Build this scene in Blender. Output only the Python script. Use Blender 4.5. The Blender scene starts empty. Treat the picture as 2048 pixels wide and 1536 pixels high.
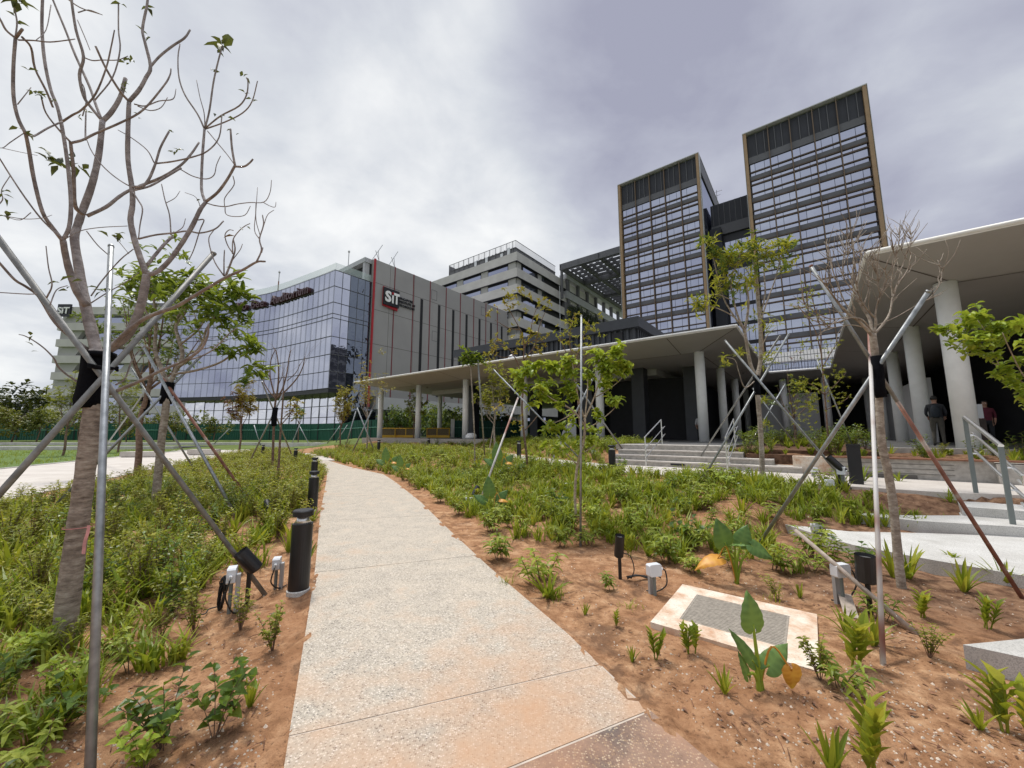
import bpy, math, random
from mathutils import Vector, Matrix, noise as mnoise

S = bpy.context.scene
COL = S.collection
rad = math.radians

# ------------------------------------------------------------------ camera
CAM_H = 1.6; PITCH = 7.35; FPX = 769.0
cd = bpy.data.cameras.new('camera'); cam = bpy.data.objects.new('camera', cd); COL.objects.link(cam)
cd.sensor_width = 36; cd.lens = 36 * FPX / 2048; cd.clip_start = 0.05; cd.clip_end = 3000
cam.location = (0, 0, CAM_H); cam.rotation_euler = (rad(90 + PITCH), 0, 0)
S.camera = cam
S.render.resolution_x = 1024; S.render.resolution_y = 768
S.view_settings.view_transform = 'Standard'; S.view_settings.look = 'None'
S.view_settings.exposure = 0.0; S.view_settings.gamma = 1.0

# ------------------------------------------------------------------ world: overcast sky
SUN_EL, SUN_AZ = 66.0, -35.0     # azimuth measured from +Y towards +X
W = bpy.data.worlds.new("World"); S.world = W; W.use_nodes = True
nt = W.node_tree; nt.nodes.clear()
def N(t, typ, **kw):
    n = t.nodes.new(typ)
    for k, v in kw.items(): setattr(n, k, v)
    return n
def math_n(t, op, a, b=None, clamp=False):
    n = N(t, 'ShaderNodeMath', operation=op, use_clamp=clamp)
    for i, q in enumerate((a, b)):
        if q is None: continue
        if isinstance(q, (int, float)): n.inputs[i].default_value = q
        else: t.links.new(q, n.inputs[i])
    return n.outputs[0]
def build_world():
    L = nt.links.new
    out = N(nt, 'ShaderNodeOutputWorld'); bg = N(nt, 'ShaderNodeBackground')
    bg.inputs['Strength'].default_value = 0.1
    L(bg.outputs[0], out.inputs['Surface'])
    tc = N(nt, 'ShaderNodeTexCoord'); d = tc.outputs['Generated']
    nrm = N(nt, 'ShaderNodeVectorMath', operation='NORMALIZE'); L(d, nrm.inputs[0]); d = nrm.outputs[0]
    sep = N(nt, 'ShaderNodeSeparateXYZ'); L(d, sep.inputs[0])
    zc = math_n(nt, 'MAXIMUM', sep.outputs[2], 0.0)
    den = math_n(nt, 'ADD', zc, 0.30)
    px = math_n(nt, 'DIVIDE', sep.outputs[0], den); py = math_n(nt, 'DIVIDE', sep.outputs[1], den)
    cmb = N(nt, 'ShaderNodeCombineXYZ'); L(px, cmb.inputs[0]); L(py, cmb.inputs[1])
    n1 = N(nt, 'ShaderNodeTexNoise'); L(cmb.outputs[0], n1.inputs['Vector'])
    n1.inputs['Scale'].default_value = 1.15; n1.inputs['Detail'].default_value = 7; n1.inputs['Roughness'].default_value = 0.52
    n1.inputs['Distortion'].default_value = 0.5
    n2 = N(nt, 'ShaderNodeTexNoise'); L(cmb.outputs[0], n2.inputs['Vector'])
    n2.inputs['Scale'].default_value = 3.4; n2.inputs['Detail'].default_value = 6; n2.inputs['Roughness'].default_value = 0.55
    n2.inputs['Distortion'].default_value = 0.25
    f = math_n(nt, 'ADD', math_n(nt, 'MULTIPLY', n1.outputs[0], 0.60), math_n(nt, 'MULTIPLY', n2.outputs[0], 0.40))
    f = math_n(nt, 'ADD', math_n(nt, 'MULTIPLY', math_n(nt, 'SUBTRACT', f, .5), 1.12), .5)
    # thin bright gap and a darker rain cloud in the cloud deck
    def blob(v, lo, hi):
        v = Vector(v).normalized()
        dt = N(nt, 'ShaderNodeVectorMath', operation='DOT_PRODUCT'); L(d, dt.inputs[0]); dt.inputs[1].default_value = v
        mr = N(nt, 'ShaderNodeMapRange', interpolation_type='SMOOTHSTEP'); L(dt.outputs['Value'], mr.inputs[0])
        mr.inputs[1].default_value = lo; mr.inputs[2].default_value = hi
        return mr.outputs[0]
    b1 = blob((-0.16, 0.92, 0.42), 0.80, 1.0)
    b1b = blob((-0.75, 0.75, 0.30), 0.55, 1.0)
    b2 = blob((0.27, 0.83, 0.82), 0.945, 1.0)
    b3 = blob((0.75, 0.65, 0.75), 0.70, 1.0)
    f = math_n(nt, 'ADD', f, math_n(nt, 'MULTIPLY', b1, 0.10))
    f = math_n(nt, 'ADD', f, math_n(nt, 'MULTIPLY', b1b, 0.06))
    f = math_n(nt, 'SUBTRACT', f, math_n(nt, 'MULTIPLY', b2, 0.16))
    f = math_n(nt, 'SUBTRACT', f, math_n(nt, 'MULTIPLY', b3, 0.10))
    rp = N(nt, 'ShaderNodeValToRGB'); L(f, rp.inputs[0])
    e = rp.color_ramp.elements
    e[0].position = 0.27; e[0].color = (0.385, 0.395, 0.50, 1)
    e[1].position = 0.72; e[1].color = (0.98, 0.99, 0.99, 1)
    m = e.new(0.42); m.color = (0.53, 0.55, 0.64, 1)
    m = e.new(0.55); m.color = (0.70, 0.73, 0.78, 1)
    # overcast decks are brightest overhead
    zb = N(nt, 'ShaderNodeMapRange', interpolation_type='SMOOTHSTEP'); L(sep.outputs[2], zb.inputs[0])
    zb.inputs[1].default_value = 0.80; zb.inputs[2].default_value = 1.0; zb.inputs[3].default_value = 10.0; zb.inputs[4].default_value = 38.0
    sc = N(nt, 'ShaderNodeVectorMath', operation='SCALE'); L(rp.outputs[0], sc.inputs[0]); L(zb.outputs[0], sc.inputs['Scale'])
    sky = N(nt, 'ShaderNodeTexSky', sky_type='NISHITA'); sky.sun_disc = False
    sky.sun_elevation = rad(SUN_EL); sky.sun_rotation = rad(SUN_AZ)
    mx = N(nt, 'ShaderNodeMix', data_type='RGBA'); mx.inputs[0].default_value = 0.95
    L(sky.outputs[0], mx.inputs[6]); L(sc.outputs[0], mx.inputs[7])
    L(mx.outputs[2], bg.inputs['Color'])
build_world()

# ------------------------------------------------------------------ sun (veiled by cloud)
sl = bpy.data.lights.new('sun', 'SUN'); sl.energy = 2.9; sl.angle = rad(9); sl.color = (1.0, 0.95, 0.87)
so = bpy.data.objects.new('sun', sl); COL.objects.link(so)
sv = Vector((math.sin(rad(SUN_AZ)) * math.cos(rad(SUN_EL)), math.cos(rad(SUN_AZ)) * math.cos(rad(SUN_EL)), math.sin(rad(SUN_EL))))
so.rotation_euler = sv.to_track_quat('Z', 'Y').to_euler(); so.location = (0, 0, 60)

# ------------------------------------------------------------------ placing helpers
_s, _c = math.sin(rad(PITCH)), math.cos(rad(PITCH))
def ray(u, v):
    a = (u - 1024) / FPX; b = -(v - 768) / FPX
    return Vector((a, _c - b * _s, _s + b * _c))
def G(u, v, z=0.0):            # survey point on a level plane
    r = ray(u, v); t = (z - CAM_H) / r.z
    return Vector((r.x * t, r.y * t, z))
def FY(u, v, Y):               # survey point at a known distance
    r = ray(u, v); t = Y / r.y
    return Vector((r.x * t, Y, CAM_H + r.z * t))
E1 = Vector((.792, -.610, 0)); E2 = Vector((.610, .792, 0))
EROT = math.atan2(-.610, .792)
def AB(a, b, z=0.0):           # the building grid (a to the right, b away)
    return Vector((.792 * a + .61 * b, -.61 * a + .792 * b, z))
def toab(x, y): return (.792 * x - .61 * y, .61 * x + .792 * y)
def sst(t):
    t = max(0., min(1., t)); return t * t * (3 - 2 * t)
def interp(x, tab):
    if x <= tab[0][0]: return tab[0][1]
    for (x0, y0), (x1, y1) in zip(tab, tab[1:]):
        if x <= x1: return y0 + (y1 - y0) * (x - x0) / (x1 - x0)
    return tab[-1][1]
PATH_L = [(-6, 1.6), (-3, .9), (.8, -.5), (2.08, -1.1), (4.63, -2.25), (7.9, -3.81), (13.7, -6.45), (17.4, -8.2), (23.9, -12.0), (33, -18.5), (40, -25)]
PATH_R = [(-6, 5.0), (-3, 3.4), (.8, 1.55), (2.08, .98), (2.6, .7), (3.24, .46), (4.63, -.19), (6.7, -1.08), (9.28, -2.15), (13.0, -3.86), (15.3, -5.0), (18.65, -7.7), (26.4, -13.2), (33, -18.0), (40, -24)]
LW_N = [(-6, -11.5), (9.3, -12.0), (17.4, -16.0), (26.4, -19.9), (38, -24.5)]
LW_F = [(-6, -21.5), (9.3, -21.8), (17.4, -22.7), (26.4, -26.5), (38, -31.0)]
BACKA = [(-.45, 8.0), (.35, 8.0), (1.2, 8.55), (2.3, 9.05), (4, 9.35)]
MID_N = [(-34, 19.0), (-26, 19.0), (-19.5, 18.4), (-14, 15.6), (-8.8, 12.2), (-4.7, 10.5), (2.0, 10.5), (2.6, 10.8), (6, 11.0)]
MID_F = [(-34, 20.5), (-26, 20.5), (-19.5, 20.0), (-14, 17.8), (-9, 14.4), (-6, 13.05), (8, 13.05)]
def gz(x, y):
    a, b = toab(x, y); d = x - interp(y, PATH_R)
    z = .50 * sst((b - 5.2) / 5.0) * sst((d - .25) / 5.0)
    if d > 0:
        b0 = interp(a, MID_F)
        z += .55 * sst((b - b0 - .1) / 1.6) * sst(d / 5.)
    t = sst((a + 1.0) / .7)
    if t > 0 and b < 10.6:
        bk = interp(a, BACKA)
        zr = -.11 * sst((b - 4.6) / 1.4) if b < bk - .08 else (.09 + .05 * sst((b - bk) / .8) + .34 * sst((b - bk - .75) / 1.2) if a > .3 else .16 + .30 * sst((b - bk) / 2.0))
        z = z * (1 - t) + zr * t
    z = max(z, .75 * sst((y - 36) / 13))
    return z
def gn(x, y):                  # ground with its small lumps
    l_, r_ = interp(y, PATH_L), interp(y, PATH_R)
    if l_ - .06 < x < r_ + .06:
        di = max(0, min((x - l_) * 1.8, r_ - x)) if y < 20 else 9
        return .021 - di * .16 + .045 * mnoise.noise((x * 3.3, y * 3.3, 4.4)) if di < .5 else -.06
    z = gz(x, y)
    dd = min(abs(x - interp(y, PATH_L)), abs(x - interp(y, PATH_R)))
    k = sst(dd / .5)
    if y < 24 and -16 < x < 14:
        z += k * (.045 * mnoise.noise((x * 1.1, y * 1.1, .3)) + .028 * mnoise.noise((x * 3.1, y * 3.1, 5.3)) + .014 * mnoise.noise((x * 8, y * 8, 9.3))) - .01
    return z

# ------------------------------------------------------------------ materials
MATS = {}
def mat(name):
    m = bpy.data.materials.new(name); m.use_nodes = True
    MATS[name] = m; t = m.node_tree
    return m, t, t.nodes['Principled BSDF']
def noise_n(t, scale, detail=4, rough=.55, coord='Object', vec=None, dist=0.):
    n = N(t, 'ShaderNodeTexNoise'); n.inputs['Scale'].default_value = scale; n.inputs['Detail'].default_value = detail
    n.inputs['Roughness'].default_value = rough; n.inputs['Distortion'].default_value = dist
    if vec is None:
        vec = N(t, 'ShaderNodeTexCoord').outputs[coord]
    t.links.new(vec, n.inputs['Vector']); return n.outputs[0]
def ramp(t, fac, stops):
    r = N(t, 'ShaderNodeValToRGB'); t.links.new(fac, r.inputs[0]); e = r.color_ramp.elements
    while len(e) < len(stops): e.new(.5)
    for i, (p, c) in enumerate(stops): e[i].position = p; e[i].color = (*c, 1)
    return r.outputs[0]
def mixc(t, fac, a, b, mode='MIX'):
    m = N(t, 'ShaderNodeMix', data_type='RGBA', blend_type=mode)
    for i, q in ((0, fac), (6, a), (7, b)):
        if isinstance(q, (int, float)): m.inputs[i].default_value = q
        elif isinstance(q, tuple): m.inputs[i].default_value = (*q, 1)
        else: t.links.new(q, m.inputs[i])
    return m.outputs[2]
def bump(t, p, h, strength=.3, dist=.02):
    b = N(t, 'ShaderNodeBump'); b.inputs['Strength'].default_value = strength; b.inputs['Distance'].default_value = dist
    t.links.new(h, b.inputs['Height']); t.links.new(b.outputs[0], p.inputs['Normal'])
def simple(name, col, rough=.6, var=.12, scale=6, metal=0., bmp=0., detail=5, spec=.5):
    m, t, p = mat(name)
    n = noise_n(t, scale, detail)
    lo = tuple(c * (1 - var) for c in col); hi = tuple(min(1, c * (1 + var)) for c in col)
    t.links.new(ramp(t, n, [(.3, lo), (.7, hi)]), p.inputs['Base Color'])
    p.inputs['Roughness'].default_value = rough; p.inputs['Metallic'].default_value = metal
    p.inputs['Specular IOR Level'].default_value = spec
    if bmp: bump(t, p, noise_n(t, scale * 6, 6), bmp, .01)
    return m
def geo_z(t):
    g = N(t, 'ShaderNodeNewGeometry'); s = N(t, 'ShaderNodeSeparateXYZ'); t.links.new(g.outputs['Position'], s.inputs[0]); return s.outputs

def make_materials():
    # soil
    m, t, p = mat('soil')
    a = noise_n(t, .9, 6); b = noise_n(t, 7, 8, .65); c = noise_n(t, 42, 6, .7)
    col = ramp(t, b, [(.28, (.10, .05, .026)), (.41, (.27, .142, .073)), (.55, (.44, .25, .135)), (.70, (.60, .39, .23))])
    col = mixc(t, ramp(t, a, [(.42, (0, 0, 0)), (.60, (.7, .7, .7))]), col, mixc(t, b, (.24, .11, .052), (.46, .245, .128)))
    a2 = noise_n(t, 1.7, 7, .62, dist=.4)
    col = mixc(t, ramp(t, a2, [(.58, (0, 0, 0)), (.72, (.75, .75, .75))]), col, (.62, .41, .26))
    col = mixc(t, ramp(t, c, [(.33, (.75, .75, .75)), (.45, (0, 0, 0))]), col, (.10, .05, .028))
    d_ = noise_n(t, 2.3, 9, .72, dist=.6)
    col = mixc(t, ramp(t, d_, [(.36, (.75, .75, .75)), (.47, (0, 0, 0))]), col, (.135, .075, .046))
    gx = geo_z(t)   # the upper right bed is dressed with dark mulch
    ea = math_n(t, 'SUBTRACT', math_n(t, 'MULTIPLY', gx[0], .792), math_n(t, 'MULTIPLY', gx[1], .61)); eb = math_n(t, 'ADD', math_n(t, 'MULTIPLY', gx[0], .61), math_n(t, 'MULTIPLY', gx[1], .792))
    mk = math_n(t, 'ADD', math_n(t, 'MULTIPLY', math_n(t, 'SUBTRACT', d_, .5), 2.2), math_n(t, 'MINIMUM', math_n(t, 'MULTIPLY', math_n(t, 'ADD', ea, 1.0), .8), math_n(t, 'MULTIPLY', math_n(t, 'SUBTRACT', eb, 4.6), .7)))
    col = mixc(t, ramp(t, mk, [(.0, (0, 0, 0)), (.75, (.8, .8, .8))]), col, mixc(t, ramp(t, b, [(.38, (0, 0, 0)), (.6, (1, 1, 1))]), (.085, .045, .03), (.26, .155, .095)))
    t.links.new(col, p.inputs['Base Color']); p.inputs['Roughness'].default_value = .95; p.inputs['Specular IOR Level'].default_value = .15
    h = math_n(t, 'ADD', math_n(t, 'MULTIPLY', b, .6), math_n(t, 'MULTIPLY', c, .4)); bump(t, p, h, 1.0, .045)
    # far turf
    simple('far_ground', (.115, .15, .045), .95, .35, .35, detail=8, spec=.1)
    m, t, p = mat('lawn'); a = noise_n(t, 1.2, 5); b = noise_n(t, 60, 3)
    t.links.new(mixc(t, b, ramp(t, a, [(.3, (.10, .17, .03)), (.7, (.18, .27, .05))]), (.06, .10, .02), 'MIX'), p.inputs['Base Color'])
    p.inputs['Roughness'].default_value = .95; bump(t, p, b, .8, .03)
    # exposed aggregate path
    def aggregate(name, base, chips, stain, grain=92, stain_lo=.5):
        m, t, p = mat(name)
        co = N(t, 'ShaderNodeTexCoord').outputs['Object']
        v = N(t, 'ShaderNodeTexVoronoi'); v.inputs['Scale'].default_value = grain; t.links.new(co, v.inputs['Vector'])
        sp = N(t, 'ShaderNodeSeparateColor'); t.links.new(v.outputs['Color'], sp.inputs[0])
        chip = ramp(t, sp.outputs[0], chips)
        edge = ramp(t, v.outputs['Distance'], [(.30, (0, 0, 0)), (.62, (1, 1, 1))])
        col = mixc(t, edge, chip, base)
        big = noise_n(t, .7, 7, .6); med = noise_n(t, 3.2, 7, .6)
        col = mixc(t, ramp(t, med, [(.40, (0, 0, 0)), (.70, (.35, .35, .35))]), col, (.62, .53, .42))
        col = mixc(t, ramp(t, med, [(.28, (.16, .16, .16)), (.44, (0, 0, 0))]), col, (.27, .24, .21))
        # red soil washed over the low end near the planting
        st = math_n(t, 'ADD', math_n(t, 'MULTIPLY', big, .55), math_n(t, 'MULTIPLY', med, .45))
        xyz = geo_z(t)
        near = N(t, 'ShaderNodeMapRange'); t.links.new(math_n(t, 'SUBTRACT', xyz[1], math_n(t, 'MULTIPLY', xyz[0], .75)), near.inputs[0])
        near.inputs[1].default_value = 4.6; near.inputs[2].default_value = .8; near.inputs[3].default_value = -.05; near.inputs[4].default_value = .31
        st = math_n(t, 'ADD', st, near.outputs[0])
        col = mixc(t, ramp(t, st, [(stain_lo, (0, 0, 0)), (stain_lo + .28, (.85, .85, .85))]), col, stain)
        t.links.new(col, p.inputs['Base Color']); p.inputs['Roughness'].default_value = .8; p.inputs['Specular IOR Level'].default_value = .25
        bump(t, p, v.outputs['Distance'], .35, .004)
        return m
    aggregate('aggregate', (.40, .355, .295), [(.0, (.085, .075, .07)), (.14, (.20, .18, .155)), (.30, (.365, .325, .27)), (.6, (.455, .405, .33)), (.80, (.66, .595, .49)), (1, (.70, .64, .58))], (.46, .265, .15))
    aggregate('dark_aggregate', (.12, .10, .09), [(.0, (.05, .046, .05)), (.45, (.12, .10, .095)), (.74, (.30, .22, .13)), (1, (.55, .48, .36))], (.40, .20, .11), stain_lo=.60)
    # pale granite / concrete paving
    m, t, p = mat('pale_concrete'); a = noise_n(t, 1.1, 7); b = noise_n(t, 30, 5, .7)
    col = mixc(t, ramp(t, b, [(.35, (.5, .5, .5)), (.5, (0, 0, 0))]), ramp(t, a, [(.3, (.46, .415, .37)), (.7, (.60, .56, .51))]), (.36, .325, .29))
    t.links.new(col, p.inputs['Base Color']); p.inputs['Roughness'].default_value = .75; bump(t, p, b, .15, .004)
    m, t, p = mat('granite'); a = noise_n(t, 2.0, 6); b = noise_n(t, 120, 3, .7)
    col = mixc(t, ramp(t, b, [(.40, (.7, .7, .7)), (.52, (0, 0, 0))]), ramp(t, a, [(.3, (.46, .445, .41)), (.62, (.62, .61, .58))]), (.27, .265, .25))
    t.links.new(col, p.inputs['Base Color']); p.inputs['Roughness'].default_value = .7; bump(t, p, b, .15, .003)
    m, t, p = mat('muddy_concrete'); a = noise_n(t, 5, 8, .65); b = noise_n(t, 60, 4)
    col = ramp(t, a, [(.32, (.48, .27, .16)), (.46, (.62, .48, .36)), (.58, (.70, .62, .52))])
    t.links.new(mixc(t, ramp(t, b, [(.33, (.6, .6, .6)), (.42, (0, 0, 0))]), col, (.30, .24, .18)), p.inputs['Base Color']); p.inputs['Roughness'].default_value = .85
    simple('mulch', (.13, .075, .048), .95, .5, 9, bmp=.8, spec=.1)
    simple('grout', (.50, .43, .36), .9, .2, 8)
    simple('block_concrete', (.38, .355, .32), .85, .22, 9, bmp=.35)
    simple('column_concrete', (.86, .87, .86), .7, .05, 3, bmp=.08)
    simple('soffit', (.43, .43, .425), .85, .03, 1.5)
    simple('soffit_joint', (.12, .11, .10), .9, .05)
    simple('white_trim', (.80, .79, .76), .45, .04)
    simple('roof_felt', (.35, .34, .33), .9, .1)
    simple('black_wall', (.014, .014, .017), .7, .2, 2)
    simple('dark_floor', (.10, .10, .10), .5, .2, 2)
    simple('charcoal_cladding', (.035, .038, .045), .5, .12, 2)
    simple('spandrel_grey', (.105, .105, .115), .5, .1, 1.0)
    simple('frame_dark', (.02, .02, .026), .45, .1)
    simple('fin_bronze', (.15, .10, .06), .5, .1, 1.0)
    simple('bronze', (.33, .215, .115), .5, .1, 1.0)
    simple('bronze_dark', (.085, .055, .038), .5, .15, 1.0)
    simple('louvre_dark', (.022, .024, .032), .6, .2, .6)
    simple('metal_grey', (.42, .43, .44), .5, .08, 1.0, metal=.3)
    simple('screen_metal', (.13, .13, .14), .55, .15, 2.0)
    simple('green_panel', (.006, .085, .052), .5, .12, .5)
    simple('green_rail', (.12, .30, .22), .5, .1)
    simple('yellow_plastic', (.72, .42, .03), .5, .1)
    simple('brown_mesh', (.17, .13, .07), .9, .3, 12)
    simple('black_paint', (.012, .012, .014), .42, .15, 8)
    simple('white_plastic', (.66, .68, .71), .4, .04, 5)
    simple('cable', (.015, .014, .014), .5, .1)
    simple('steel', (.72, .72, .71), .28, .04, 4, metal=.85)
    simple('post_grey', (.16, .185, .18), .45, .08, 4)
    simple('seat_wood', (.20, .085, .045), .6, .35, 14)
    simple('grey_wood', (.36, .30, .25), .85, .25, 20, bmp=.3)
    simple('cloth_black', (.006, .0065, .009), .95, .3, 30, bmp=.5, spec=.1)
    simple('pink_ribbon', (.66, .30, .29), .6, .35, 9)
    simple('red_strip_paint', (.20, .025, .032), .6, .12, 2)
    simple('red_paint', (.42, .018, .028), .5, .12, 2)
    simple('sign_black', (.010, .011, .016), .4, .1)
    simple('letter_maroon', (.055, .012, .016), .4, .1)
    simple('sign_white', (.86, .86, .86), .4, .02)
    simple('fascia', (.50, .50, .50), .7, .05, .6)
    simple('pebble', (.55, .47, .38), .8, .45, 30)
    simple('dead_leaf', (.20, .10, .055), .9, .5, 25)
    simple('grate', (.30, .265, .22), .7, .25, 30)
    simple('skin', (.36, .20, .14), .55, .08, 10)
    simple('hair', (.012, .010, .009), .6, .2, 40)
    simple('shirt_dark', (.020, .022, .028), .85, .2, 10)
    simple('trouser_khaki', (.075, .068, .055), .9, .2, 10)
    simple('shirt_maroon', (.11, .015, .03), .85, .2, 10)
    simple('shirt_white', (.55, .55, .56), .85, .08, 10)
    simple('shoe', (.02, .02, .02), .6, .1)
    simple('backpack', (.018, .025, .035), .8, .2, 10)
    simple('purple_print', (.10, .07, .22), .5, .5, 8)
    simple('counter_wood', (.055, .035, .028), .6, .3, 6)
    simple('stone_far', (.38, .375, .36), .8, .06, .3)
    simple('asphalt', (.11, .11, .115), .85, .15, 2)
    # panelled grey facade wall
    m, t, p = mat('grey_facade'); a = noise_n(t, .25, 6); b = noise_n(t, 2.2, 3)
    w = N(t, 'ShaderNodeTexWave', wave_type='BANDS', bands_direction='Y'); w.inputs['Scale'].default_value = 2.4; w.inputs['Distortion'].default_value = 0
    t.links.new(N(t, 'ShaderNodeTexCoord').outputs['Object'], w.inputs['Vector'])
    col = ramp(t, a, [(.3, (.315, .305, .302)), (.7, (.365, .355, .35))])
    col = mixc(t, ramp(t, w.outputs[0], [(.75, (0, 0, 0)), (1, (.30, .30, .30))]), col, (.21, .21, .21))
    t.links.new(col, p.inputs['Base Color']); p.inputs['Roughness'].default_value = .65
    # ribbed stone bands
    m, t, p = mat('band_stone'); a = noise_n(t, .4, 6)
    w = N(t, 'ShaderNodeTexWave', wave_type='BANDS', bands_direction='Z'); w.inputs['Scale'].default_value = 1.25; w.inputs['Distortion'].default_value = 0
    t.links.new(N(t, 'ShaderNodeTexCoord').outputs['Object'], w.inputs['Vector'])
    col = ramp(t, a, [(.3, (.50, .485, .465)), (.7, (.60, .585, .565))])
    col = mixc(t, ramp(t, w.outputs[0], [(.55, (0, 0, 0)), (.95, (.35, .35, .35))]), col, (.34, .325, .31))
    t.links.new(col, p.inputs['Base Color']); p.inputs['Roughness'].default_value = .75
    # coated glass
    def glass(name, tint, dark, fac, wob=.02, rough=.03, wscale=.8):
        m, t, p = mat(name); t.nodes.remove(p)
        g = N(t, 'ShaderNodeBsdfGlossy'); g.inputs['Roughness'].default_value = rough; g.inputs['Color'].default_value = (*tint, 1)
        dfs = N(t, 'ShaderNodeBsdfDiffuse'); dfs.inputs['Color'].default_value = (*dark, 1)
        mx = N(t, 'ShaderNodeMixShader'); mx.inputs[0].default_value = fac
        n = noise_n(t, wscale, 2); bp = N(t, 'ShaderNodeBump'); bp.inputs['Strength'].default_value = wob; bp.inputs['Distance'].default_value = 1.0
        t.links.new(n, bp.inputs['Height']); t.links.new(bp.outputs[0], g.inputs['Normal'])
        t.links.new(dfs.outputs[0], mx.inputs[1]); t.links.new(g.outputs[0], mx.inputs[2])
        t.links.new(mx.outputs[0], t.nodes['Material Output'].inputs[0])
        return m
    glass('tower_glass', (.56, .59, .69), (.05, .06, .10), .82, .006)
    glass('curtain_glass', (.53, .55, .65), (.07, .08, .11), .85, .008)
    glass('pale_glass', (.93, .93, .97), (.25, .26, .28), .85, .02)
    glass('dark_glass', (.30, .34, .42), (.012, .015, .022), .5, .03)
    glass('blue_glass', (.50, .53, .64), (.06, .07, .10), .75, .01)
    m, t, p = mat('rail_glass'); t.nodes.remove(p)
    tr = N(t, 'ShaderNodeBsdfTransparent'); gl = N(t, 'ShaderNodeBsdfDiffuse'); gl.inputs['Color'].default_value = (.62, .74, .72, 1)
    mx = N(t, 'ShaderNodeMixShader'); mx.inputs[0].default_value = .45
    t.links.new(tr.outputs[0], mx.inputs[1]); t.links.new(gl.outputs[0], mx.inputs[2]); t.links.new(mx.outputs[0], t.nodes['Material Output'].inputs[0])
    # galvanised and rusty pipe
    m, t, p = mat('galvanised'); a = noise_n(t, 14, 6)
    t.links.new(ramp(t, a, [(.3, (.22, .235, .24)), (.7, (.40, .42, .43))]), p.inputs['Base Color']); p.inputs['Metallic'].default_value = .55; p.inputs['Roughness'].default_value = .45
    m, t, p = mat('dull_pipe'); a = noise_n(t, 14, 6)
    t.links.new(ramp(t, a, [(.3, (.15, .155, .15)), (.7, (.29, .29, .28))]), p.inputs['Base Color']); p.inputs['Metallic'].default_value = .35; p.inputs['Roughness'].default_value = .55
    m, t, p = mat('rusty_pipe'); a = noise_n(t, 5, 7)
    t.links.new(ramp(t, a, [(.34, (.15, .055, .035)), (.55, (.27, .12, .08)), (.72, (.42, .36, .31))]), p.inputs['Base Color']); p.inputs['Roughness'].default_value = .7
    m, t, p = mat('patchy_pipe'); a = noise_n(t, 1.1, 3)
    t.links.new(ramp(t, a, [(.42, (.24, .10, .07)), (.5, (.50, .47, .44)), (.7, (.66, .66, .65))]), p.inputs['Base Color']); p.inputs['Roughness'].default_value = .6
    # bark
    def bark(name, c0, c1, c2, zs=1.0):
        m, t, p = mat(name)
        mp = N(t, 'ShaderNodeMapping'); mp.inputs['Scale'].default_value = (1, 1, 3.5 * zs); t.links.new(N(t, 'ShaderNodeTexCoord').outputs['Object'], mp.inputs[0])
        a = noise_n(t, 11, 8, .7, vec=mp.outputs[0]); b = noise_n(t, 5, 6, .65); c = noise_n(t, 30, 5, .7, vec=mp.outputs[0])
        col = ramp(t, a, [(.32, c0), (.5, c1), (.68, c2)])
        col = mixc(t, ramp(t, b, [(.50, (0, 0, 0)), (.62, (.55, .55, .55))]), col, c0)
        t.links.new(col, p.inputs['Base Color']); p.inputs['Roughness'].default_value = .9; p.inputs['Specular IOR Level'].default_value = .2
        bump(t, p, math_n(t, 'ADD', a, c), .7, .012)
    bark('bark_grey', (.14, .11, .09), (.33, .275, .23), (.52, .455, .39))
    bark('bark_limb', (.15, .125, .118), (.285, .25, .238), (.42, .38, .365), .4)
    bark('bark_speckled', (.16, .125, .095), (.33, .28, .23), (.52, .47, .40), .6)
    bark('bark_brown', (.09, .06, .045), (.19, .125, .09), (.30, .22, .17), .5)
    bark('bark_pale', (.22, .17, .12), (.42, .345, .26), (.56, .48, .38), .5)
    # leaves
    def leaf(name, c0, c1, c2, tr=.3, rough=.45):
        m, t, p = mat(name); out = t.nodes['Material Output']
        at = N(t, 'ShaderNodeAttribute', attribute_name='shade')
        oi = N(t, 'ShaderNodeObjectInfo')
        f = math_n(t, 'ADD', math_n(t, 'MULTIPLY', at.outputs['Fac'], .66), math_n(t, 'MULTIPLY', oi.outputs['Random'], .34))
        col = ramp(t, f, [(.05, c0), (.5, c1), (.95, c2)])
        t.links.new(col, p.inputs['Base Color']); p.inputs['Roughness'].default_value = rough; p.inputs['Specular IOR Level'].default_value = .35
        ts = N(t, 'ShaderNodeBsdfTranslucent'); t.links.new(mixc(t, .45, col, (.42, .45, .03), 'MIX'), ts.inputs['Color'])
        mx = N(t, 'ShaderNodeMixShader'); mx.inputs[0].default_value = tr
        t.links.new(p.outputs[0], mx.inputs[1]); t.links.new(ts.outputs[0], mx.inputs[2]); t.links.new(mx.outputs[0], out.inputs[0])
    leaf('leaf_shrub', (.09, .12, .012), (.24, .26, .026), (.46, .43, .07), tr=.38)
    leaf('leaf_dull', (.028, .045, .026), (.055, .078, .04), (.10, .125, .06), tr=.2)
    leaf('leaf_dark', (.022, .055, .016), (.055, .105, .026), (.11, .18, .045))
    leaf('leaf_glossy', (.035, .085, .014), (.095, .175, .022), (.23, .31, .05), rough=.35, tr=.36)
    leaf('leaf_lime', (.17, .26, .022), (.32, .43, .045), (.50, .54, .09), tr=.4)
    leaf('leaf_grass', (.085, .145, .012), (.21, .285, .022), (.40, .42, .06), tr=.4)
    leaf('leaf_strap', (.095, .15, .012), (.235, .30, .025), (.46, .44, .05), tr=.38)
    leaf('leaf_weed', (.11, .17, .018), (.24, .31, .034), (.40, .44, .07), tr=.36)
    leaf('leaf_yellow', (.20, .17, .025), (.34, .27, .045), (.46, .30, .05))
    leaf('leaf_autumn', (.17, .09, .02), (.30, .22, .035), (.36, .36, .06))
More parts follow.
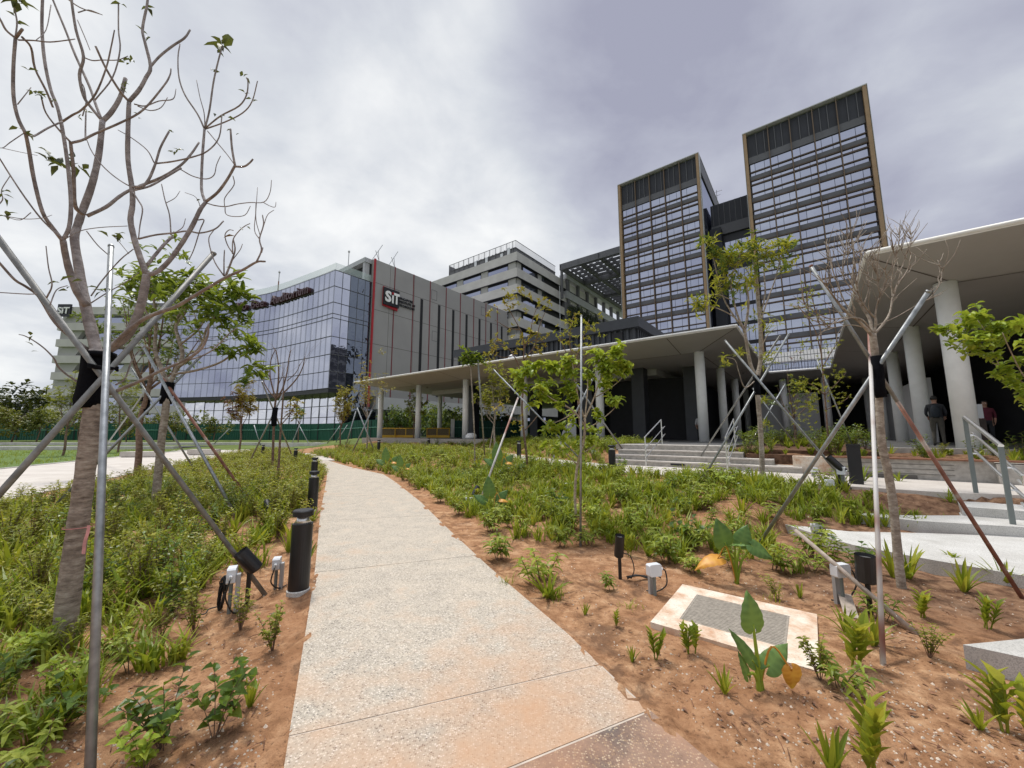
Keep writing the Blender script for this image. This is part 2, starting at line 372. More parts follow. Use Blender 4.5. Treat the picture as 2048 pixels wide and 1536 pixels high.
    leaf('leaf_brown', (.09, .032, .018), (.16, .055, .028), (.24, .10, .05), tr=.1)
    leaf('leaf_taro', (.045, .11, .028), (.085, .18, .045), (.15, .27, .07), tr=.25)
    leaf('leaf_orange', (.55, .22, .03), (.68, .33, .05), (.75, .45, .08), tr=.2)
    leaf('leaf_forest', (.010, .020, .008), (.028, .048, .016), (.060, .085, .025), tr=.1)
    leaf('leaf_hedge', (.06, .085, .014), (.13, .15, .028), (.24, .22, .05), tr=.2)
make_materials()

# ------------------------------------------------------------------ mesh builder
class MB:
    def __init__(s): s.v = []; s.f = []; s.m = []; s.sh = []; s.k = 0.5
    def vert(s, p): s.v.append((p[0], p[1], p[2])); s.sh.append(s.k); return len(s.v) - 1
    def face(s, idx, m=0): s.f.append(tuple(idx)); s.m.append(m)
    def quad(s, a, b, c, d, m=0): s.face([s.vert(q) for q in (a, b, c, d)], m)
    def obox(s, o, X, Y, Z, m=0):       # corner + three edge vectors
        o = Vector(o); i = [s.vert(o + X * x + Y * y + Z * z) for z in (0, 1) for y in (0, 1) for x in (0, 1)]
        for q in ((0, 2, 3, 1), (4, 5, 7, 6), (0, 1, 5, 4), (2, 6, 7, 3), (0, 4, 6, 2), (1, 3, 7, 5)): s.face([i[k] for k in q], m)
    def box(s, x0, x1, y0, y1, z0, z1, m=0): s.obox((x0, y0, z0), Vector((x1 - x0, 0, 0)), Vector((0, y1 - y0, 0)), Vector((0, 0, z1 - z0)), m)
    def abox(s, a0, a1, b0, b1, z0, z1, m=0): s.obox(AB(a0, b0, z0), E1 * (a1 - a0), E2 * (b1 - b0), Vector((0, 0, z1 - z0)), m)
    def prism(s, poly, z0, z1, m=0):
        n = len(poly); area = sum(poly[i][0] * poly[(i + 1) % n][1] - poly[(i + 1) % n][0] * poly[i][1] for i in range(n))
        if area < 0: poly = poly[::-1]
        f0 = z0 if callable(z0) else (lambda x, y: z0); f1 = z1 if callable(z1) else (lambda x, y: z1)
        B = [s.vert((x, y, f0(x, y))) for x, y in poly]; T = [s.vert((x, y, f1(x, y))) for x, y in poly]
        s.face(T, m); s.face(B[::-1], m)
        for i in range(n): j = (i + 1) % n; s.face((B[i], B[j], T[j], T[i]), m)
    def tube(s, pts, r, n=6, m=0, cap=True):
        pts = [Vector(p) for p in pts]; K = len(pts)
        if not isinstance(r, (list, tuple)): r = [r] * K
        t0 = (pts[1] - pts[0]).normalized(); up = Vector((0, 0, 1)) if abs(t0.z) < .9 else Vector((1, 0, 0))
        x = t0.cross(up).normalized(); rings = []
        for i, p in enumerate(pts):
            t = (pts[min(i + 1, K - 1)] - pts[max(i - 1, 0)])
            if t.length < 1e-9: t = t0
            t = t.normalized(); x = (x - t * x.dot(t)); x = x.normalized() if x.length > 1e-6 else t.orthogonal().normalized(); y = t.cross(x)
            rings.append([s.vert(p + (x * math.cos(2 * math.pi * k / n) + y * math.sin(2 * math.pi * k / n)) * r[i]) for k in range(n)])
        for A, B in zip(rings, rings[1:]):
            for k in range(n): s.face((A[k], A[(k + 1) % n], B[(k + 1) % n], B[k]), m)
        if cap: s.face(rings[0][::-1], m); s.face(rings[-1], m)
    def lathe(s, prof, n=20, m=0, o=(0, 0, 0)):
        o = Vector(o); R = [[s.vert(o + Vector((r * math.cos(2 * math.pi * k / n), r * math.sin(2 * math.pi * k / n), z))) for k in range(n)] for r, z in prof]
        for A, B in zip(R, R[1:]):
            for k in range(n): s.face((A[k], A[(k + 1) % n], B[(k + 1) % n], B[k]), m)
        s.face(R[0][::-1], m); s.face(R[-1], m)
    def leaf(s, p, d, L, w, rng, droop=.5, m=0, segs=2, fold=.25, tipw=.55, shade=None):
        p = Vector(p); d = d.normalized(); s.k = rng.random() if shade is None else shade
        side = d.cross(Vector((0, 0, 1)))
        side = side.normalized() if side.length > 1e-4 else Vector((1, 0, 0))
        side = (side + Vector((rng.uniform(-.3, .3), rng.uniform(-.3, .3), rng.uniform(-.35, .35)))).normalized()
        rows = [s.vert(p)]; pr = None; cur = p.copy(); dd = d.copy()
        for i in range(1, segs + 1):
            cur = cur + dd * (L / (segs + 1)); up = side.cross(dd)
            ww = w * (1.0 if i == 1 else tipw + (1 - tipw) * (segs - i) / max(1, segs - 1) if segs > 1 else 1.0)
            a = s.vert(cur - side * ww * .5 + up * ww * fold); c = s.vert(cur - up * ww * .0); b = s.vert(cur + side * ww * .5 + up * ww * fold)
            if pr is None: s.face((rows[0], c, a), m); s.face((rows[0], b, c), m)
            else: s.face((pr[0], pr[1], c, a), m); s.face((pr[1], pr[2], b, c), m)
            pr = (a, c, b); dd = (dd + Vector((0, 0, -droop / (segs + 1) * 1.6))).normalized()
        tp = s.vert(cur + dd * (L / (segs + 1)))
        s.face((pr[0], pr[1], tp), m); s.face((pr[1], pr[2], tp), m); s.k = .5
    def build(s, name, mats, parent=None, loc=None, rotz=0, smooth=False):
        me = bpy.data.meshes.new(name)
        if loc is not None and parent is None or loc is not None: pass
        me.from_pydata(s.v, [], s.f)
        if isinstance(mats, str): mats = [mats]
        for q in mats: me.materials.append(MATS[q])
        if len(mats) > 1: me.polygons.foreach_set('material_index', s.m)
        at = me.attributes.new('shade', 'FLOAT', 'POINT'); at.data.foreach_set('value', s.sh)
        if smooth: me.polygons.foreach_set('use_smooth', [True] * len(s.f))
        me.update()
        o = bpy.data.objects.new(name, me); COL.objects.link(o)
        if parent: o.parent = parent
        if loc is not None: o.location = loc
        o.rotation_euler = (0, 0, rotz)
        return o
def tag(o, label=None, cat=None, group=None, kind=None):
    for k, v in (('label', label), ('category', cat), ('group', group), ('kind', kind)):
        if v: o[k] = v
    return o
def thing(name, label, cat, loc=(0, 0, 0), rotz=0., group=None):
    o = bpy.data.objects.new(name, None); COL.objects.link(o); o.location = loc; o.rotation_euler = (0, 0, rotz); o.empty_display_size = .2
    return tag(o, label, cat, group)
CH = {}
def dup(root, loc, rotz=0., scale=1., label=None, group=None):
    def cp(o, par):
        c = o.copy(); COL.objects.link(c)
        if par: c.parent = par
        for ch in o.children: cp(ch, c)
        return c
    r = cp(root, None); r.location = loc; r.rotation_euler = (0, 0, rotz); r.scale = (scale,) * 3
    if label: r['label'] = label
    if group: r['group'] = group
    return r
def struct(mb, name, m, **k): return tag(mb.build(name, m, **k), kind='structure')
def catmull(pts, k=3):
    if len(pts) < 3: return pts
    P = [pts[0] * 2 - pts[1]] + pts + [pts[-1] * 2 - pts[-2]]; out = []
    for i in range(1, len(P) - 2):
        for j in range(k):
            t = j / k; a, b, c, d = P[i - 1], P[i], P[i + 1], P[i + 2]
            out.append(.5 * ((2 * b) + (c - a) * t + (2 * a - 5 * b + 4 * c - d) * t * t + (3 * b - a - 3 * c + d) * t ** 3))
    return out + [pts[-1]]
def text_mesh(txt, size, extr, bold=0.0, spacing=1.0):
    cu = bpy.data.curves.new('t', 'FONT'); cu.body = txt; cu.size = size; cu.extrude = extr; cu.offset = bold; cu.space_character = spacing
    cu.align_x = 'LEFT'; cu.resolution_u = 3
    o = bpy.data.objects.new('t', cu); COL.objects.link(o); bpy.context.view_layer.update()
    me = bpy.data.meshes.new_from_object(o.evaluated_get(bpy.context.evaluated_depsgraph_get()))
    bpy.data.objects.remove(o); bpy.data.curves.remove(cu); return me
def text_obj(name, txt, size, extr, m, parent, fn, bold=0.0, spacing=1.0):
    me = text_mesh(txt, size, extr, bold, spacing)
    for v in me.vertices: v.co = fn(v.co.x, v.co.y, v.co.z)
    me.materials.clear(); me.materials.append(MATS[m]); me.update()
    o = bpy.data.objects.new(name, me); COL.objects.link(o); o.parent = parent; return o
def part(mb, name, m, root, smooth=False):     # geometry given in scene coordinates, stored relative to its thing
    l = root.location
    if root.parent: l = l + root.parent.location
    mb.v = [(x - l.x, y - l.y, z - l.z) for x, y, z in mb.v]
    return mb.build(name, m, parent=root, smooth=smooth)

# ------------------------------------------------------------------ ground, paths, steps
def axis(lo, hi, step, far):
    a = []; x = lo
    while x <= hi + 1e-6: a.append(x); x += step
    st = step; x = lo
    while x > -far: st *= 1.16; x -= st; a.insert(0, x)
    st = step; x = hi
    while x < far: st *= 1.16; x += st; a.append(x)
    return a
def in_poly(x, y, poly):
    c = False; n = len(poly)
    for i in range(n):
        (x0, y0), (x1, y1) = poly[i], poly[i - 1]
        if (y0 > y) != (y1 > y) and x < (x1 - x0) * (y - y0) / (y1 - y0) + x0: c = not c
    return c
def lw(y): return interp(y, LW_N)
def build_ground():
    mb = MB(); X = axis(-9, 8, .085, 1800); Y = axis(.4, 13, .085, 1800)
    idx = [[mb.vert((x, y, gn(x, y))) for x in X] for y in Y]
    for j in range(len(Y) - 1):
        for i in range(len(X) - 1):
            x = (X[i] + X[i + 1]) / 2; y = (Y[j] + Y[j + 1]) / 2
            soil = -8 < y < 36 and interp(y, LW_N) - 2 < x < 22
            mb.face((idx[j][i], idx[j][i + 1], idx[j + 1][i + 1], idx[j + 1][i]), 0 if soil else 1)
    struct(mb, 'ground', ['soil', 'far_ground'], smooth=True)
build_ground()
def strip(L, R, ys):
    return [(interp(y, L), y) for y in ys] + [(interp(y, R), y) for y in reversed(ys)]
def cut_strip(mb, L, R, lines, z0, z1, gap, m=0):   # slabs between joint lines; each line is (left y, right y)
    for (l0, r0), (l1, r1) in zip(lines, lines[1:]):
        n = 6; pl = []
        for i in range(n + 1): y = l0 + gap + (l1 - l0 - gap) * i / n; pl.append((interp(y, L), y))
        for i in range(n, -1, -1): y = r0 + gap + (r1 - r0 - gap) * i / n; pl.append((interp(y, R), y))
        mb.prism(pl, z0, z1, m)
mb = MB()
cut_strip(mb, PATH_L, PATH_R, [(2.23, 2.86), (4.63, 5.25), (7.24, 7.75), (9.9, 10.3), (12.6, 12.9), (15.4, 15.4), (18.4, 18.2), (21.5, 21.3), (26.5, 26.0), (33, 32.6), (38, 38)], -.09, .026, .011)
cut_strip(mb, PATH_L, PATH_R, [(1.62, 2.42), (2.23, 2.86)], -.09, .026, .013)
struct(mb, 'walkway', 'aggregate')
mb = MB(); cut_strip(mb, PATH_L, PATH_R, [(-5, -4.4), (1.62, 2.42), (7.24, 7.75), (15.4, 15.4), (37.5, 37.5)], -.1, .0225, 0)
struct(mb, 'walkway_base', 'grout')
mb = MB(); cut_strip(mb, PATH_L, PATH_R, [(-5, -4.4), (-2, -1.4), (1.62, 2.42)], -.09, .0255, .016)
struct(mb, 'walkway_band', 'dark_aggregate')
mb = MB(); ys = [-5, 0, 5, 9.3, 13, 17.4, 22, 26.4, 32, 38, 46]
mb.prism(strip(LW_F, LW_N, ys), -.1, .03); mb.prism([(-32, 36.5), (-24.4, 36.5), (-15, 30.5), (-10.5, 23.2), (-11.5, 23), (-22, 39.5), (-33, 46)], -.1, .034)
struct(mb, 'side_path', 'pale_concrete')
mb = MB()
for o, z in ((0, .07), ):
    mb.prism([(interp(y, LW_F) - .15, y) for y in ys] + [(interp(y, LW_F) - .003, y) for y in reversed(ys)], -.1, z)
struct(mb, 'kerb', 'granite')
mb = MB(); mb.prism([(-80, 0), (-22.2, 0), (-22.3, 10), (-23.2, 17.4), (-27, 26.4), (-31.6, 38), (-85, 38)], -.1, .02)
struct(mb, 'lawn', 'lawn')
# low grey road edges running across behind the lawn
mb = MB(); mb.prism([(-95, 33.5), (-33.5, 38.5), (-33.5, 39.2), (-95, 34.5)], -.1, .36); mb.prism([(-120, 42), (-30, 42.6), (-14, 40.0), (-14, 40.7), (-30, 43.4), (-120, 43)], 0, .62)
struct(mb, 'road_kerb', 'granite')
mb = MB(); mb.prism([(-120, 38.5), (-33.5, 39.3), (-30, 42.5), (-120, 41.9)], -.1, .30); struct(mb, 'road', 'asphalt')

def P2(l): return [tuple(AB(a, b)[:2]) for a, b in l]
def mid_z(x, y):
    a, b = toab(x, y); return .54 - .07 * sst((-a - 6) / 10)
mb = MB(); mb.prism(P2(MID_N + [(8, 11.2), (8, 13.05), (-6, 13.05), (-9, 14.4), (-14, 17.8), (-19.5, 20.0), (-26, 20.5), (-34, 20.5)]), lambda x, y: mid_z(x, y) - .22, mid_z)
struct(mb, 'terrace_path', 'pale_concrete')
mb = MB()
for i, (b, z, a1) in enumerate([(13.02, .70, -.25), (13.42, .86, -.9), (13.85, 1.02, -1.7)]):
    mb.abox(-5.7, a1, b, 14.45, z - .16 - .3 * (i == 0), z, 0)
    mb.abox(-5.7, a1 + .002, b - .018, b + .28, z - .035, z + .004, 1)
struct(mb, 'steps', ['block_concrete', 'pale_concrete'])
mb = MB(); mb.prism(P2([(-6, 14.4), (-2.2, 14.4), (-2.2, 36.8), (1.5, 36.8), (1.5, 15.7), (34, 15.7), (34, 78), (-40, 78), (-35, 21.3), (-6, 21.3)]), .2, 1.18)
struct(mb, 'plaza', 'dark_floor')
mb = MB(); mb.abox(-6.01, -2.2, 14.38, 15.6, 1.0, 1.186); mb.abox(1.48, 30, 15.66, 16.1, .8, 1.19); mb.prism(P2([(-35.02, 21.26), (-6.02, 21.26), (-6.02, 21.7), (-35.02, 21.7)]), .6, 1.19)
struct(mb, 'plaza_edge', 'block_concrete')
# raised courtyard bed
mb = MB(); mb.abox(-2.18, 1.48, 14.46, 36.7, .5, 1.10); mb.abox(-.25, 30, 13.62, 15.64, .5, .93); mb.abox(-1.6, -.26, 13.9, 14.45, .5, .98)
struct(mb, 'planting_soil', 'mulch')
# lower stairs on the right
mb = MB()
mb.prism(P2([(-.45, 7.95), (0, 7.4), (.35, 7.05), (1.0, 6.82), (1.67, 6.66), (4.5, 6.3), (4.5, 9.5), (2.3, 9.1), (1.2, 8.52), (.35, 7.98)]), -.25, .12)
struct(mb, 'lower_path', 'granite')
mb = MB()
mb.prism(P2([(.55, 8.78), (1.2, 8.72), (1.86, 8.92), (2.4, 9.1), (4.5, 9.35), (4.5, 10.9), (1.95, 10.4), (1.86, 9.72), (1.2, 9.22), (.62, 9.0)]), -.2, .262)
mb.prism(P2([(1.88, 9.74), (4.5, 9.95), (4.5, 11.1), (2.0, 10.6)]), .1, .402)
struct(mb, 'lower_steps', 'granite')
o = MB(); o.prism(P2([(.72, 4.17), (3.2, 4.25), (3.2, 5.2), (1.5, 4.98)]), -.2, .155)
tag(o.build('concrete_block', 'granite'), 'pale granite topped concrete block at the end of the bare soil, low right corner', 'concrete block')

# planter wall with its timber seat
pw = thing('planter_wall', 'grey grooved concrete planter wall with red brown timber seat along its top', 'planter', AB(.36, 13.1, .54))
mb = MB(); mb.abox(.36, 3.1, 13.08, 13.6, .40, .985)
part(mb, 'wall', 'block_concrete', pw)
mb = MB()
for z in (.66, .77, .88): mb.abox(.365, 2.5, 13.068, 13.078, z, z + .008)
part(mb, 'groove', 'soffit_joint', pw)
mb = MB(); mb.abox(.4, 4.2, 13.0, 13.5, .988, 1.02); part(mb, 'seat', 'seat_wood', pw)
mb = MB(); mb.abox(.9, 1.9, 13.055, 13.075, .542, .63); part(mb, 'vent_slot', 'soffit_joint', pw)
mb = MB(); mb.abox(3.1, 4.3, 12.9, 13.9, .40, .95); part(mb, 'end_pier', 'block_concrete', pw)
mb = MB(); mb.abox(-.45, .355, 13.25, 13.62, .42, .985)
tag(mb.build('low_wall', 'muddy_concrete'), 'soil stained beige low wall between steps and grooved planter', 'low wall')
mb = MB(); mb.abox(-3.62, -3.2, 12.99, 13.0, .60, .655)
tag(mb.build('step_light', 'black_paint'), 'flat black recessed light in the riser of the middle steps', 'step light')

# ------------------------------------------------------------------ covered walkway with its columns
cv = thing('canopy_pavilion', 'long white edged canopy with beige soffit carried on round concrete columns', 'pavilion', AB(-10, 30, 1.18))
OUT = [(-34.2, 19.7), (-2.3, 19.7), (-2.3, 36.8), (1.6, 36.8), (1.6, 13.8), (34, 13.8), (34, 62), (-42, 62)]
INN = [(-33.0, 22.5), (-4.5, 22.5), (-4.5, 39.2), (3.7, 39.2), (3.7, 16.5), (31, 16.5), (31, 58), (-38, 58)]
mb = MB(); n = len(OUT)
O = [mb.vert(AB(a, b, 6.40)) for a, b in OUT]; I = [mb.vert(AB(a, b, 6.0)) for a, b in INN]; T = [mb.vert(AB(a, b, 6.55)) for a, b in OUT]
for i in range(n): j = (i + 1) % n; mb.face((O[j], O[i], I[i], I[j]), 0); mb.face((O[i], O[j], T[j], T[i]), 1)
mb.face(I[::-1], 0); mb.face(T, 2)
part(mb, 'roof', ['soffit', 'white_trim', 'roof_felt'], cv)
mb = MB()
for i in range(6):
    p, q = AB(*OUT[i], 6.485), AB(*OUT[i + 1], 6.485); mb.tube([p, q], .062, 8)
part(mb, 'edge_trim', 'white_trim', cv, True)
mb = MB()
def joint(a0, b0, z0, a1, b1, z1):
    p, q = AB(a0, b0, z0 - .012), AB(a1, b1, z1 - .012); s = (q - p).cross(Vector((0, 0, 1))).normalized() * .022
    mb.quad(p - s, q - s, q + s, p + s)
for a in (-28.4, -22.5, -16.6, -10.6, -5.4): joint(a, 19.85, 6.385, a, 22.5, 6.0)
for b in (26, 32): joint(-2.4, b, 6.385, -4.5, b, 6.0)
for b in (22.6, 29): joint(1.7, b, 6.385, 3.7, b, 6.0)
joint(-2.4, 19.85, 6.385, -4.5, 22.5, 6.0); joint(1.7, 14.0, 6.385, 3.7, 16.5, 6.0); joint(-34, 20, 6.37, -33, 22.5, 6.0); joint(-4.5, 22.5, 6.0, -4.5, 39, 6.0); joint(-33, 22.5, 6.0, -4.5, 22.5, 6.0); joint(3.7, 16.5, 6.0, 3.7, 39, 6.0); joint(3.7, 16.5, 6.0, 30, 16.5, 6.0)
for a in (7.5, 14): joint(a, 13.95, 6.385, a, 16.5, 6.0)
part(mb, 'soffit_joint', 'soffit_joint', cv)
c0 = None
for a, b in [(-34.1, 22.6), (-28.2, 22.6), (-22.2, 22.6), (-16.3, 22.6), (-10.4, 22.6), (-4.5, 22.6), (-4.55, 29.2), (-4.6, 35.8), (-33.8, 30.2), (-1.5, 38.5), (3.5, 16.5), (3.65, 22.6), (3.85, 29.0), (3.85, 35.2), (10.0, 16.5), (-4.6, 42.5), (3.85, 41.5), (1.2, 38.8), (-4.6, 49)]:
    if c0 is None:
        q = MB(); q.lathe([(.25, 0), (.25, 4.84)], 24); c0 = q.build('column', 'column_concrete', parent=cv, smooth=False)
        for i, pl in enumerate(c0.data.polygons): pl.use_smooth = len(pl.vertices) == 4
        c = c0
    else: c = c0.copy(); COL.objects.link(c)
    c.location = AB(a, b, 1.18) - cv.location
mb = MB(); mb.abox(-31, -8, 26.5, 42, 5.55, 6.02); part(mb, 'dropped_ceiling', 'soffit', cv)
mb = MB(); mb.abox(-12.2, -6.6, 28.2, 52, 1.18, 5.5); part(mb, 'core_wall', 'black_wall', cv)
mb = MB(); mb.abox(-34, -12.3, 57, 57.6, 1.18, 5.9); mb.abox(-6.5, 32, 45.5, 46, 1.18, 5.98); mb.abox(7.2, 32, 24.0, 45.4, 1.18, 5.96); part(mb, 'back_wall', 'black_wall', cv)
mb = MB(); mb.abox(-3.3, .7, 39.4, 39.9, 1.18, 4.9); mb.abox(4.6, 5.0, 28, 40, 1.18, 4.4); part(mb, 'pale_wall', 'fascia', cv)
for a, b in [(-24.6, 26.0), (-20.4, 30.2), (-18.6, 34.0), (-12.9, 26.2), (-9.0, 26.0), (-6.0, 27.4), (-16.4, 29.6)]:
    q = MB(); q.abox(a - .42, a + .42, b - .42, b + .42, 1.18, 6.01); part(q, 'black_pillar', 'charcoal_cladding', cv)
q = MB(); q.lathe([(.05, 0), (.27, -.03), (.30, -.09), (.22, -.15), (.08, -.17)], 20, o=AB(6.2, 16.4, 6.0)); 
tag(q.build('ceiling_speaker', 'white_plastic', smooth=True), 'round white fitting fixed under the canopy soffit beside the nearest column', 'ceiling fitting')

for i, (a, b) in enumerate([(-29, 24.2), (-23, 24.2), (-17, 24.2), (-11, 24.2), (6.6, 19.5), (9.5, 19.5), (-3.6, 33), (2.8, 26)]):
    q = MB(); q.lathe([(.11, 0), (.11, -.03), (.08, -.035)], 12, o=AB(a, b, 5.999 if b != 33 and b != 26 else 6.10)); part(q, 'downlight', 'soffit_joint', cv)

# dark plant room on the canopy roof
pr = thing('plant_room', 'black ribbed metal plant room standing on the canopy roof', 'plant room', AB(-18, 30, 6.6))
mb = MB(); mb.abox(-27.6, -9.5, 27.0, 42, 6.6, 9.2); part(mb, 'wall', 'charcoal_cladding', pr)
mb = MB(); mb.abox(-28.0, -9.1, 26.6, 42.4, 9.2, 9.95); part(mb, 'roof_band', 'charcoal_cladding', pr)
mb = MB(); a = -27.6
while a < -9.6: mb.abox(a, a + .16, 26.86, 27.02, 6.6, 9.19); a += .46
b = 27.2
while b < 42: mb.abox(-9.52, -9.36, b, b + .16, 6.6, 9.19); b += .46
part(mb, 'rib', 'charcoal_cladding', pr)
mb = MB(); mb.abox(-11.2, -10.4, 26.8, 27.0, 6.6, 9.0); part(mb, 'door_recess', 'black_wall', pr)
q = MB(); q.tube([AB(-11.9, 20.4, 6.6), AB(-11.9, 20.4, 10.9)], .02, 5); tag(q.build('roof_mast', 'galvanised'), 'thin grey lightning rod rising from the canopy roof before the plant room', 'mast')
q = MB(); q.lathe([(.28, 0), (.25, .12), (.14, .22), (.02, .25)], 12, o=AB(-15.4, 20.0, 6.58)); tag(q.build('roof_vent', 'white_plastic'), 'small white dome on the front edge of the canopy roof', 'roof vent')
# terrace railing behind the courtyard
tr = thing('terrace_screen', 'black grid railing before a white band wall above the courtyard roof', 'screen', AB(-.5, 42, 6.6))
mb = MB(); mb.abox(-4.5, 4, 46, 46.5, 6.6, 8.6); part(mb, 'glazing', 'tower_glass', tr)
mb = MB(); mb.abox(-4.5, 4, 45.5, 45.98, 8.6, 9.5); mb.abox(-4.5, 4, 45.6, 45.98, 7.6, 7.75); part(mb, 'white_band', 'white_trim', tr)
mb = MB()
for i in range(36): mb.abox(-4.4 + i * .235, -4.37 + i * .235, 42, 42.03, 6.6, 9.2)
for z in (7.2, 7.9, 8.5, 9.2): mb.abox(-4.4, 4, 41.99, 42.04, z - .04, z)
part(mb, 'railing', 'frame_dark', tr)

# ------------------------------------------------------------------ the two towers
def tower(a0, a1, H, label, name='office_tower', link=False):
    B0 = 79.5; r = thing(name, label, 'tower', AB((a0 + a1) / 2, B0 + 11, 1)); rng = random.Random(int(a0 * 10))
    mb = MB(); mb.abox(a0 + .35, a1 - .35, B0 + .6, B0 + 22.5, 1, H - .6); part(mb, 'body', 'frame_dark', r)
    mb = MB(); mb.abox(a1 - .348, a1 - .25, B0 + 1.2, B0 + 22.4, 1, H - 3.5); part(mb, 'side_wall', 'tower_glass', r)
    bays = 5; w = (a1 - a0 - 1.5) / bays; x0 = a0 + .75
    z = H - 6.45; k = 0
    while z > 6:
        rows = [(1.50, 'g'), (.18, 'f'), (.66, 'g'), (.80, 's'), (.20, 'f')] if k % 2 == 0 else [(.66, 'g'), (.24, 'f'), (1.50, 'g'), (.18, 'f'), (.68, 'g'), (.84, 's'), (.20, 'f')]
        zz = z; W_ = [MB() for _ in range(bays)]; fin = MB(); sp = MB()
        cutsets = []
        for i in range(bays):
            n = 2 if (i + k) % 3 else 3; cutsets.append([0] + ([rng.choice((.34, .42, .62))] if n == 2 else [.24, .72]) + [1])
        for h, t in rows:
            if t == 'f': fin.abox(a0 + .7, a1 - .7, B0 + .22, B0 + .56, zz - h, zz)
            elif t == 's': sp.abox(a0 + .7, a1 - .7, B0 + .34, B0 + .59, zz - h, zz)
            else:
                for i in range(bays):
                    xa = x0 + i * w + .08; xb = xa + w - .16
                    for c0, c1 in zip(cutsets[i], cutsets[i][1:]):
                        A = xa + (xb - xa) * c0 + .03; Bq = xa + (xb - xa) * c1 - .03; t0, t1, t2 = [rng.uniform(-.012, .012) for _ in range(3)]
                        W_[i].quad(AB(A, B0 + .45 + t0, zz - h), AB(Bq, B0 + .45 + t1, zz - h), AB(Bq, B0 + .45 + t1 + t2, zz), AB(A, B0 + .45 + t0 + t2, zz))
            zz -= h
        for q in W_: part(q, 'window', 'tower_glass', r)
        part(fin, 'horizontal_fin', 'bronze_dark', r); part(sp, 'spandrel', 'spandrel_grey', r)
        z = zz; k += 1
    m = MB(); m.abox(a0 + .7, a1 - .7, B0 + .28, B0 + .58, H - 6.3, H - 5.0); part(m, 'crown_band', 'spandrel_grey', r)
    m = MB(); m.abox(a0 + .7, a1 - .7, B0 + .40, B0 + .59, H - 5.0, H - .5)
    part(m, 'crown_louvre', 'louvre_dark', r)
    m = MB()
    for i in range(bays):
        for f in (.3, .62) if i % 2 else (.42, .8): m.abox(x0 + (i + f) * w - .05, x0 + (i + f) * w + .05, B0 + .2, B0 + .4, H - 5.0, H - .5)
    part(m, 'louvre_post', 'spandrel_grey', r)
    for i in range(1, bays): m = MB(); m.abox(x0 + i * w - .065, x0 + i * w + .065, B0 - .08, B0 + .42, 5, H - .3); part(m, 'vertical_fin', 'fin_bronze', r)
    for xa in (a0, a1 - .72): m = MB(); m.abox(xa + .10, xa + .60, B0 - .25, B0 + .62, 4, H - .16); part(m, 'corner_frame', 'bronze', r)
    m = MB(); m.abox(a0, a1, B0 - .32, B0 + 22.6, H - .16, H); m.abox(a0, a0 + .06, B0 - .32, B0 + .7, 4, H - .16); m.abox(a1 - .06, a1, B0 - .32, B0 + .7, 4, H - .16); part(m, 'edge_trim', 'fascia', r)
    m = MB(); m.abox(a1 - .36, a1 - .06, B0 + .7, B0 + 22.5, H - 3.5, H - .17); part(m, 'side_crown', 'spandrel_grey', r)
    return r
tower(-30.6, -13.5, 58, 'shorter looking office tower left of the dark link, bronze fins over mirrored windows')
tower(-5.9, 11.7, 58, 'nearer taller looking office tower at right, bronze fins over mirrored windows')
ob = thing('office_block', 'dark banded office block beyond the right edge, mirrored in the auditorium side glass', 'building', AB(42, 72, 1))
m = MB(); m.abox(33, 54, 60, 84, 1, 36); part(m, 'body', 'frame_dark', ob)
m = MB(); z = 5
while z < 35: m.abox(32.9, 54.1, 59.9, 84.1, z, z + 1.1); z += 4
part(m, 'spandrel', 'spandrel_grey', ob)
lk = thing('link_block', 'dark recessed block joining the two office towers', 'building', AB(-9.5, 90, 1))
mb = MB(); mb.abox(-13.4, -5.95, 88, 100, 1, 50.3); part(mb, 'body', 'frame_dark', lk)
mb = MB(); mb.abox(-13.4, -5.95, 87.7, 87.95, 45.5, 50.3); part(mb, 'louvre_band', 'louvre_dark', lk)
mb = MB()
for i in range(7): mb.abox(-13 + i * 1.05, -12.9 + i * 1.05, 87.6, 87.7, 45.5, 50.3)
part(mb, 'louvre_post', 'spandrel_grey', lk)
mb = MB(); mb.abox(-13.4, -5.95, 87.5, 87.9, 43.2, 45.4); part(mb, 'beam', 'spandrel_grey', lk)
for z in (38.2, 32, 28, 24, 20, 16, 12, 8):
    mb = MB()
    for i in range(5): mb.abox(-11.2 + i * 1.05, -10.25 + i * 1.05, 87.9, 87.99, z, z + 3.2)
    part(mb, 'window', 'blue_glass' if z < 38 else 'tower_glass', lk)
mb = MB(); mb.abox(-13.4, -11.4, 85.5, 88.2, 1, 44); part(mb, 'shaft', 'louvre_dark', lk)
tm = MB(); tm.tube([AB(-13.8, 101, 57), AB(-13.8, 101, 61.5)], .06, 5); tm.tube([AB(-15, 101, 61), AB(-12.6, 101, 61)], .05, 5); tm.tube([AB(-14.6, 101, 60), AB(-13, 101, 60)], .05, 5)
tag(tm.build('aerial', 'screen_metal'), 'small aerial on the back of the left tower roof', 'aerial')

# ------------------------------------------------------------------ auditorium building
au = thing('auditorium_building', 'auditorium block with curved mirror glass front and grey panelled side wall striped red', 'building', AB(-62, 40, .7))
AX = -56.5
mb = MB(); mb.abox(-76, AX, 35.0, 71.5, 7.7, 31.1); part(mb, 'wall', 'grey_facade', au)
for i, b in enumerate((39.1, 43.2, 47.2, 51.35, 55.4, 59.5, 63.5, 67.6)):
    m = MB(); m.abox(AX, AX + .10, b, b + .12, 7.75, 31.12); part(m, 'red_strip', 'red_strip_paint', au)
m = MB(); m.abox(AX - .02, AX + .16, 34.95, 35.28, 5.9, 31.15); part(m, 'red_strip', 'red_paint', au)
for b in (45.0, 49.35, 53.2, 57.1, 61.2, 65.1, 69.0):
    m = MB(); m.abox(AX + .005, AX + .06, b, b + .58, 8.6, 26.9); part(m, 'slot_window', 'black_wall', au)
m = MB()
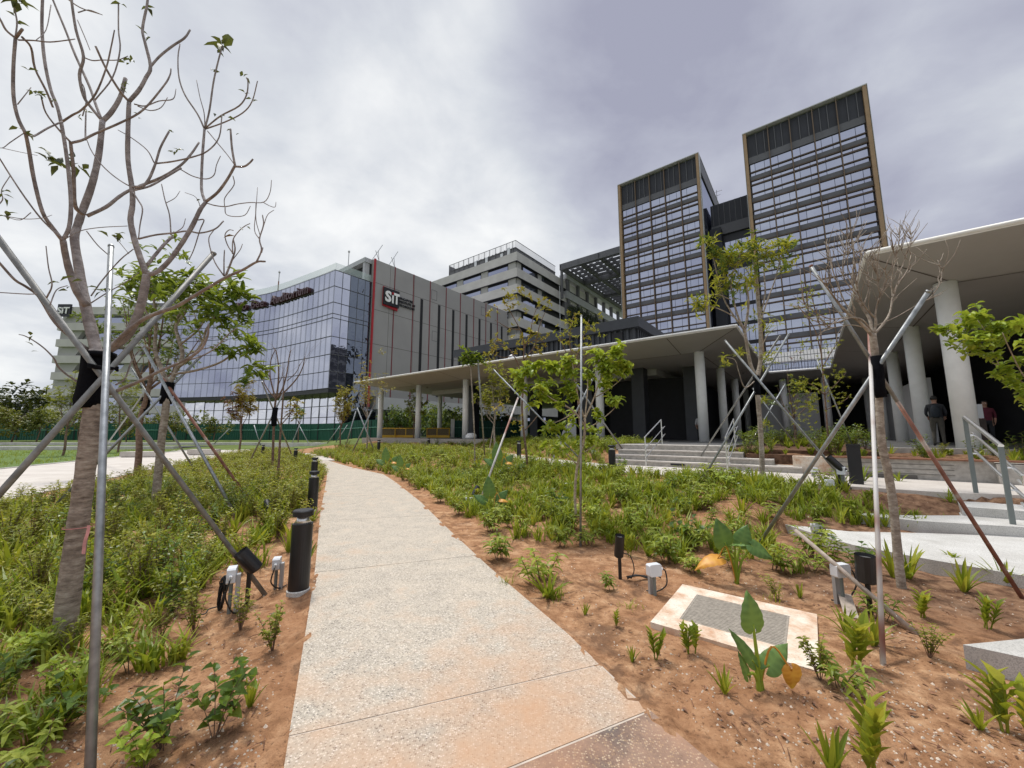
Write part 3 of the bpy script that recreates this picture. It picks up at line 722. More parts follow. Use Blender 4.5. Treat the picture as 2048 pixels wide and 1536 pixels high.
for z in (27.0, 22.3, 16.4): m.abox(AX, AX + .012, 35.4, 71.4, z, z + .07)
for b in (38.2, 43.5): m.abox(AX, AX + .012, b, b + .05, 7.8, 31)
part(m, 'panel_joint', 'soffit_joint', au)
m = MB()
for b, z in ((47.6, 27.6), (62.0, 28.0), (48.0, 19.4), (66.8, 21.0)):
    for q in ((0, 1.4, 0, .06), (0, 1.4, 1.9, 1.96), (0, .06, 0, 1.9), (1.34, 1.4, 0, 1.9)): m.abox(AX + .002, AX + .03, b + q[0], b + q[1], z + q[2], z + q[3])
part(m, 'access_panel', 'screen_metal', au)
m = MB(); m.abox(-70, AX + .1, 36.5, 71.5, 5.6, 7.68); part(m, 'fascia', 'fascia', au)
m = MB(); m.abox(-70, AX - .6, 31.2, 71.3, .8, 5.6); part(m, 'lower_glazing', 'dark_glass', au)
m = MB(); b = 37
while b < 71: m.abox(AX - .6, AX - .5, b, b + .09, .8, 5.59); b += 1.35
part(m, 'lower_mullion', 'metal_grey', au)
for b in (41.5, 50, 58.5, 67): m = MB(); m.abox(AX - .3, AX + .1, b, b + .5, .8, 5.6); part(m, 'post', 'fascia', au)
FR = [(-97.5, 17.6), (-91, 21.2), (-85, 23.8), (-79, 25.75), (-73.7, 26.95), (-70, 27.4), (-65.4, 27.85), (-61.1, 28.3), (-56.9, 28.6)]
def front(off=0.):
    P = catmull([Vector((a, b + off, 0)) for a, b in FR], 7); return [(p.x, p.y) for p in P]
def resample(pl, step):
    out = [pl[-1]]; acc = 0
    for p, q in zip(pl[::-1], pl[::-1][1:]):
        L = math.hypot(q[0] - p[0], q[1] - p[1]); t = step - acc
        while t < L: out.append((p[0] + (q[0] - p[0]) * t / L, p[1] + (q[1] - p[1]) * t / L)); t += step
        acc = L - (t - step)
    return out
ZR = [8.4, 11.0, 13.6, 16.4, 19.3, 20.0, 21.8, 24.4, 27.0]
FP = resample(front(), 1.45); rng = random.Random(4)
for z0, z1 in zip(ZR, ZR[1:]):
    m = MB()
    for p, q in zip(FP, FP[1:]):
        j = [rng.uniform(-.006, .006) for _ in range(4)]
        m.quad(AB(q[0], q[1] + j[0], z0), AB(p[0], p[1] + j[1], z0), AB(p[0], p[1] + j[2], z1), AB(q[0], q[1] + j[3], z1))
    b = 28.6
    while b < 31.1:
        b1 = min(b + 1.3, 31.2); j = [rng.uniform(-.012, .012) for _ in range(4)]
        m.quad(AB(-56.9 + j[0], b, z0), AB(-56.9 + j[1], b1, z0), AB(-56.9 + j[2], b1, z1), AB(-56.9 + j[3], b, z1)); b = b1
    part(m, 'glazing_row', 'curtain_glass', au)
for z0, z1 in zip([.8, 2.4, 4.4, 6.4] + ZR, [2.4, 4.4, 6.4] + ZR):    # full height end bay by the grey wall, glass darkened to imitate a reflection
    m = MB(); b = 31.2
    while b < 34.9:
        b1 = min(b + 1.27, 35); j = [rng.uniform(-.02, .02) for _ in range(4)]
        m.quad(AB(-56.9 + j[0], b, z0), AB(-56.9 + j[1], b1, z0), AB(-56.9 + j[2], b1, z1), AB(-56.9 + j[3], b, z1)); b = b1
    part(m, 'reflection_dark_glazing', 'dark_glass', au)
m = MB()
for p, q in zip(FP, FP[1:]):
    for z in ZR:
        A, Bq = AB(p[0], p[1] - .09, z), AB(q[0], q[1] - .09, z); m.tube([A, Bq], .038, 4, cap=False)
    m.tube([AB(p[0], p[1] - .06, 8.4), AB(p[0], p[1] - .06, 27)], .018, 4, cap=False)
for z in ZR: m.tube([AB(-56.82, 28.5, z), AB(-56.82, 35, z)], .038, 4)
b = 28.6
while b < 35: m.tube([AB(-56.84, b, 8.4), AB(-56.84, b, 27)], .024, 4); b += 1.3
part(m, 'mullion', 'screen_metal', au)
m = MB(); fr = front(.15)
m.prism(P2(fr + [(-57, 35), (-97, 35)]), 26.6, 26.95); part(m, 'roof', 'roof_felt', au)
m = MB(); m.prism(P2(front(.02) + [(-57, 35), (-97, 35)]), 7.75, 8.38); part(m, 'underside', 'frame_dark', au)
m = MB(); rp = resample(front(.1), 2.9)
for p, q in zip(rp, rp[1:]): m.quad(AB(*p, 27.02), AB(*q, 27.02), AB(*q, 28.25), AB(*p, 28.25))
m.quad(AB(-57.0, 28.7, 27.02), AB(-57, 34.9, 27.02), AB(-57, 34.9, 28.25), AB(-57, 28.7, 28.25))
part(m, 'roof_rail', 'rail_glass', au)
m = MB(); m.abox(-76, AX - .6, 33.6, 34.98, 30.3, 31.1); m.abox(AX - 1.3, AX - .75, 33.7, 34.98, 27, 30.3); part(m, 'roof_beam', 'metal_grey', au)
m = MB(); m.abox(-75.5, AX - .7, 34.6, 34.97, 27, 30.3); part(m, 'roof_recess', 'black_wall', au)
m = MB(); LP = resample(front(2.6), 2.2); rng = random.Random(6)
for z0, z1 in ((2.4, 4.2), (4.2, 6.0), (6.0, 7.74)):
    for p, q in zip(LP, LP[1:]):
        j = [rng.uniform(-.02, .02) for _ in range(4)]
        m.quad(AB(q[0], q[1] + j[0], z0), AB(p[0], p[1] + j[1], z0), AB(p[0], p[1] + j[2], z1), AB(q[0], q[1] + j[3], z1))
part(m, 'lower_front_glazing', 'pale_glass', au)
m = MB()
for p, q in zip(LP, LP[1:]):
    for z in (2.4, 4.2, 6.0): m.tube([AB(p[0], p[1] - .08, z), AB(q[0], q[1] - .08, z)], .05, 4, cap=False)
    m.tube([AB(p[0], p[1] - .06, 2.4), AB(p[0], p[1] - .06, 7.7)], .045, 4, cap=False)
part(m, 'lower_front_mullion', 'screen_metal', au)
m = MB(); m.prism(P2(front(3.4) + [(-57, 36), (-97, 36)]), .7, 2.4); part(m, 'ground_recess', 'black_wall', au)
for a, b in ((-61, 30.4), (-68.5, 29.6), (-76, 28.6), (-83, 26.8), (-90, 24)):
    m = MB(); m.lathe([(.62, 0), (.62, 1.7)], 16, o=AB(a, b, .72)); part(m, 'column', 'white_trim', au)

# roof things of the auditorium
for (u, v0, v1, Y, lab) in ((555, 592, 546, 68, 'red and grey warning mast behind the curved glass roof edge, left one'), (696, 540, 505, 66, 'red and grey warning mast on the roof beside the grey wall')):
    p, q = FY(u, v0, Y), FY(u, v1, Y); p.z = 26.9; q.x = p.x
    r = thing('roof_mast', lab, 'mast', p); m = MB(); h = q.z - p.z; m.tube([(0, 0, 0), (0, 0, h * .62)], .10, 6); m.build('pole', 'rusty_pipe', parent=r)
    m = MB(); m.tube([(0, 0, h * .62), (0, 0, h)], .07, 6); m.lathe([(.16, h), (.2, h + .2), (.05, h + .45)], 8); m.build('lamp', 'metal_grey', parent=r)
for i, b in enumerate((36.0, 39.2)):
    r = MB(); o_ = AB(-57.6, b, 31.1)
    for d0, d1 in (((-.9, 0), (1.0, .2)), ((1.0, -.2), (-.25, .1)), ((0, .9), (0, .5))): r.tube([o_ + E2 * d0[0] + E1 * d0[1], o_ + E2 * d1[0] + E1 * d1[1] + Vector((0, 0, 3.6 if d1[0] > .5 else 2.1))], .055, 5)
    tag(r.build('lightning_rod_frame', 'metal_grey'), ('crossed grey rod frame at the very corner of the grey wall top', 'second crossed grey rod frame along the grey wall top')[i], 'rod frame')
# wall signs
sg = thing('wall_sign', 'black and red square wall sign with white SiT letters and dark institute name', 'sign', AB(AX + .3, 39, 24))
def wall_fn(b0, z0, off): return lambda x, y, z: AB(AX + off + z, b0 + x, z0 + y) - sg.location
def slab(b0, b1, z0, z1, off0, off1, sk0=0., sk1=0.):
    m = MB(); P = [(b0, z0), (b1, z0 + sk0), (b1 + sk1, z1 + sk0), (b0 + sk1, z1)]
    A = [m.vert(AB(AX + off0, b, z)) for b, z in P]; Bq = [m.vert(AB(AX + off1, b, z)) for b, z in P]
    m.face(A[::-1]); m.face(Bq)
    for i in range(4): j = (i + 1) % 4; m.face((A[i], A[j], Bq[j], Bq[i]))
    return m
part(slab(36.75, 39.75, 23.35, 26.75, .14, .34, -.32, .0), 'red_backing', 'red_paint', sg)
part(slab(36.72, 39.86, 23.55, 26.55, .36, .60, .0, .0), 'black_panel', 'sign_black', sg)
def fit(name, txt, b0, b1, z0, h, mt, off, bold=.0):
    me = text_mesh(txt, 1.0, .05, bold); X = [v.co.x for v in me.vertices]; Y = [v.co.y for v in me.vertices]; x0, x1, y0, y1 = min(X), max(X), min(Y), max(Y)
    for v in me.vertices: v.co = AB(AX + off + v.co.z, b0 + (v.co.x - x0) / (x1 - x0) * (b1 - b0), z0 + (v.co.y - y0) / (y1 - y0) * h) - sg.location
    me.materials.clear(); me.materials.append(MATS[mt]); me.update(); o = bpy.data.objects.new(name, me); COL.objects.link(o); o.parent = sg
fit('letter_s', 'S', 36.92, 38.12, 24.05, 1.98, 'sign_white', .72, .04); fit('letter_i', '\u0131', 38.30, 38.60, 24.05, 1.42, 'sign_white', .72, .03); fit('letter_t', 'T', 38.62, 39.78, 24.05, 1.95, 'sign_white', .72, .04)
m = MB(); m.abox(AX + .62, AX + .77, 38.28, 38.62, 25.64, 26.0); part(m, 'letter_dot', 'red_paint', sg)
for i, (s_, L_) in enumerate((('SINGAPORE', 2.95), ('INSTITUTE OF', 3.5), ('TECHNOLOGY', 3.45))): fit('lettering', s_, 40.2, 40.2 + L_, 25.42 - i * .64, .46, 'sign_black', .14, .012)
s2 = thing('auditorium_lettering', 'dark letters reading Ho Bee Auditorium along the top of the curved glass', 'sign', AB(-70, 26.6, 24))
CP = front(-.25)[::-1]; CL = [0]
for p, q in zip(CP, CP[1:]): CL.append(CL[-1] + math.hypot(q[0] - p[0], q[1] - p[1]))
CPA = list(zip(CL, [p[0] for p in CP])); CPB = list(zip(CL, [p[1] for p in CP]))
def along(s0, z0):
    def fn(x, y, z):
        s_ = s0 - x; return AB(interp(s_, CPA), interp(s_, CPB) - z, z0 + y) - s2.location
    return fn
me_ = text_mesh('Auditorium', 2.25, .3); wA = max(v.co.x for v in me_.vertices)
text_obj('word', 'Auditorium', 2.25, .28, 'letter_maroon', s2, along(6.6 + wA * 1.12, 24.5), .035, 1.12)
text_obj('word', 'Bee', 2.25, .28, 'letter_maroon', s2, along(6.6 + wA * 1.12 + 5.4, 24.5), .035, 1.12)
text_obj('word', 'Ho', 2.25, .28, 'letter_maroon', s2, along(6.6 + wA * 1.12 + 9.4, 24.5), .035, 1.12)

# ------------------------------------------------------------------ banded block behind
bb = thing('banded_block', 'stone banded office block with fenced plant roof, behind the grey wall', 'building', AB(-70, 85, 1))
CA, CB, CH0 = -54.4, 72.6, 46.6
zt = CH0
m = MB(); m.abox(CA - 60, CA - 1.4, CB + 1.4, CB + 45, 1, CH0 - 2); part(m, 'core', 'spandrel_grey', bb)
k = 0
while zt > 6:
    ext = .14 * k
    m = MB(); m.abox(CA - 60, CA + ext, CB - ext, CB + 45, zt - 2.35, zt); part(m, 'parapet_band', 'band_stone', bb)
    m = MB(); m.abox(CA - 60, CA + ext + .10, CB - ext - .10, CB + 44.9, zt - 2.46, zt - 2.352); part(m, 'ledge', 'frame_dark', bb)
    m = MB(); m.abox(CA - 59, CA - 1.0, CB + .55, CB + .62, zt - 4.3, zt - 2.36)
    part(m, 'shadow_gap', 'black_wall', bb)
    for i in range(6):
        a = CA - 3.2 - i * 9.2; m = MB()
        m.abox(a - 7.2, a, CB + .38, CB + .54, zt - 4.28, zt - 2.95)
        part(m, 'window', 'blue_glass', bb)
    for i in range(6): a = CA - .6 - i * 9.2; m = MB(); m.abox(a - 2.3, a, CB + .25, CB + .56, zt - 4.3, zt - 2.36); part(m, 'pier', 'stone_far', bb)
    m = MB(); m.abox(CA - .62, CA - .55, CB + 1, CB + 44, zt - 4.3, zt - 2.36); part(m, 'shadow_gap', 'black_wall', bb)
    m = MB(); m.abox(CA - .54, CA - .40, CB + 3.2, CB + 8.4, zt - 4.28, zt - 2.95); m.abox(CA - .54, CA - .40, CB + 12, CB + 13, zt - 4.28, zt - 2.4); part(m, 'window', 'blue_glass', bb)
    for b in (CB + .6, CB + 10): m = MB(); m.abox(CA - .56, CA - .3, b, b + 1.6, zt - 4.3, zt - 2.36); part(m, 'pier', 'stone_far', bb)
    zt -= 4.25; k += 1
rs = MB(); rs.abox(CA - 26, CA - 1.6, CB + 1.6, CB + 1.72, CH0, CH0 + 2.3); rs.abox(CA - 1.72, CA - 1.6, CB + 1.6, CB + 21, CH0, CH0 + 2.3); rs.abox(CA - 26, CA - 25.9, CB + 1.6, CB + 21, CH0, CH0 + 3.9)
part(rs, 'screen_panel', 'screen_metal', bb)
rs = MB()
for i in range(50): rs.abox(CA - 26 + i * .49, CA - 25.86 + i * .49, CB + 1.42, CB + 1.56, CH0, CH0 + 4.0) if i % 4 == 0 else rs.abox(CA - 26 + i * .49, CA - 25.95 + i * .49, CB + 1.48, CB + 1.52, CH0 + 2, CH0 + 4.0)
for i in range(40): rs.abox(CA - 1.55, CA - 1.47, CB + 1.5 + i * .49, CB + 1.55 + i * .49, CH0 if i % 4 == 0 else CH0 + 2, CH0 + 4.0)
for z in (CH0 + 2, CH0 + 3.95): rs.abox(CA - 26, CA - 1.45, CB + 1.44, CB + 1.56, z, z + .1); rs.abox(CA - 1.57, CA - 1.45, CB + 1.44, CB + 21, z, z + .1)
part(rs, 'fence_frame', 'screen_metal', bb)
rs = MB(); rs.abox(CA - 20, CA - 5, CB + 6, CB + 16, CH0, CH0 + 2.9)
for i in range(14): rs.abox(CA - 22 + i * 1.4, CA - 21.7 + i * 1.4, CB + 3, CB + 18, CH0 + 3.1, CH0 + 3.35)
part(rs, 'plant_frame', 'screen_metal', bb)
for a, h in ((-4, 1.9), (-6.3, 1.0), (-11.6, 1.5), (-15.6, 1.6)): rs = MB(); rs.abox(CA + a, CA + a + .8, CB + 1.2, CB + 1.44, CH0 + .6, CH0 + .6 + h); part(rs, 'aerial_panel', 'white_plastic', bb)
# service wing and solar roof
sw = thing('service_wing', 'dark open framed wing with climbing plants below the solar roof', 'building', AB(-58, 110, 1))
m = MB(); m.abox(-62, -54.0, 95.5, 160, 1, 40); part(m, 'wall', 'screen_metal', sw)
m = MB(); m.abox(-56, -53.6, 96, 160, 41.2, 43.4); m.abox(-56, -53.6, 96, 160, 47.2, 48.6); part(m, 'beam', 'metal_grey', sw)
m = MB()
for i in range(10): m.abox(-54.6, -53.7, 97 + i * 6.4, 98 + i * 6.4, 40, 49.5)
part(m, 'post', 'screen_metal', sw)
m = MB(); rng = random.Random(8)
for i in range(1500): m.leaf(AB(-53.6 + rng.uniform(-.2, .4), rng.uniform(97, 118), rng.uniform(33.5, 40.6) - abs(rng.gauss(0, 1))), Vector((rng.uniform(-1, 1), -.5, -1)), rng.uniform(.5, .9), .4, rng, .4)
part(m, 'climbing_plant', 'leaf_forest', sw)
sr = thing('solar_roof', 'slatted solar panel roof on dark trusses spanning to the left tower', 'roof', AB(-42, 110, 49))
m = MB()
for b in (92.4, 107, 122): m.abox(-53.8, -30.7, b, b + .5, 48.4, 50.2)
for a in (-53.8, -47.8, -41.8, -35.8): m.abox(a, a + .4, 92.4, 150, 48.5, 50.1)
part(m, 'truss', 'screen_metal', sr)
m = MB(); b = 93
while b < 150: m.abox(-53, -31, b, b + .14, 49.3, 50.2); b += 2.4
part(m, 'purlin', 'spandrel_grey', sr)
m = MB()
for i in range(11):
    a = -53.3 + i * 2.05
    for j in range(24):
        if (i, j % 8) in ((3, 5), (7, 2)): continue
        m.abox(a, a + 1.12, 93 + j * 2.4, 95.0 + j * 2.4, 50.3, 50.4)
part(m, 'solar_panel', 'spandrel_grey', sr)
m = MB()
for a in (-53.7, -31.2): m.abox(a, a + .6, 92.6, 93.2, 40, 48.6)
part(m, 'post', 'screen_metal', sr)

# ------------------------------------------------------------------ far left block
lb = thing('far_block', 'far left stone banded block with small SiT sign on its top corner', 'building', (-95, 100, 0))
def lx(x, y, z): return Vector((x, y, z))
ZT = 33.6; k = 0
m = MB(); m.box(-116.2, -66, 96.5, 130, 0, ZT - 1); part(m, 'core', 'stone_far', lb)
z = ZT
while z > 5:
    sh = .18 * (k % 2) - .0 * k
    m = MB(); m.box(-114.8 - sh, -66, 94.6 - sh * .2, 131, z - 1.9, z); part(m, 'parapet_band', 'band_stone', lb)
    m = MB(); x = -109.4 + (k % 2) * .8
    while x < -68:
        q_ = MB(); q_.obox((x, 96.2, z - 4.1), Vector((11.5, 0, 0)), Vector((0, .25, 0)), Vector((1.2, 0, 2.15))); part(q_, 'window', 'blue_glass', lb)
        x += 14.5
    for x in (-114.6, -98.5, -84): m = MB(); m.obox((x - sh, 95.2, z - 4.2), Vector((4.4, 0, 0)), Vector((0, 1, 0)), Vector((1.4, 0, 2.28))); part(m, 'pier', 'stone_far', lb)
    z -= 4.2; k += 1
m = MB(); m.box(-100, -72, 98, 120, ZT, ZT + 2.2); part(m, 'roof_house', 'screen_metal', lb)
s3 = thing('roof_sign', 'small dark blue corner sign with white SiT letters on the far block', 'sign', (-113, 94.3, 31))
m = MB(); m.box(-115.2, -111.9, 94.2, 94.55, 31.0, 34.2); part(m, 'panel', 'sign_black', s3)
text_obj('letters', 'SiT', 2.3, .06, 'sign_white', s3, lambda x, y, z: Vector((-115.0 + x, 94.1 - z, 31.75 + y)) - s3.location, .05)

# ------------------------------------------------------------------ hoarding, barriers
def hoarding(name, label, pts, h, zf):
    r = thing(name, label, 'fence', (pts[0][0], pts[0][1], zf(*pts[0]))); m = MB(); rl = MB(); PS = []
    for p, q in zip(pts, pts[1:]):
        p, q = Vector((*p, 0)), Vector((*q, 0)); d = (q - p); L = d.length; d.normalize(); nrm_ = Vector((d.y, -d.x, 0)); nn = int(L / .3)
        if nrm_.y > 0: nrm_ = -nrm_
        for i in range(nn):
            a = p + d * (L * i / nn); z = zf(a.x, a.y) + .05
            for f0, f1, o0, o1 in ((0, .5, .0, .0), (.5, .6, .0, .05), (.6, .9, .05, .05), (.9, 1., .05, 0)):
                A, B_ = a + d * (L / nn * f0) + nrm_ * o0, a + d * (L / nn * f1) + nrm_ * o1
                m.quad((A.x, A.y, z), (B_.x, B_.y, z), (B_.x, B_.y, z + h), (A.x, A.y, z + h))
        z0, z1 = zf(p.x, p.y), zf(q.x, q.y); o_ = nrm_ * .1
        rl.tube([p + o_ + Vector((0, 0, z0 + h * .63)), q + o_ + Vector((0, 0, z1 + h * .63))], .045, 5)
        np_ = max(1, int(L / 3.2))
        for i in range(np_): a = p + d * (L * (i + .5) / np_) + nrm_ * .1; ps = MB(); PS.append(ps); ps.tube([(a.x, a.y, zf(a.x, a.y)), (a.x, a.y, zf(a.x, a.y) + h)], .05, 5)
    part(m, 'panel', 'green_panel', r); part(rl, 'rail', 'green_rail', r)
    for ps in PS: part(ps, 'post', 'frame_dark', r)
    return r
hz = lambda x, y: max(.62, gz(x, y) - .05)
hoarding('hoarding_fence', 'long green metal hoarding running before the curved glass building', [(-95, 47), (-52, 51), (-27, 52), (-15, 44.5)], 2.15, hz)
hoarding('hoarding_fence', 'short green metal hoarding seen between the canopy columns', [(-6.9, 45), (8, 47)], 2.1, lambda x, y: .95)
m = MB(); m.box(-6.75, -6.35, 42.6, 42.75, 1.0, 3.2); tag(m.build('white_post', 'white_trim'), 'upright white board left of the green hoarding under the canopy', 'board')
def barrier():
    r = thing('barrier', 'yellow plastic crowd barrier, leftmost beside the end column', 'barrier'); w, h = 1.35, 1.12
    m = MB(); m.tube(catmull([Vector(q) for q in ((-w / 2, 0, .05), (-w / 2, 0, h - .12), (-w / 2 + .1, 0, h), (w / 2 - .1, 0, h), (w / 2, 0, h - .12), (w / 2, 0, .05))], 3), .045, 6); m.build('frame', 'yellow_plastic', parent=r)
    m = MB(); m.box(-w / 2, w / 2, -.02, .02, .05, .42); m.build('lower_panel', 'yellow_plastic', parent=r)
    m = MB(); m.box(-w / 2 + .05, w / 2 - .05, -.008, .008, .42, h - .05); m.build('mesh_infill', 'brown_mesh', parent=r)
    m = MB(); m.box(-w / 2 + .1, -w / 2 + .18, -.25, .25, 0, .05); m.box(w / 2 - .18, w / 2 - .1, -.25, .25, 0, .05); m.build('foot', 'black_paint', parent=r); return r
b0 = barrier(); bl = ['yellow plastic crowd barrier, leftmost beside the end column', 'yellow plastic crowd barrier, second from the end column', 'yellow plastic crowd barrier just left of the second column', 'yellow plastic crowd barrier just right of the paired columns', 'yellow plastic crowd barrier nearest the white board']
for i, u in enumerate((776, 798, 824, 866, 886)):
    p = FY(u, 880, 40.5 + (i % 2) * .5); p.z = 1.02
    q = b0 if i == 0 else dup(b0, p, 0, 1, bl[i]); q.location = p; q.rotation_euler.z = .2 - .1 * i; q['group'] = 'yellow barriers under the canopy'

# ------------------------------------------------------------------ bollards, spotlights, junction boxes
def gp(u, v, z): p = G(u, v, z); p.z = gn(p.x, p.y); return p
bo = thing('bollard_light', 'nearest black bollard light, at the left edge of the walkway', 'bollard', group='black bollard lights along the paths')
m = MB(); m.lathe([(.098, .02), (.098, .66)], 28); q = m.build('body', 'black_paint', parent=bo)
m = MB(); m.lathe([(.086, .66), (.058, .70), (.060, .735)], 24); m.build('lamp_ring', 'steel', parent=bo, smooth=True)
m = MB(); m.lathe([(.099, .735), (.099, .785), (.090, .795)], 28); m.build('cap', 'black_paint', parent=bo)
m = MB(); m.lathe([(.108, -.06), (.108, .012), (.10, .02)], 20); m.build('footing', 'granite', parent=bo)
spots = [((-2.17, 4.14), bo['label']), ((-4.17, 8.29), 'second black bollard light up the left edge of the walkway'), ((-6.5, 12.9), 'third black bollard light up the left edge of the walkway'),
         (G(590, 926, 0), 'far black bollard light at the bend of the walkway'), (G(525, 912, 0), 'far black bollard light left of the bare sapling'),
         (G(1225, 944, .53), 'black bollard light before the middle steps'), (G(1038, 920, .45), 'black bollard light behind the thin tree in the middle of the bed'),
         (G(757, 904, .48), 'small far black bollard light before the end column'), (G(857, 899, .48), 'small far black bollard light before the paired columns'),]
for i, (p, lab) in enumerate(spots):
    z = .02 if i < 3 else (max(gn(p[0], p[1]), .42 if i > 4 else 0))
    o = bo if i == 0 else dup(bo, (0, 0, 0), 0, 1, lab)
    o.location = (p[0], p[1], z)
def spotlight(label, loc, h, tilt, az, L=.23, r=.058, lens=True):
    t = thing('spotlight', label, 'spotlight', loc, 0, 'black garden spotlights on stakes')
    m = MB(); m.tube([(0, 0, -.1), (0, 0, h)], .02, 6); m.tube([(0, 0, h), (0, 0, h + .04)], .026, 8); m.build('stake', 'black_paint', parent=t)
    d = Vector((math.sin(rad(az)) * math.cos(rad(tilt)), math.cos(rad(az)) * math.cos(rad(tilt)), math.sin(rad(tilt)))); c = Vector((0, 0, h + .06))
    m = MB(); a = c - d * L * .4; b = c + d * L * .6
    m.tube([a, a + d * .012, b], [r * .8, r, r], 22, cap=False); m.tube([b, b - d * .03], [r * .9, r * .86], 22, cap=False); m.face([m.vert(a + q) for q in circ(d, r * .8, 22)]); hd = m.build('lamp_head', 'black_paint', parent=t)
    m = MB(); m.face([m.vert(b - d * .03 + q) for q in circ(d, r * .95, 22)]); m.build('lens', 'steel', parent=hd); return t
def circ(d, r, n):
    x = d.orthogonal().normalized(); y = d.cross(x); return [x * r * math.cos(2 * math.pi * k / n) + y * r * math.sin(2 * math.pi * k / n) for k in range(n)]
spotlight('big black spotlight tilted up beside the nearest junction box', gp(494, 1205, 0), .33, 52, -125, .24, .064)
spotlight('black spotlight leaning among the shrubs left of the second bollard', gp(535, 1030, 0), .08, 35, -50, .24, .06)
spotlight('black spotlight on a short stake deep in the middle bed', gp(950, 975, .3), .16, 50, 40, .26, .06)
spotlight('tall upright black spotlight near the middle of the soil', gp(1240, 1146, .05), .27, 78, 170, .25, .052)
spotlight('black spotlight with rounded body beside the right bare tree pole', gp(1742, 1230, 0), .30, 86, 200, .24, .075)
spotlight('black spotlight tilted steeply before the planter wall', gp(1682, 992, .4), .40, 50, -60, .36, .066)
spotlight('black floodlight low in the planting before the bollard by the steps', gp(1211, 905, .7), .1, 60, 160, .22, .09)
def jbox(label, loc, h, w=.15, hh=.105, face=0., back=False, cab=True):
    t = thing('junction_box', label, 'junction box', loc, rad(face), 'white electrical boxes on posts')
    m = MB(); m.box(-.028, .028, -.018, .014, -.1, h + hh * .5); m.build('post', 'metal_grey', parent=t)
    bm = MB(); y0, y1 = (.016, .085) if back else (-.088, -.02)
    c = .012; X = w / 2; Z0, Z1 = h, h + hh
    ring = lambda y, k: [bm.vert((x, y, z)) for x, z in ((-X + k, Z0), (X - k, Z0), (X, Z0 + k), (X, Z1 - k), (X - k, Z1), (-X + k, Z1), (-X, Z1 - k), (-X, Z0 + k))]
    R0, R1 = ring(y0, c), ring(y1, c)
    for i in range(8): j = (i + 1) % 8; bm.face((R0[i], R0[j], R1[j], R1[i]))
    bm.face(R0[::-1]); bm.face(R1); bx_ = bm.build('box', 'white_plastic', parent=t)
    m = MB(); ym = (y0 + y1) / 2; m.tube([(X, ym, (Z0 + Z1) / 2), (X + .03, ym, (Z0 + Z1) / 2)], .014, 8); m.build('cable_gland', 'sign_white', parent=bx_)
    if cab:
        m = MB(); zc = (Z0 + Z1) / 2; m.tube(catmull([Vector(q) for q in ((X + .03, ym, zc), (X + .07, ym, zc - .03), (X + .06, ym - .02, zc - .15), (X - .01, ym + .04, .02), (X - .1, ym + .1, .015))], 4), .007, 6); m.build('cable', 'cable', parent=t)
    m = MB(); m.tube([(.0, ym, Z0), (.0, ym, -.05)], .016, 6); m.build('conduit', 'post_grey', parent=t); return t
jb = [((472, 1222, 0), .27, 'junction box nearest the camera, beside the big spotlight, with coiled cable', -62, .13, .13), ((562, 1176, 0), .20, 'junction box standing just left of the nearest bollard', -70, .11, .115),
      ((1302, 1162, .1), .19, 'junction box beside the concrete drain slab', 18, .14, .115), ((1676, 1207, 0), .26, 'junction box beside the rounded spotlight in the right bed', 12, .16, .115),
      ((1626, 1047, .25), .15, 'junction box above the end of the lower granite path', 6, .145, .11), ((1656, 990, .42), .14, 'junction box below the planter wall, upper of the two', 8, .15, .12), ((1690, 990, .42), .30, 'junction box leaning near the planter wall spotlight', -60, .13, .15),
      ((937, 985, .3), .05, 'small junction box beside the short spotlight in the middle bed', 4, .18, .16), ((1033, 930, .4), .1, 'junction box just left of the middle bed bollard', 10, .16, .15), ((1019, 924, .4), .08, 'far junction box behind the middle bed bollard', 8, .16, .14), ((1187, 918, .6), .1, 'junction box beside the left end of the middle steps', 10, .16, .14), ((1625, 948, .6), .14, 'pale junction box before the low beige wall', 5, .15, .12)]
for (q, h, lab, fa, w, hh) in jb: jbox('white ' + lab if 'pale' not in lab else lab, gp(*q), h, w, hh, fa, cab=lab[:4] != 'far ')
m = MB(); rng = random.Random(3); c = gp(438, 1215, 0)
for k in range(9):
    w = rng.uniform(.03, .06); P = [c + Vector((w * math.cos(t) * .8 + rng.uniform(-.01, .01) + .03 * math.sin(t * .5), w * .5 * math.sin(t) + rng.uniform(-.02, .02), .14 + .14 * math.sin(t) + rng.uniform(-.01, .01))) for t in [i * math.pi / 5 for i in range(11)]]
    m.tube(catmull(P, 2), .0055, 5)
m.tube(catmull([c + Vector(q) for q in ((.02, 0, .2), (.08, 0, .25), (.14, 0, .30), (.16, .02, .31))], 3), .006, 5)
m.tube(catmull([c + Vector(q) for q in ((0, 0, .02), (-.05, -.06, .02), (-.02, -.14, .015), (-.12, -.16, .012))], 3), .006, 5)
tag(m.build('cable_coil', 'cable', smooth=True), 'coil of black cable hanging by the nearest junction box', 'cable')
m = MB(); c = gp(1258, 1150, .05)
for k in range(6): m.tube(catmull([c + Vector(((-.02 + .10 * i + rng.uniform(-.01, .01)), rng.uniform(-.025, .025), .02 + .025 * math.sin(i * 1.3) + rng.uniform(0, .02))) for i in range(4)], 3), .006, 5)
m.tube(catmull([c + Vector(q) for q in ((-.05, .05, .28), (.03, .03, .25), (.06, 0, .12), (.02, 0, .02))], 3), .006, 5); m.tube(catmull([c + Vector(q) for q in ((.2, 0, .03), (.3, .05, .05), (.36, .02, .02))], 3), .007, 5)
tag(m.build('cable_coil', 'cable', smooth=True), 'flat bundle of black cable on the soil by the upright spotlight', 'cable')

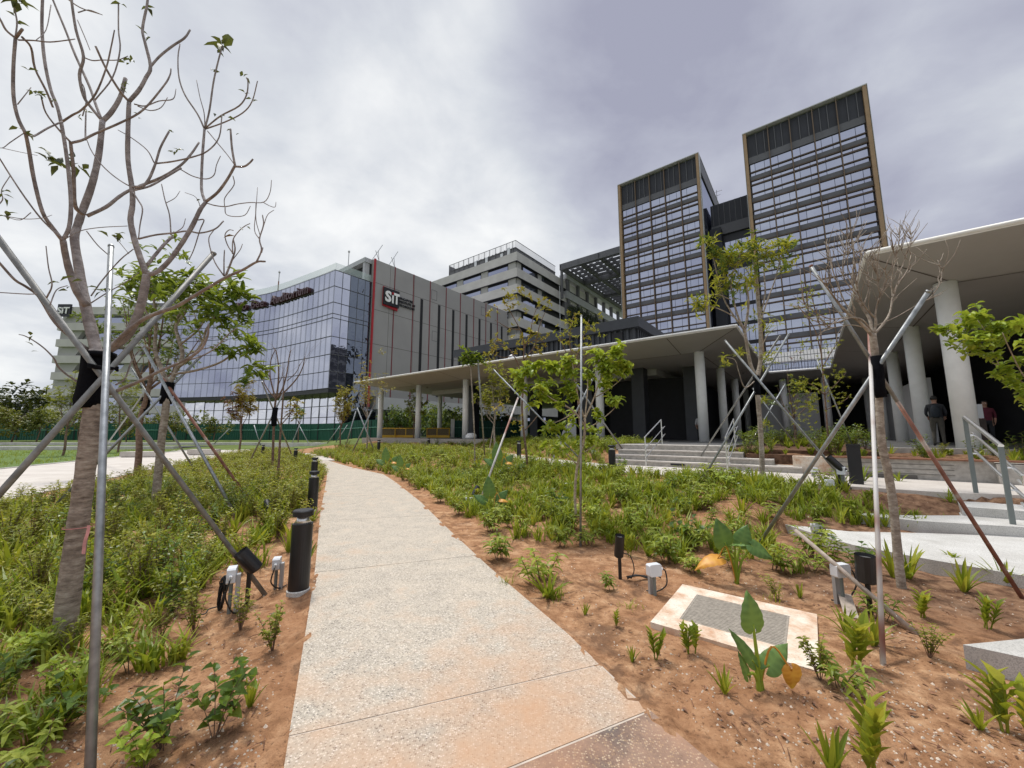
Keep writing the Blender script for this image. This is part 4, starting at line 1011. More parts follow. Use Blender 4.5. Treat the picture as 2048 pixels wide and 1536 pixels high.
# dark service pedestal
t = thing('service_pedestal', 'tall black metal pedestal before the left end of the planter wall', 'pedestal', gp(1714, 968, .54)); q = t.location; t.location.z = .5; t.rotation_euler = (0, 0, EROT)
m = MB(); m.box(-.11, .11, -.05, .05, 0, .82); m.build('body', 'black_paint', parent=t); m = MB(); m.box(-.117, .117, -.057, .057, .825, .875); m.box(-.09, .09, -.04, .04, .815, .826); m.build('cap', 'black_paint', parent=t)

# handrails
def handrail(name, label, a, pts, drop, off=.0, m_='steel', w=.017, midr=True):
    r = thing(name, label, 'handrail', AB(a, pts[0][0], pts[0][1])); (b0, z0, h0), (b1, z1, h1) = pts
    for b, z, h in pts: q = MB(); p = AB(a, b, z); q.obox(p - E1 * w - E2 * w * .5, E1 * 2 * w, E2 * w * 1.2, Vector((0, 0, h))); part(q, 'post', 'post_grey' if m_ == 'post_grey' else m_, r)
    for dz in ((0, drop, 2 * drop) if midr else (0, drop)):
        q = MB(); p0 = AB(a, b0, z0 + h0 - dz); p1 = AB(a, b1, z1 + h1 - dz); ex = (p1 - p0).normalized()
        if dz: p0 += E1 * .09; p1 += E1 * .09
        q.tube([p0 - ex * .12 if dz else p0, p1 + ex * (.30 if dz else .02)], w * (1.15 if dz == 0 else .8), 8)
        if dz:
            for e, g in ((p0, ex), (p1, ex)): q.tube([e, e - E1 * .09], w * .5, 6)
            q.tube([p1 + ex * .30, p1 + ex * .30 - Vector((0, 0, .13)), p1 + ex * .12 - Vector((0, 0, .13))], w * .7, 6)
        part(q, 'rail', 'steel', r)
    return r
handrail('handrail', 'steel stair handrail at the left of the middle steps', -4.35, [(14.7, 1.18, .93), (12.85, .54, .95)], .28)
handrail('handrail', 'steel stair handrail right of the middle steps behind the staked tree', -2.0, [(14.7, 1.10, .98), (12.9, .54, .95)], .28)
handrail('handrail', 'heavy steel handrail with white rails on the lower right stairs', 2.28, [(10.75, .54, 1.36), (9.25, .20, 1.22)], .33, w=.029, m_='post_grey')

# drain slab with its grate
dr = thing('drain_cover', 'soil stained concrete drain slab with slotted metal grate', 'drain cover', AB(-.64, 4.0, -.012), EROT)
m = MB()
X0, X1, Y0, Y1 = -.56, .56, -.52, .52; x0, x1, y0, y1 = -.38, .37, -.31, .33
for q in ((X0, X1, Y0, y0), (X0, X1, y1, Y1), (X0, x0, y0, y1), (x1, X1, y0, y1)): m.box(*q, -.12, .030)
m.build('slab', 'muddy_concrete', parent=dr)
m = MB(); m.box(x0, x1, y0, y1, -.12, .004); m.build('pit', 'soffit_joint', parent=dr)
m = MB(); y = y0 + .012
while y < y1 - .012: m.box(x0 + .008, x1 - .008, y, y + .021, .004, .027); y += .0275
for x in (x0 + .002, x1 - .018): m.box(x, x + .016, y0 + .003, y1 - .003, .004, .029)
m.build('grate', 'grate', parent=dr)
m = MB(); p = gp(1690, 1235, 0); m.obox(p, Vector((.24, .36, .10)).normalized() * .36, Vector((.08, -.06, 0)), Vector((-.006, 0, .022)))
tag(m.build('wooden_plank', 'grey_wood'), 'short weathered grey plank lying behind the rounded spotlight', 'plank')
m = MB(); m.tube([gp(1835, 1265, 0), Vector((2.9, 4.1, .62))], [.022, .020], 8)
tag(m.build('wooden_stake', 'grey_wood', smooth=True), 'pale wooden stake leaning against the pole of the right bare tree', 'stake')
for (u, v, w, d, h, lab) in ((637, 892, 1.0, .6, .45, 'small pale concrete block beyond the bend of the walkway'), (408, 908, 1.9, .7, .35, 'pale concrete bench block at the far edge of the side path'), (285, 912, 2.2, .8, .3, 'low pale concrete bench block left of the staked leafy tree')):
    p = G(u, v, .1); q = MB(); q.box(-w / 2, w / 2, -d / 2, d / 2, 0, h); q.box(-w / 2 + .08, w / 2 - .08, -d / 2 + .05, d / 2 - .05, -.2, 0)
    tag(q.build('concrete_bench', 'pale_concrete', loc=(p.x, p.y, .1), rotz=.1), lab, 'concrete bench')
q = MB(); rng = random.Random(5)
for k in range(3): q.lathe([(.0, 0), (.42 - .08 * k, .05), (.36, .3), (.2, .44), (.02, .47)], 12, o=(rng.uniform(-.4, .4), rng.uniform(-.2, .2), 0))
p = AB(-21.2, 22.0, 1.18); tag(q.build('white_sack', 'sign_white', loc=p, smooth=True), 'heap of white sacks on the plaza before the green hoarding', 'sack')
q = MB(); pl = [(0, 0), (1.15, 0), (1.15, 1.45), (.75, 1.3), (.35, .95), (.08, .5)]
A = [q.vert((x, 0, z)) for x, z in pl]; B_ = [q.vert((x, .08, z)) for x, z in pl]; q.face(A); q.face(B_[::-1])
for i in range(6): q.face((A[i], B_[i], B_[(i + 1) % 6], A[(i + 1) % 6]))
tag(q.build('curved_board', 'fascia', loc=AB(-13.6, 23.2, 1.18), rotz=EROT), 'pale board with a curved edge leaning beside the black core wall', 'board')

# ------------------------------------------------------------------ trees
LEAFP = {  # length, width, droop, segments
 'big': (.235, .095, .55, 3), 'small': (.075, .036, .4, 2), 'med': (.13, .06, .6, 2), 'lime': (.135, .085, .9, 3), 'lance': (.22, .058, .6, 2), 'fine': (.05, .02, .3, 1), 'far': (.28, .16, .5, 1), 'fards': (.17, .09, .6, 1)}
def rot_about(v, ax, a): return Matrix.Rotation(a, 3, ax) @ v
def rosette(mb, p, d, kind, n, rng, m=0, sc=1.):
    L, w, dr_, sg_ = LEAFP[kind]; d = d.normalized(); x = d.orthogonal().normalized()
    for i in range(n):
        a = i * 2.4 + rng.random(); out = rot_about(x, d, a); e = rng.uniform(.15, .8)
        ld = (out + d * e).normalized(); k = rng.uniform(.7, 1.2) * sc
        mb.leaf(p - d * rng.uniform(0, L * .5), ld, L * k, w * k, rng, dr_ * rng.uniform(.5, 1.4), m, sg_)
def gen_tree(name, label, cat, loc, H, th, r0, spread, leafkind, leafm, n_leaf, bark, seed, limbs=5, subs=4, tipleaf=6, wrap=None, up=1.0, group=None, leaf2=None, stems=1, lscale=1., crown_lo=.0, droopy=0.):
    rng = random.Random(seed); t = thing(name, label, cat, loc, 0, group)
    mb = MB(); tips = []
    for s_ in range(stems):
        ang = rng.uniform(0, 6.28); off = Vector((math.cos(ang), math.sin(ang), 0)) * (.0 if stems == 1 else r0 * 1.2)
        P = [off + Vector((rng.uniform(-1, 1) * r0 * 1.2 * (i > 0), rng.uniform(-1, 1) * r0 * 1.2 * (i > 0), th * i / 4 - (.15 if i == 0 else 0))) for i in range(5)]
        mb.tube(catmull(P, 3), [r0 * (1.12 - .35 * i / 12) for i in range(13)], 8)
        top = P[-1]
        for l in range(limbs):
            az = 2 * math.pi * (l + rng.uniform(-.25, .25)) / limbs + ang; L = (H - th) * rng.uniform(.72, 1.0); lead = l == 0
            hz_ = spread * rng.uniform(.5, 1.) * (0.15 if lead else 1)
            st = top + Vector((0, 0, -th * rng.uniform(0, .22) * (not lead)))
            e = top + Vector((math.cos(az) * hz_, math.sin(az) * hz_, L * (1. if lead else rng.uniform(.55 + crown_lo, .95))))
            mid = st.lerp(e, .45) + Vector((math.cos(az), math.sin(az), -.6)) * hz_ * .22 + Vector((rng.uniform(-1, 1), rng.uniform(-1, 1), rng.uniform(-1, 1))) * L * .05
            C = catmull([st, mid, e], 4); rr = r0 * rng.uniform(.38, .55)
            mb.tube(C, [rr * (1 - .75 * i / (len(C) - 1)) for i in range(len(C))], 6)
            tips.append((e, (C[-1] - C[-2]).normalized(), rr * .25))
            for q in range(subs):
                f = rng.uniform(.25, .95); k = int(f * (len(C) - 1)); b = C[k]; dd = (C[min(k + 1, len(C) - 1)] - C[k - 1 if k else 0]).normalized()
                sd = rot_about(dd, dd.orthogonal().normalized(), rng.uniform(.5, 1.1)); sd = rot_about(sd, dd, rng.uniform(0, 6.28)); sd = (sd + Vector((0, 0, .45 * up))).normalized()
                SL = L * rng.uniform(.22, .42); e2 = b + sd * SL + Vector((0, 0, .12 * SL * up)); md = b + sd * SL * .5 + Vector((rng.uniform(-1, 1), rng.uniform(-1, 1), -.5)) * SL * .08
                D = catmull([b, md, e2], 3); r2 = rr * (1 - .75 * f) * .65
                mb.tube(D, [max(.0025, r2 * (1 - .7 * i / (len(D) - 1))) for i in range(len(D))], 5)
                tips.append((e2, (D[-1] - D[-2]).normalized(), r2 * .3))
                for w_ in range(2):
                    b3 = D[rng.randrange(2, len(D))]; s3_ = (rot_about(sd, sd.orthogonal().normalized(), rng.uniform(.4, .9)))
                    s3_ = rot_about(s3_, sd, rng.uniform(0, 6.28)); s3_ = (s3_ + Vector((0, 0, .3 * up))).normalized(); e3 = b3 + s3_ * SL * rng.uniform(.3, .6)
                    mb.tube([b3, b3.lerp(e3, .5) + Vector((0, 0, -.02 * SL)), e3], [max(.002, r2 * .45), max(.002, r2 * .3), .0018], 4); tips.append((e3, s3_, r2 * .2))
    mb.build('trunk', bark, parent=t, smooth=True)
    if n_leaf:
        lm = MB(); per = max(1, int(n_leaf / len(tips)))
        for p, d, _ in tips:
            for j in range(max(1, per // tipleaf)):
                pp = p - d * rng.uniform(0, .5) * (H - th) * .18 * (j > 0) + Vector((rng.gauss(0, 1), rng.gauss(0, 1), rng.gauss(0, 1) - droopy)) * (H - th) * .035 * (j > 0)
                rosette(lm, pp, (d + Vector((0, 0, .3 - droopy))).normalized(), leafkind, tipleaf, rng, 1 if (leaf2 and leaf2[1](p, rng)) else 0, lscale)
        lm.build('crown', [leafm, leaf2[0]] if leaf2 else [leafm], parent=t)
    if wrap: trunk_wrap(t, wrap[0], wrap[1], r0 * 1.15 + .02, seed)
    return t
def trunk_wrap(t, z0, z1, r, seed, cx=0., cy=0.):
    rng = random.Random(seed); n = 7; m = MB(); prof = []
    P = [Vector((cx + rng.uniform(-.1, .1) * r, cy + rng.uniform(-.1, .1) * r, z0 + (z1 - z0) * i / n)) for i in range(n + 1)]
    m.tube(P, [r * rng.uniform(.92, 1.15) for i in range(n + 1)], 12); m.tube([P[-2] + Vector((0, 0, -.03)), P[-2] + Vector((0, 0, .02))], [r * 1.25, r * 1.2], 12)
    m.build('trunk_wrap', 'cloth_black', parent=t, smooth=True)
def pole(label, p, q, r=.024, m='galvanised', cat='support pole', split=None):
    p, q = Vector(p), Vector(q); t = MB(); d = (q - p)
    if split:
        f = (split - p.z) / d.z; t.tube([p - d.normalized() * .12, p + d * f], r, 10); t.tube([p + d * f, q], r, 10, 1)
    else: t.tube([p - d.normalized() * .12, q], r, 10)
    t.tube([q - d.normalized() * .01, q + d.normalized() * .012], r * 1.12, 10)
    return tag(t.build('support_pole', m, smooth=True), label, cat, 'poles propping the young trees')

WK = [.92]
# --- foreground bare tree, limbs surveyed one by one
T1Y = 3.16
t1 = thing('bare_tree', 'large nearly leafless tree in the left foreground with black trunk wrap', 'tree', (-3.41, 3.16, -.02))
def world_branch(pts, Y0, Y1, r0, r1, loc, mb, sides=7):
    n = len(pts); W_ = []; R_ = []
    for i, (u, v) in enumerate(pts):
        f = i / (n - 1); Y = Y0 + (Y1 - Y0) * f; W_.append(FY(u, v, Y) - loc); ca = math.cos(math.atan(abs(u - 1024) / 800)); R_.append((r0 + (r1 - r0) * f) * Y / FPX * ca * WK[0])
    C = catmull(W_, 4); RR = []
    for i in range(len(C)): f = i / (len(C) - 1) * (n - 1); k = min(int(f), n - 2); RR.append(R_[k] + (R_[k + 1] - R_[k]) * (f - k))
    rg = random.Random(int(pts[0][0] * 7 + pts[-1][1])); j = [1 + rg.uniform(-.05, .05) for _ in C]
    mb.tube(C, [max(.0016, a * b) for a, b in zip(RR, j)], sides); return C
mb = MB(); L1 = t1.location
world_branch([(126, 1318), (131, 1250), (140, 1170), (152, 1080), (162, 1010), (169, 955), (176, 900), (181, 850), (187, 790), (192, 740), (195, 700)], 3.16, 3.16, 28, 19, L1, mb, 14)
BR = [  # points, extra distance start / end, width in half pixels start / end
 ([(195, 712), (184, 665), (173, 620), (164, 575), (158, 538), (149, 480), (154, 455), (164, 425), (184, 369), (198, 307), (205, 242)], 0, .35, 19, 9.5),
 ([(205, 242), (222, 225), (240, 195), (251, 157)], .35, .45, 9, 6.5),
 ([(203, 240), (190, 205), (178, 171), (150, 109), (130, 58), (106, 0), (100, -20)], .35, .7, 5.5, 3.5),
 ([(203, 240), (180, 212), (167, 191), (159, 150), (167, 113), (152, 60), (143, 0), (142, -20)], .35, .2, 6, 4.5),
 ([(168, 115), (185, 121), (205, 120), (235, 120), (256, 112)], .3, .3, 2.6, 1.5),
 ([(174, 432), (212, 414), (239, 393), (265, 378), (325, 354), (362, 330), (383, 307), (398, 285)], 0.2, .65, 7, 3),
 ([(166, 428), (150, 410), (147, 342), (141, 284)], .2, -.1, 7.5, 6),
 ([(141, 284), (120, 262), (92, 226), (82, 191)], -.1, -.3, 4, 2.6),
 ([(141, 286), (165, 280), (191, 267), (246, 243), (287, 219), (328, 171), (340, 150), (342, 137)], -.1, .1, 5, 2),
 ([(174, 612), (155, 585), (140, 545), (131, 510), (126, 480)], 0, -.2, 13, 10),
 ([(126, 480), (138, 455), (142, 410), (137, 342), (126, 265), (115, 215), (101, 178), (89, 120), (84, 58), (85, 0), (86, -20)], -.2, -.1, 7, 5),
 ([(125, 243), (145, 230), (164, 219), (191, 188), (212, 137), (222, 95), (229, 60)], -.2, -.4, 4.5, 2.2),
 ([(126, 482), (105, 455), (85, 424), (68, 359), (58, 300), (51, 266)], -.2, -.5, 8, 6.5),
 ([(52, 268), (36, 236), (27, 191), (27, 130), (31, 76)], -.5, -.6, 7, 6.5),
 ([(31, 76), (12, 60), (0, 38), (-18, 10)], -.6, -.7, 5, 4), ([(31, 76), (45, 58)], -.6, -.65, 6, 5), ([(31, 74), (34, 45), (30, 20), (28, -15)], -.6, -.6, 3.5, 2.5),
 ([(36, 80), (68, 81), (100, 84), (137, 80), (150, 78)], -.6, -.5, 3.2, 2), ([(44, 74), (62, 95), (70, 137), (92, 181), (106, 215)], -.6, -.3, 5, 4),
 ([(55, 270), (68, 272), (96, 256), (125, 243)], -.5, -.25, 4, 3.2),
 ([(122, 478), (113, 468), (82, 437), (50, 395), (20, 350), (0, 318), (-12, 300)], -.2, -.5, 4, 2.6),
 ([(217, 700), (249, 676), (268, 648), (282, 610), (290, 570), (293, 550)], 0, .0, 15, 12),
 ([(293, 550), (281, 517), (269, 479), (261, 440), (265, 410), (264, 376), (256, 320), (256, 260), (258, 205)], 0, .1, 10, 7),
 ([(258, 203), (239, 181), (212, 137), (191, 92)], .1, -.2, 5, 4), ([(258, 203), (278, 180), (292, 155), (301, 133), (290, 85), (285, 58), (294, 10), (296, -12)], .1, .3, 7, 3.5),
 ([(301, 133), (320, 112), (345, 92), (369, 76), (380, 60)], .2, .4, 4.6, 3.4), ([(268, 208), (290, 212), (318, 202), (346, 198), (352, 178)], .1, .3, 2.6, 1.4), ([(275, 212), (300, 221), (322, 215), (335, 195)], .1, .3, 2, 1.4),
 ([(270, 374), (285, 372), (298, 358), (311, 327), (321, 295), (338, 263)], .05, .2, 5.5, 3.2), ([(311, 327), (345, 323), (385, 314), (415, 302), (438, 275), (444, 229)], .15, .3, 3, 1.8),
 ([(308, 325), (294, 300), (262, 275), (236, 260)], .15, .1, 2.2, 1.4), ([(268, 374), (253, 369), (225, 350), (200, 326), (182, 300), (174, 280)], .05, .1, 2.6, 1.6),
 ([(270, 380), (300, 372), (330, 355), (362, 336)], .05, .4, 4, 3.4), ([(266, 385), (276, 400), (285, 418), (280, 450), (277, 478)], .05, .0, 2.6, 2),
 ([(294, 550), (315, 543), (337, 523), (360, 492), (384, 453), (400, 420), (411, 405)], 0, .2, 9, 6),
 ([(411, 405), (404, 385), (403, 359), (405, 310), (409, 258)], .2, .4, 5, 4), ([(409, 258), (395, 228), (370, 190), (358, 155), (356, 115), (360, 88)], .4, .6, 3, 2),
 ([(410, 256), (419, 220), (427, 164), (437, 120), (445, 91)], .4, .5, 3.2, 2.4), ([(411, 256), (441, 232), (478, 212), (493, 190), (496, 165), (493, 155)], .4, .3, 2.8, 1.9), ([(411, 258), (450, 244), (485, 226), (504, 203), (515, 162)], .4, .2, 2.5, 1.7),
 ([(410, 255), (408, 225), (400, 195), (393, 160)], .4, .5, 1.8, 1), ([(415, 262), (430, 280), (455, 310), (468, 328)], .4, .3, 1.8, 1.4), ([(360, 338), (385, 352), (412, 358), (428, 350), (433, 330), (441, 312)], .4, .5, 2, 1.2),
 ([(411, 404), (435, 385), (455, 358), (470, 331)], .2, .1, 5, 4.2), ([(470, 331), (464, 297), (461, 258)], .1, .1, 3.6, 3), ([(470, 333), (488, 333), (500, 325), (506, 318)], .1, .1, 3.4, 2.6),
 ([(413, 406), (430, 411), (452, 413), (475, 408), (500, 405), (528, 404), (540, 385), (543, 360)], .2, .1, 2, 1), ([(525, 404), (540, 412), (550, 414), (552, 404)], .1, .1, 1.3, .8), ([(450, 412), (452, 428), (468, 433), (490, 430), (501, 412)], .1, .1, 1.6, 1),
 ([(466, 352), (468, 370), (450, 395), (449, 412)], .1, .1, 1.6, 1.2), ([(512, 405), (512, 440), (520, 470)], .1, .1, 1.4, 1.1),
 ([(292, 533), (312, 508), (330, 487), (345, 473)], .1, .3, 6, 5), ([(276, 478), (310, 470), (345, 466), (375, 462), (400, 466), (430, 458), (447, 442)], 0, .3, 3.4, 2.2), ([(342, 470), (339, 430), (330, 400), (323, 368)], .3, .4, 2.2, 1.5), ([(332, 406), (350, 396), (360, 382)], .3, .4, 1.4, 1),
 ([(396, 440), (408, 440), (400, 460), (388, 498), (378, 520)], .2, .2, 2.2, 1.4), ([(385, 450), (400, 420), (392, 395), (370, 385)], .2, .2, 1.4, .9), ([(345, 468), (365, 455), (371, 437)], .3, .3, 1.6, 1),
 ([(214, 706), (245, 672), (281, 642), (315, 626), (352, 613), (385, 594), (410, 579), (451, 555), (485, 540), (513, 524), (530, 523)], .0, -.5, 8, 3),
 ([(451, 553), (462, 525), (470, 500), (467, 480)], -.3, -.3, 3.4, 2), ([(468, 510), (455, 490), (450, 470), (458, 460), (467, 461)], -.3, -.3, 2, 1.2), ([(448, 552), (448, 520), (449, 500)], -.3, -.3, 2.2, 1.6), ([(448, 552), (430, 525), (420, 495), (418, 475), (428, 460)], -.3, -.3, 2.2, 1.3), ([(465, 520), (480, 500), (485, 488)], -.3, -.3, 1.4, 1),
 ([(513, 524), (523, 500), (519, 478), (527, 450), (525, 430)], -.5, -.5, 2.6, 1.6), ([(519, 478), (509, 460), (512, 420), (515, 375)], -.5, -.4, 1.7, .9), ([(523, 505), (526, 495)], -.5, -.5, 2, 1.4), ([(465, 508), (466, 480), (478, 462), (490, 452), (500, 447)], -.3, -.4, 1.8, 1.2), ([(527, 452), (535, 430), (548, 420)], -.5, -.5, 1.3, .8),
 ([(176, 700), (141, 673), (111, 645), (85, 604), (73, 588), (50, 572), (29, 559), (0, 527), (-14, 512)], 0, -.5, 7, 4.5), ([(93, 596), (104, 570), (97, 535), (92, 492)], -.35, -.4, 3, 1.8), ([(75, 588), (50, 588), (0, 585), (-14, 585)], -.4, -.5, 2.4, 2), ([(100, 610), (113, 580), (135, 571)], -.3, -.2, 2.4, 1.6),
 ([(218, 788), (264, 769), (295, 755), (322, 741), (366, 722), (400, 700), (415, 672), (417, 648)], .05, -.2, 6.5, 3), ([(231, 770), (250, 757), (262, 725), (275, 705), (292, 690)], .0, .1, 3, 1.4), ([(366, 722), (395, 715), (425, 700), (455, 670), (475, 655)], -.1, .0, 2.6, 1.6),
 ([(167, 775), (150, 760), (132, 748), (116, 733), (108, 717), (90, 698), (70, 683), (50, 672), (38, 669)], 0, -.3, 4.5, 1.8), ([(182, 592), (205, 560), (240, 520), (267, 498)], 0, .1, 2.6, 2), ([(182, 606), (215, 585), (250, 565), (278, 545)], 0, .1, 2.2, 1.2),
 ([(130, 478), (160, 462), (200, 455), (255, 452)], -.2, .0, 2.2, 1.4), ([(173, 462), (195, 490), (217, 510)], .1, .2, 2.2, 1.8), ([(224, 470), (235, 480), (258, 508)], .0, .1, 1.6, 1),
 ([(48, 266), (20, 285), (4, 296), (-15, 290)], -.5, -.6, 2, 1.4), ([(4, 296), (40, 304), (75, 311)], -.6, -.5, 1.4, .9), ([(62, 425), (40, 440), (8, 432)], -.5, -.5, 1.8, 1.4), ([(8, 432), (50, 438), (85, 436), (104, 430)], -.5, -.4, 1.8, 1),
 ([(-15, 420), (5, 400), (3, 380), (20, 352)], -.5, -.5, 2.4, 1.6), ([(165, 232), (172, 205), (168, 175), (160, 162)], .3, .3, 2.4, 2), ([(171, 280), (171, 255), (172, 218)], .1, .2, 3, 2.4), ([(35, 209), (62, 175)], -.55, -.5, 2.4, 1.6), ([(156, 25), (178, 20), (205, 30)], .6, .7, 2.2, 1.4), ([(125, -10), (160, 15), (200, 28)], .6, .7, 3, 1.8), ([(155, 40), (172, 80), (180, 100)], .2, .1, 2, 1.4), ([(237, 5), (237, 60), (240, 100), (225, 155), (190, 200)], .2, .0, 2.4, 2.8), ([(102, 10), (92, 60), (70, 82)], -.3, -.5, 2, 1.4),
]
tipsT1 = []
WK[0] = .77
for pts, d0, d1, r0_, r1_ in BR:
    C = world_branch(pts, T1Y + d0, T1Y + d1, r0_, r1_, L1, mb, 8 if r0_ > 6 else 6); tipsT1.append((C[-1], (C[-1] - C[-2]).normalized()))
WK[0] = .64
o = mb.build('trunk', ['bark_grey', 'bark_limb'], parent=t1, smooth=True)
for pl in o.data.polygons: pl.material_index = 0 if pl.center.z < 1.95 else 1
lm = MB(); rng = random.Random(12)
def px_leaves(u, v, dY, n, kind, sc, d=(0, 0, .6), m=0, spread=.0):
    p = FY(u, v, T1Y + dY) - L1
    for _ in range(1 if not spread else 3): rosette(lm, p + Vector([rng.uniform(-1, 1) * spread for _ in range(3)]), Vector(d), kind, n, rng, m, sc)
for u, v, dY, n, sc in [(445, 88, .5, 5, .9), (437, 100, .5, 4, .9), (425, 138, .45, 2, .6), (493, 155, .3, 5, .55), (490, 175, .3, 3, .5), (500, 192, .3, 2, .5), (256, 113, .3, 6, .6), (245, 116, .3, 4, .5), (290, 72, .3, 4, .5), (285, 62, .3, 3, .5), (295, 10, .3, 5, .7), (240, 5, .2, 3, .7), (28, 0, -.6, 7, .9), (40, 8, -.6, 6, .9), (30, 30, -.6, 4, .6), (250, 165, .4, 6, .4), (248, 180, .4, 5, .4), (354, 300, .3, 6, .5), (345, 305, .3, 5, .4), (332, 262, .2, 3, .5), (460, 258, .1, 2, .4), (82, 190, -.3, 5, .5), (78, 182, -.3, 4, .5), (55, 140, -.5, 2, .6),
                       (100, 310, -.1, 6, 1.), (108, 320, -.1, 5, 1.), (115, 330, -.1, 4, .9), (95, 318, -.1, 4, .8), (150, 318, .1, 4, .9), (160, 335, .1, 5, .9), (170, 340, .1, 3, .8), (8, 395, -.5, 6, .6), (5, 420, -.5, 6, .6), (230, 465, 0, 6, .8), (240, 468, 0, 3, .6), (175, 220, .1, 4, .4), (168, 235, .1, 4, .4), (60, 180, -.4, 4, .4), (95, 195, -.3, 4, .4), (40, 669, -.3, 3, .6), (68, 690, -.3, 3, .45), (130, 572, -.2, 3, .5), (165, 560, -.1, 3, .9), (200, 582, 0, 4, .9), (496, 450, -.4, 3, .4), (443, 232, .3, 2, .5), (430, 225, .3, 1, .6), (455, 240, .2, 1, .7), (60, 270, -.5, 4, .5), (32, 248, -.5, 2, .5), (275, 225, .1, 4, .4), (400, 402, .2, 3, .4), (120, 560, -.3, 3, .8)]:
    px_leaves(u, v, dY, max(1, round(n * .75)), 'med', sc * .85, (rng.uniform(-.4, .4), rng.uniform(-.4, .4), rng.uniform(-.1, .7)))
px_leaves(434, 70, .5, 3, 'big', 1.0, (0, -1, .2)); px_leaves(470, 473, -.3, 1, 'med', .6, (0, -.3, -.6), 1)
lm.build('foliage', ['leaf_dull', 'leaf_brown'], parent=t1)
P = [FY(u, v, 3.16) - L1 for u, v in ((176, 816), (178, 800), (184, 775), (189, 745), (194, 722), (197, 708))]; m = MB(); m.tube(P, [.080, .094, .090, .088, .096, .100], 14); m.tube([FY(199, 716, 3.16) - L1, FY(200, 706, 3.16) - L1], [.108, .102], 14)
for k in range(3): m.tube(catmull([FY(*q, 3.05) - L1 for q in ((176, 728 + k * 3), (205, 734 + k * 2), (226, 736 + k), (236, 742 - k * 4))], 3), .009, 5)
m.build('trunk_wrap', 'cloth_black', parent=t1, smooth=True)
m = MB(); p = FY(158, 1053, 3.16) - L1; m.tube([p - Vector((0, 0, .004)), p + Vector((0, 0, .003))], .091, 14, cap=False)
q = FY(180, 1050, 3.10) - L1; A = [q + Vector((.004 * math.sin(i), -.01 - .002 * i, -.026 * i)) for i in range(9)]
for a, b in zip(A, A[1:]): m.quad(a - Vector((.012, 0, 0)), a + Vector((.012, .004, 0)), b + Vector((.012, .004, 0)), b - Vector((.012, 0, 0)))
m.build('ribbon', 'pink_ribbon', parent=t1)
g = lambda u, v: gp(u, v, 0)
pole('upright grey pole in front of the large left bare tree', G(179, 1575, 0), FY(222, 493, 3.42), .0205)
pole('grey pole crossing the large left bare tree from top left to the big spotlight', g(530, 1187), FY(-25, 448, 2.62), .0215, 'dull_pipe')
pole('grey pole leaning behind the large left bare tree, its capped end upper right', G(-440, 1480, 0), FY(427, 507, 3.62), .022, 'dull_pipe')
# --- second tree, big glossy leaves, surveyed limbs
LMUL = 2.5
def traced(name, label, loc, trunk, limbs, Y, leafsets, leafm, bark, rtr, wrap=None, leaf2=None, sides=8, seed=1, twig=0):
    t = thing(name, label, 'tree', loc); mb = MB(); l = t.location; rng = random.Random(seed)
    world_branch(trunk, loc[1], Y, rtr[0], rtr[1], l, mb, 10); tw = []
    for pts, d0, d1, r0_, r1_ in limbs:
        C = world_branch(pts, Y + d0, Y + d1, r0_, r1_, l, mb, 6)
        for _ in range(twig):
            k = rng.randrange(len(C) // 3, len(C)); d = (C[k] - C[k - 1]).normalized(); sd = rot_about(rot_about(d, d.orthogonal().normalized(), rng.uniform(.3, .9)), d, rng.uniform(0, 6.28)); LL = rng.uniform(.15, .5) * Y / 5
            e = C[k] + (sd + Vector((0, 0, .35))).normalized() * LL; mb.tube(catmull([C[k], C[k].lerp(e, .5) + Vector([rng.uniform(-1, 1) * LL * .1 for _ in range(3)]), e], 2), [.0045, .004, .0035, .003, .002][:5], 4); tw.append(e)
    mb.build('trunk', bark, parent=t, smooth=True)
    if leafsets:
        lm = MB()
        for u, v, dY, spread, n, kind, sc in leafsets:
            for _ in range(max(1, int(n * LMUL))):
                p = FY(u + rng.gauss(0, spread), v + rng.gauss(0, spread * .8), Y + dY + rng.gauss(0, spread * Y / FPX)) - l
                rosette(lm, p, Vector((rng.uniform(-.5, .5), rng.uniform(-.5, .5), .5)), kind, rng.randint(5, 8), rng, 1 if leaf2 and rng.random() < leaf2[1] else 0, sc)
        lm.build('crown', [leafm] + ([leaf2[0]] if leaf2 else []), parent=t)
    if wrap:
        m = MB(); m.tube([FY(u, v, Y if i else Y) - l for i, (u, v) in enumerate(wrap[0])], wrap[1], 12); m.build('trunk_wrap', 'cloth_black', parent=t, smooth=True)
    return t
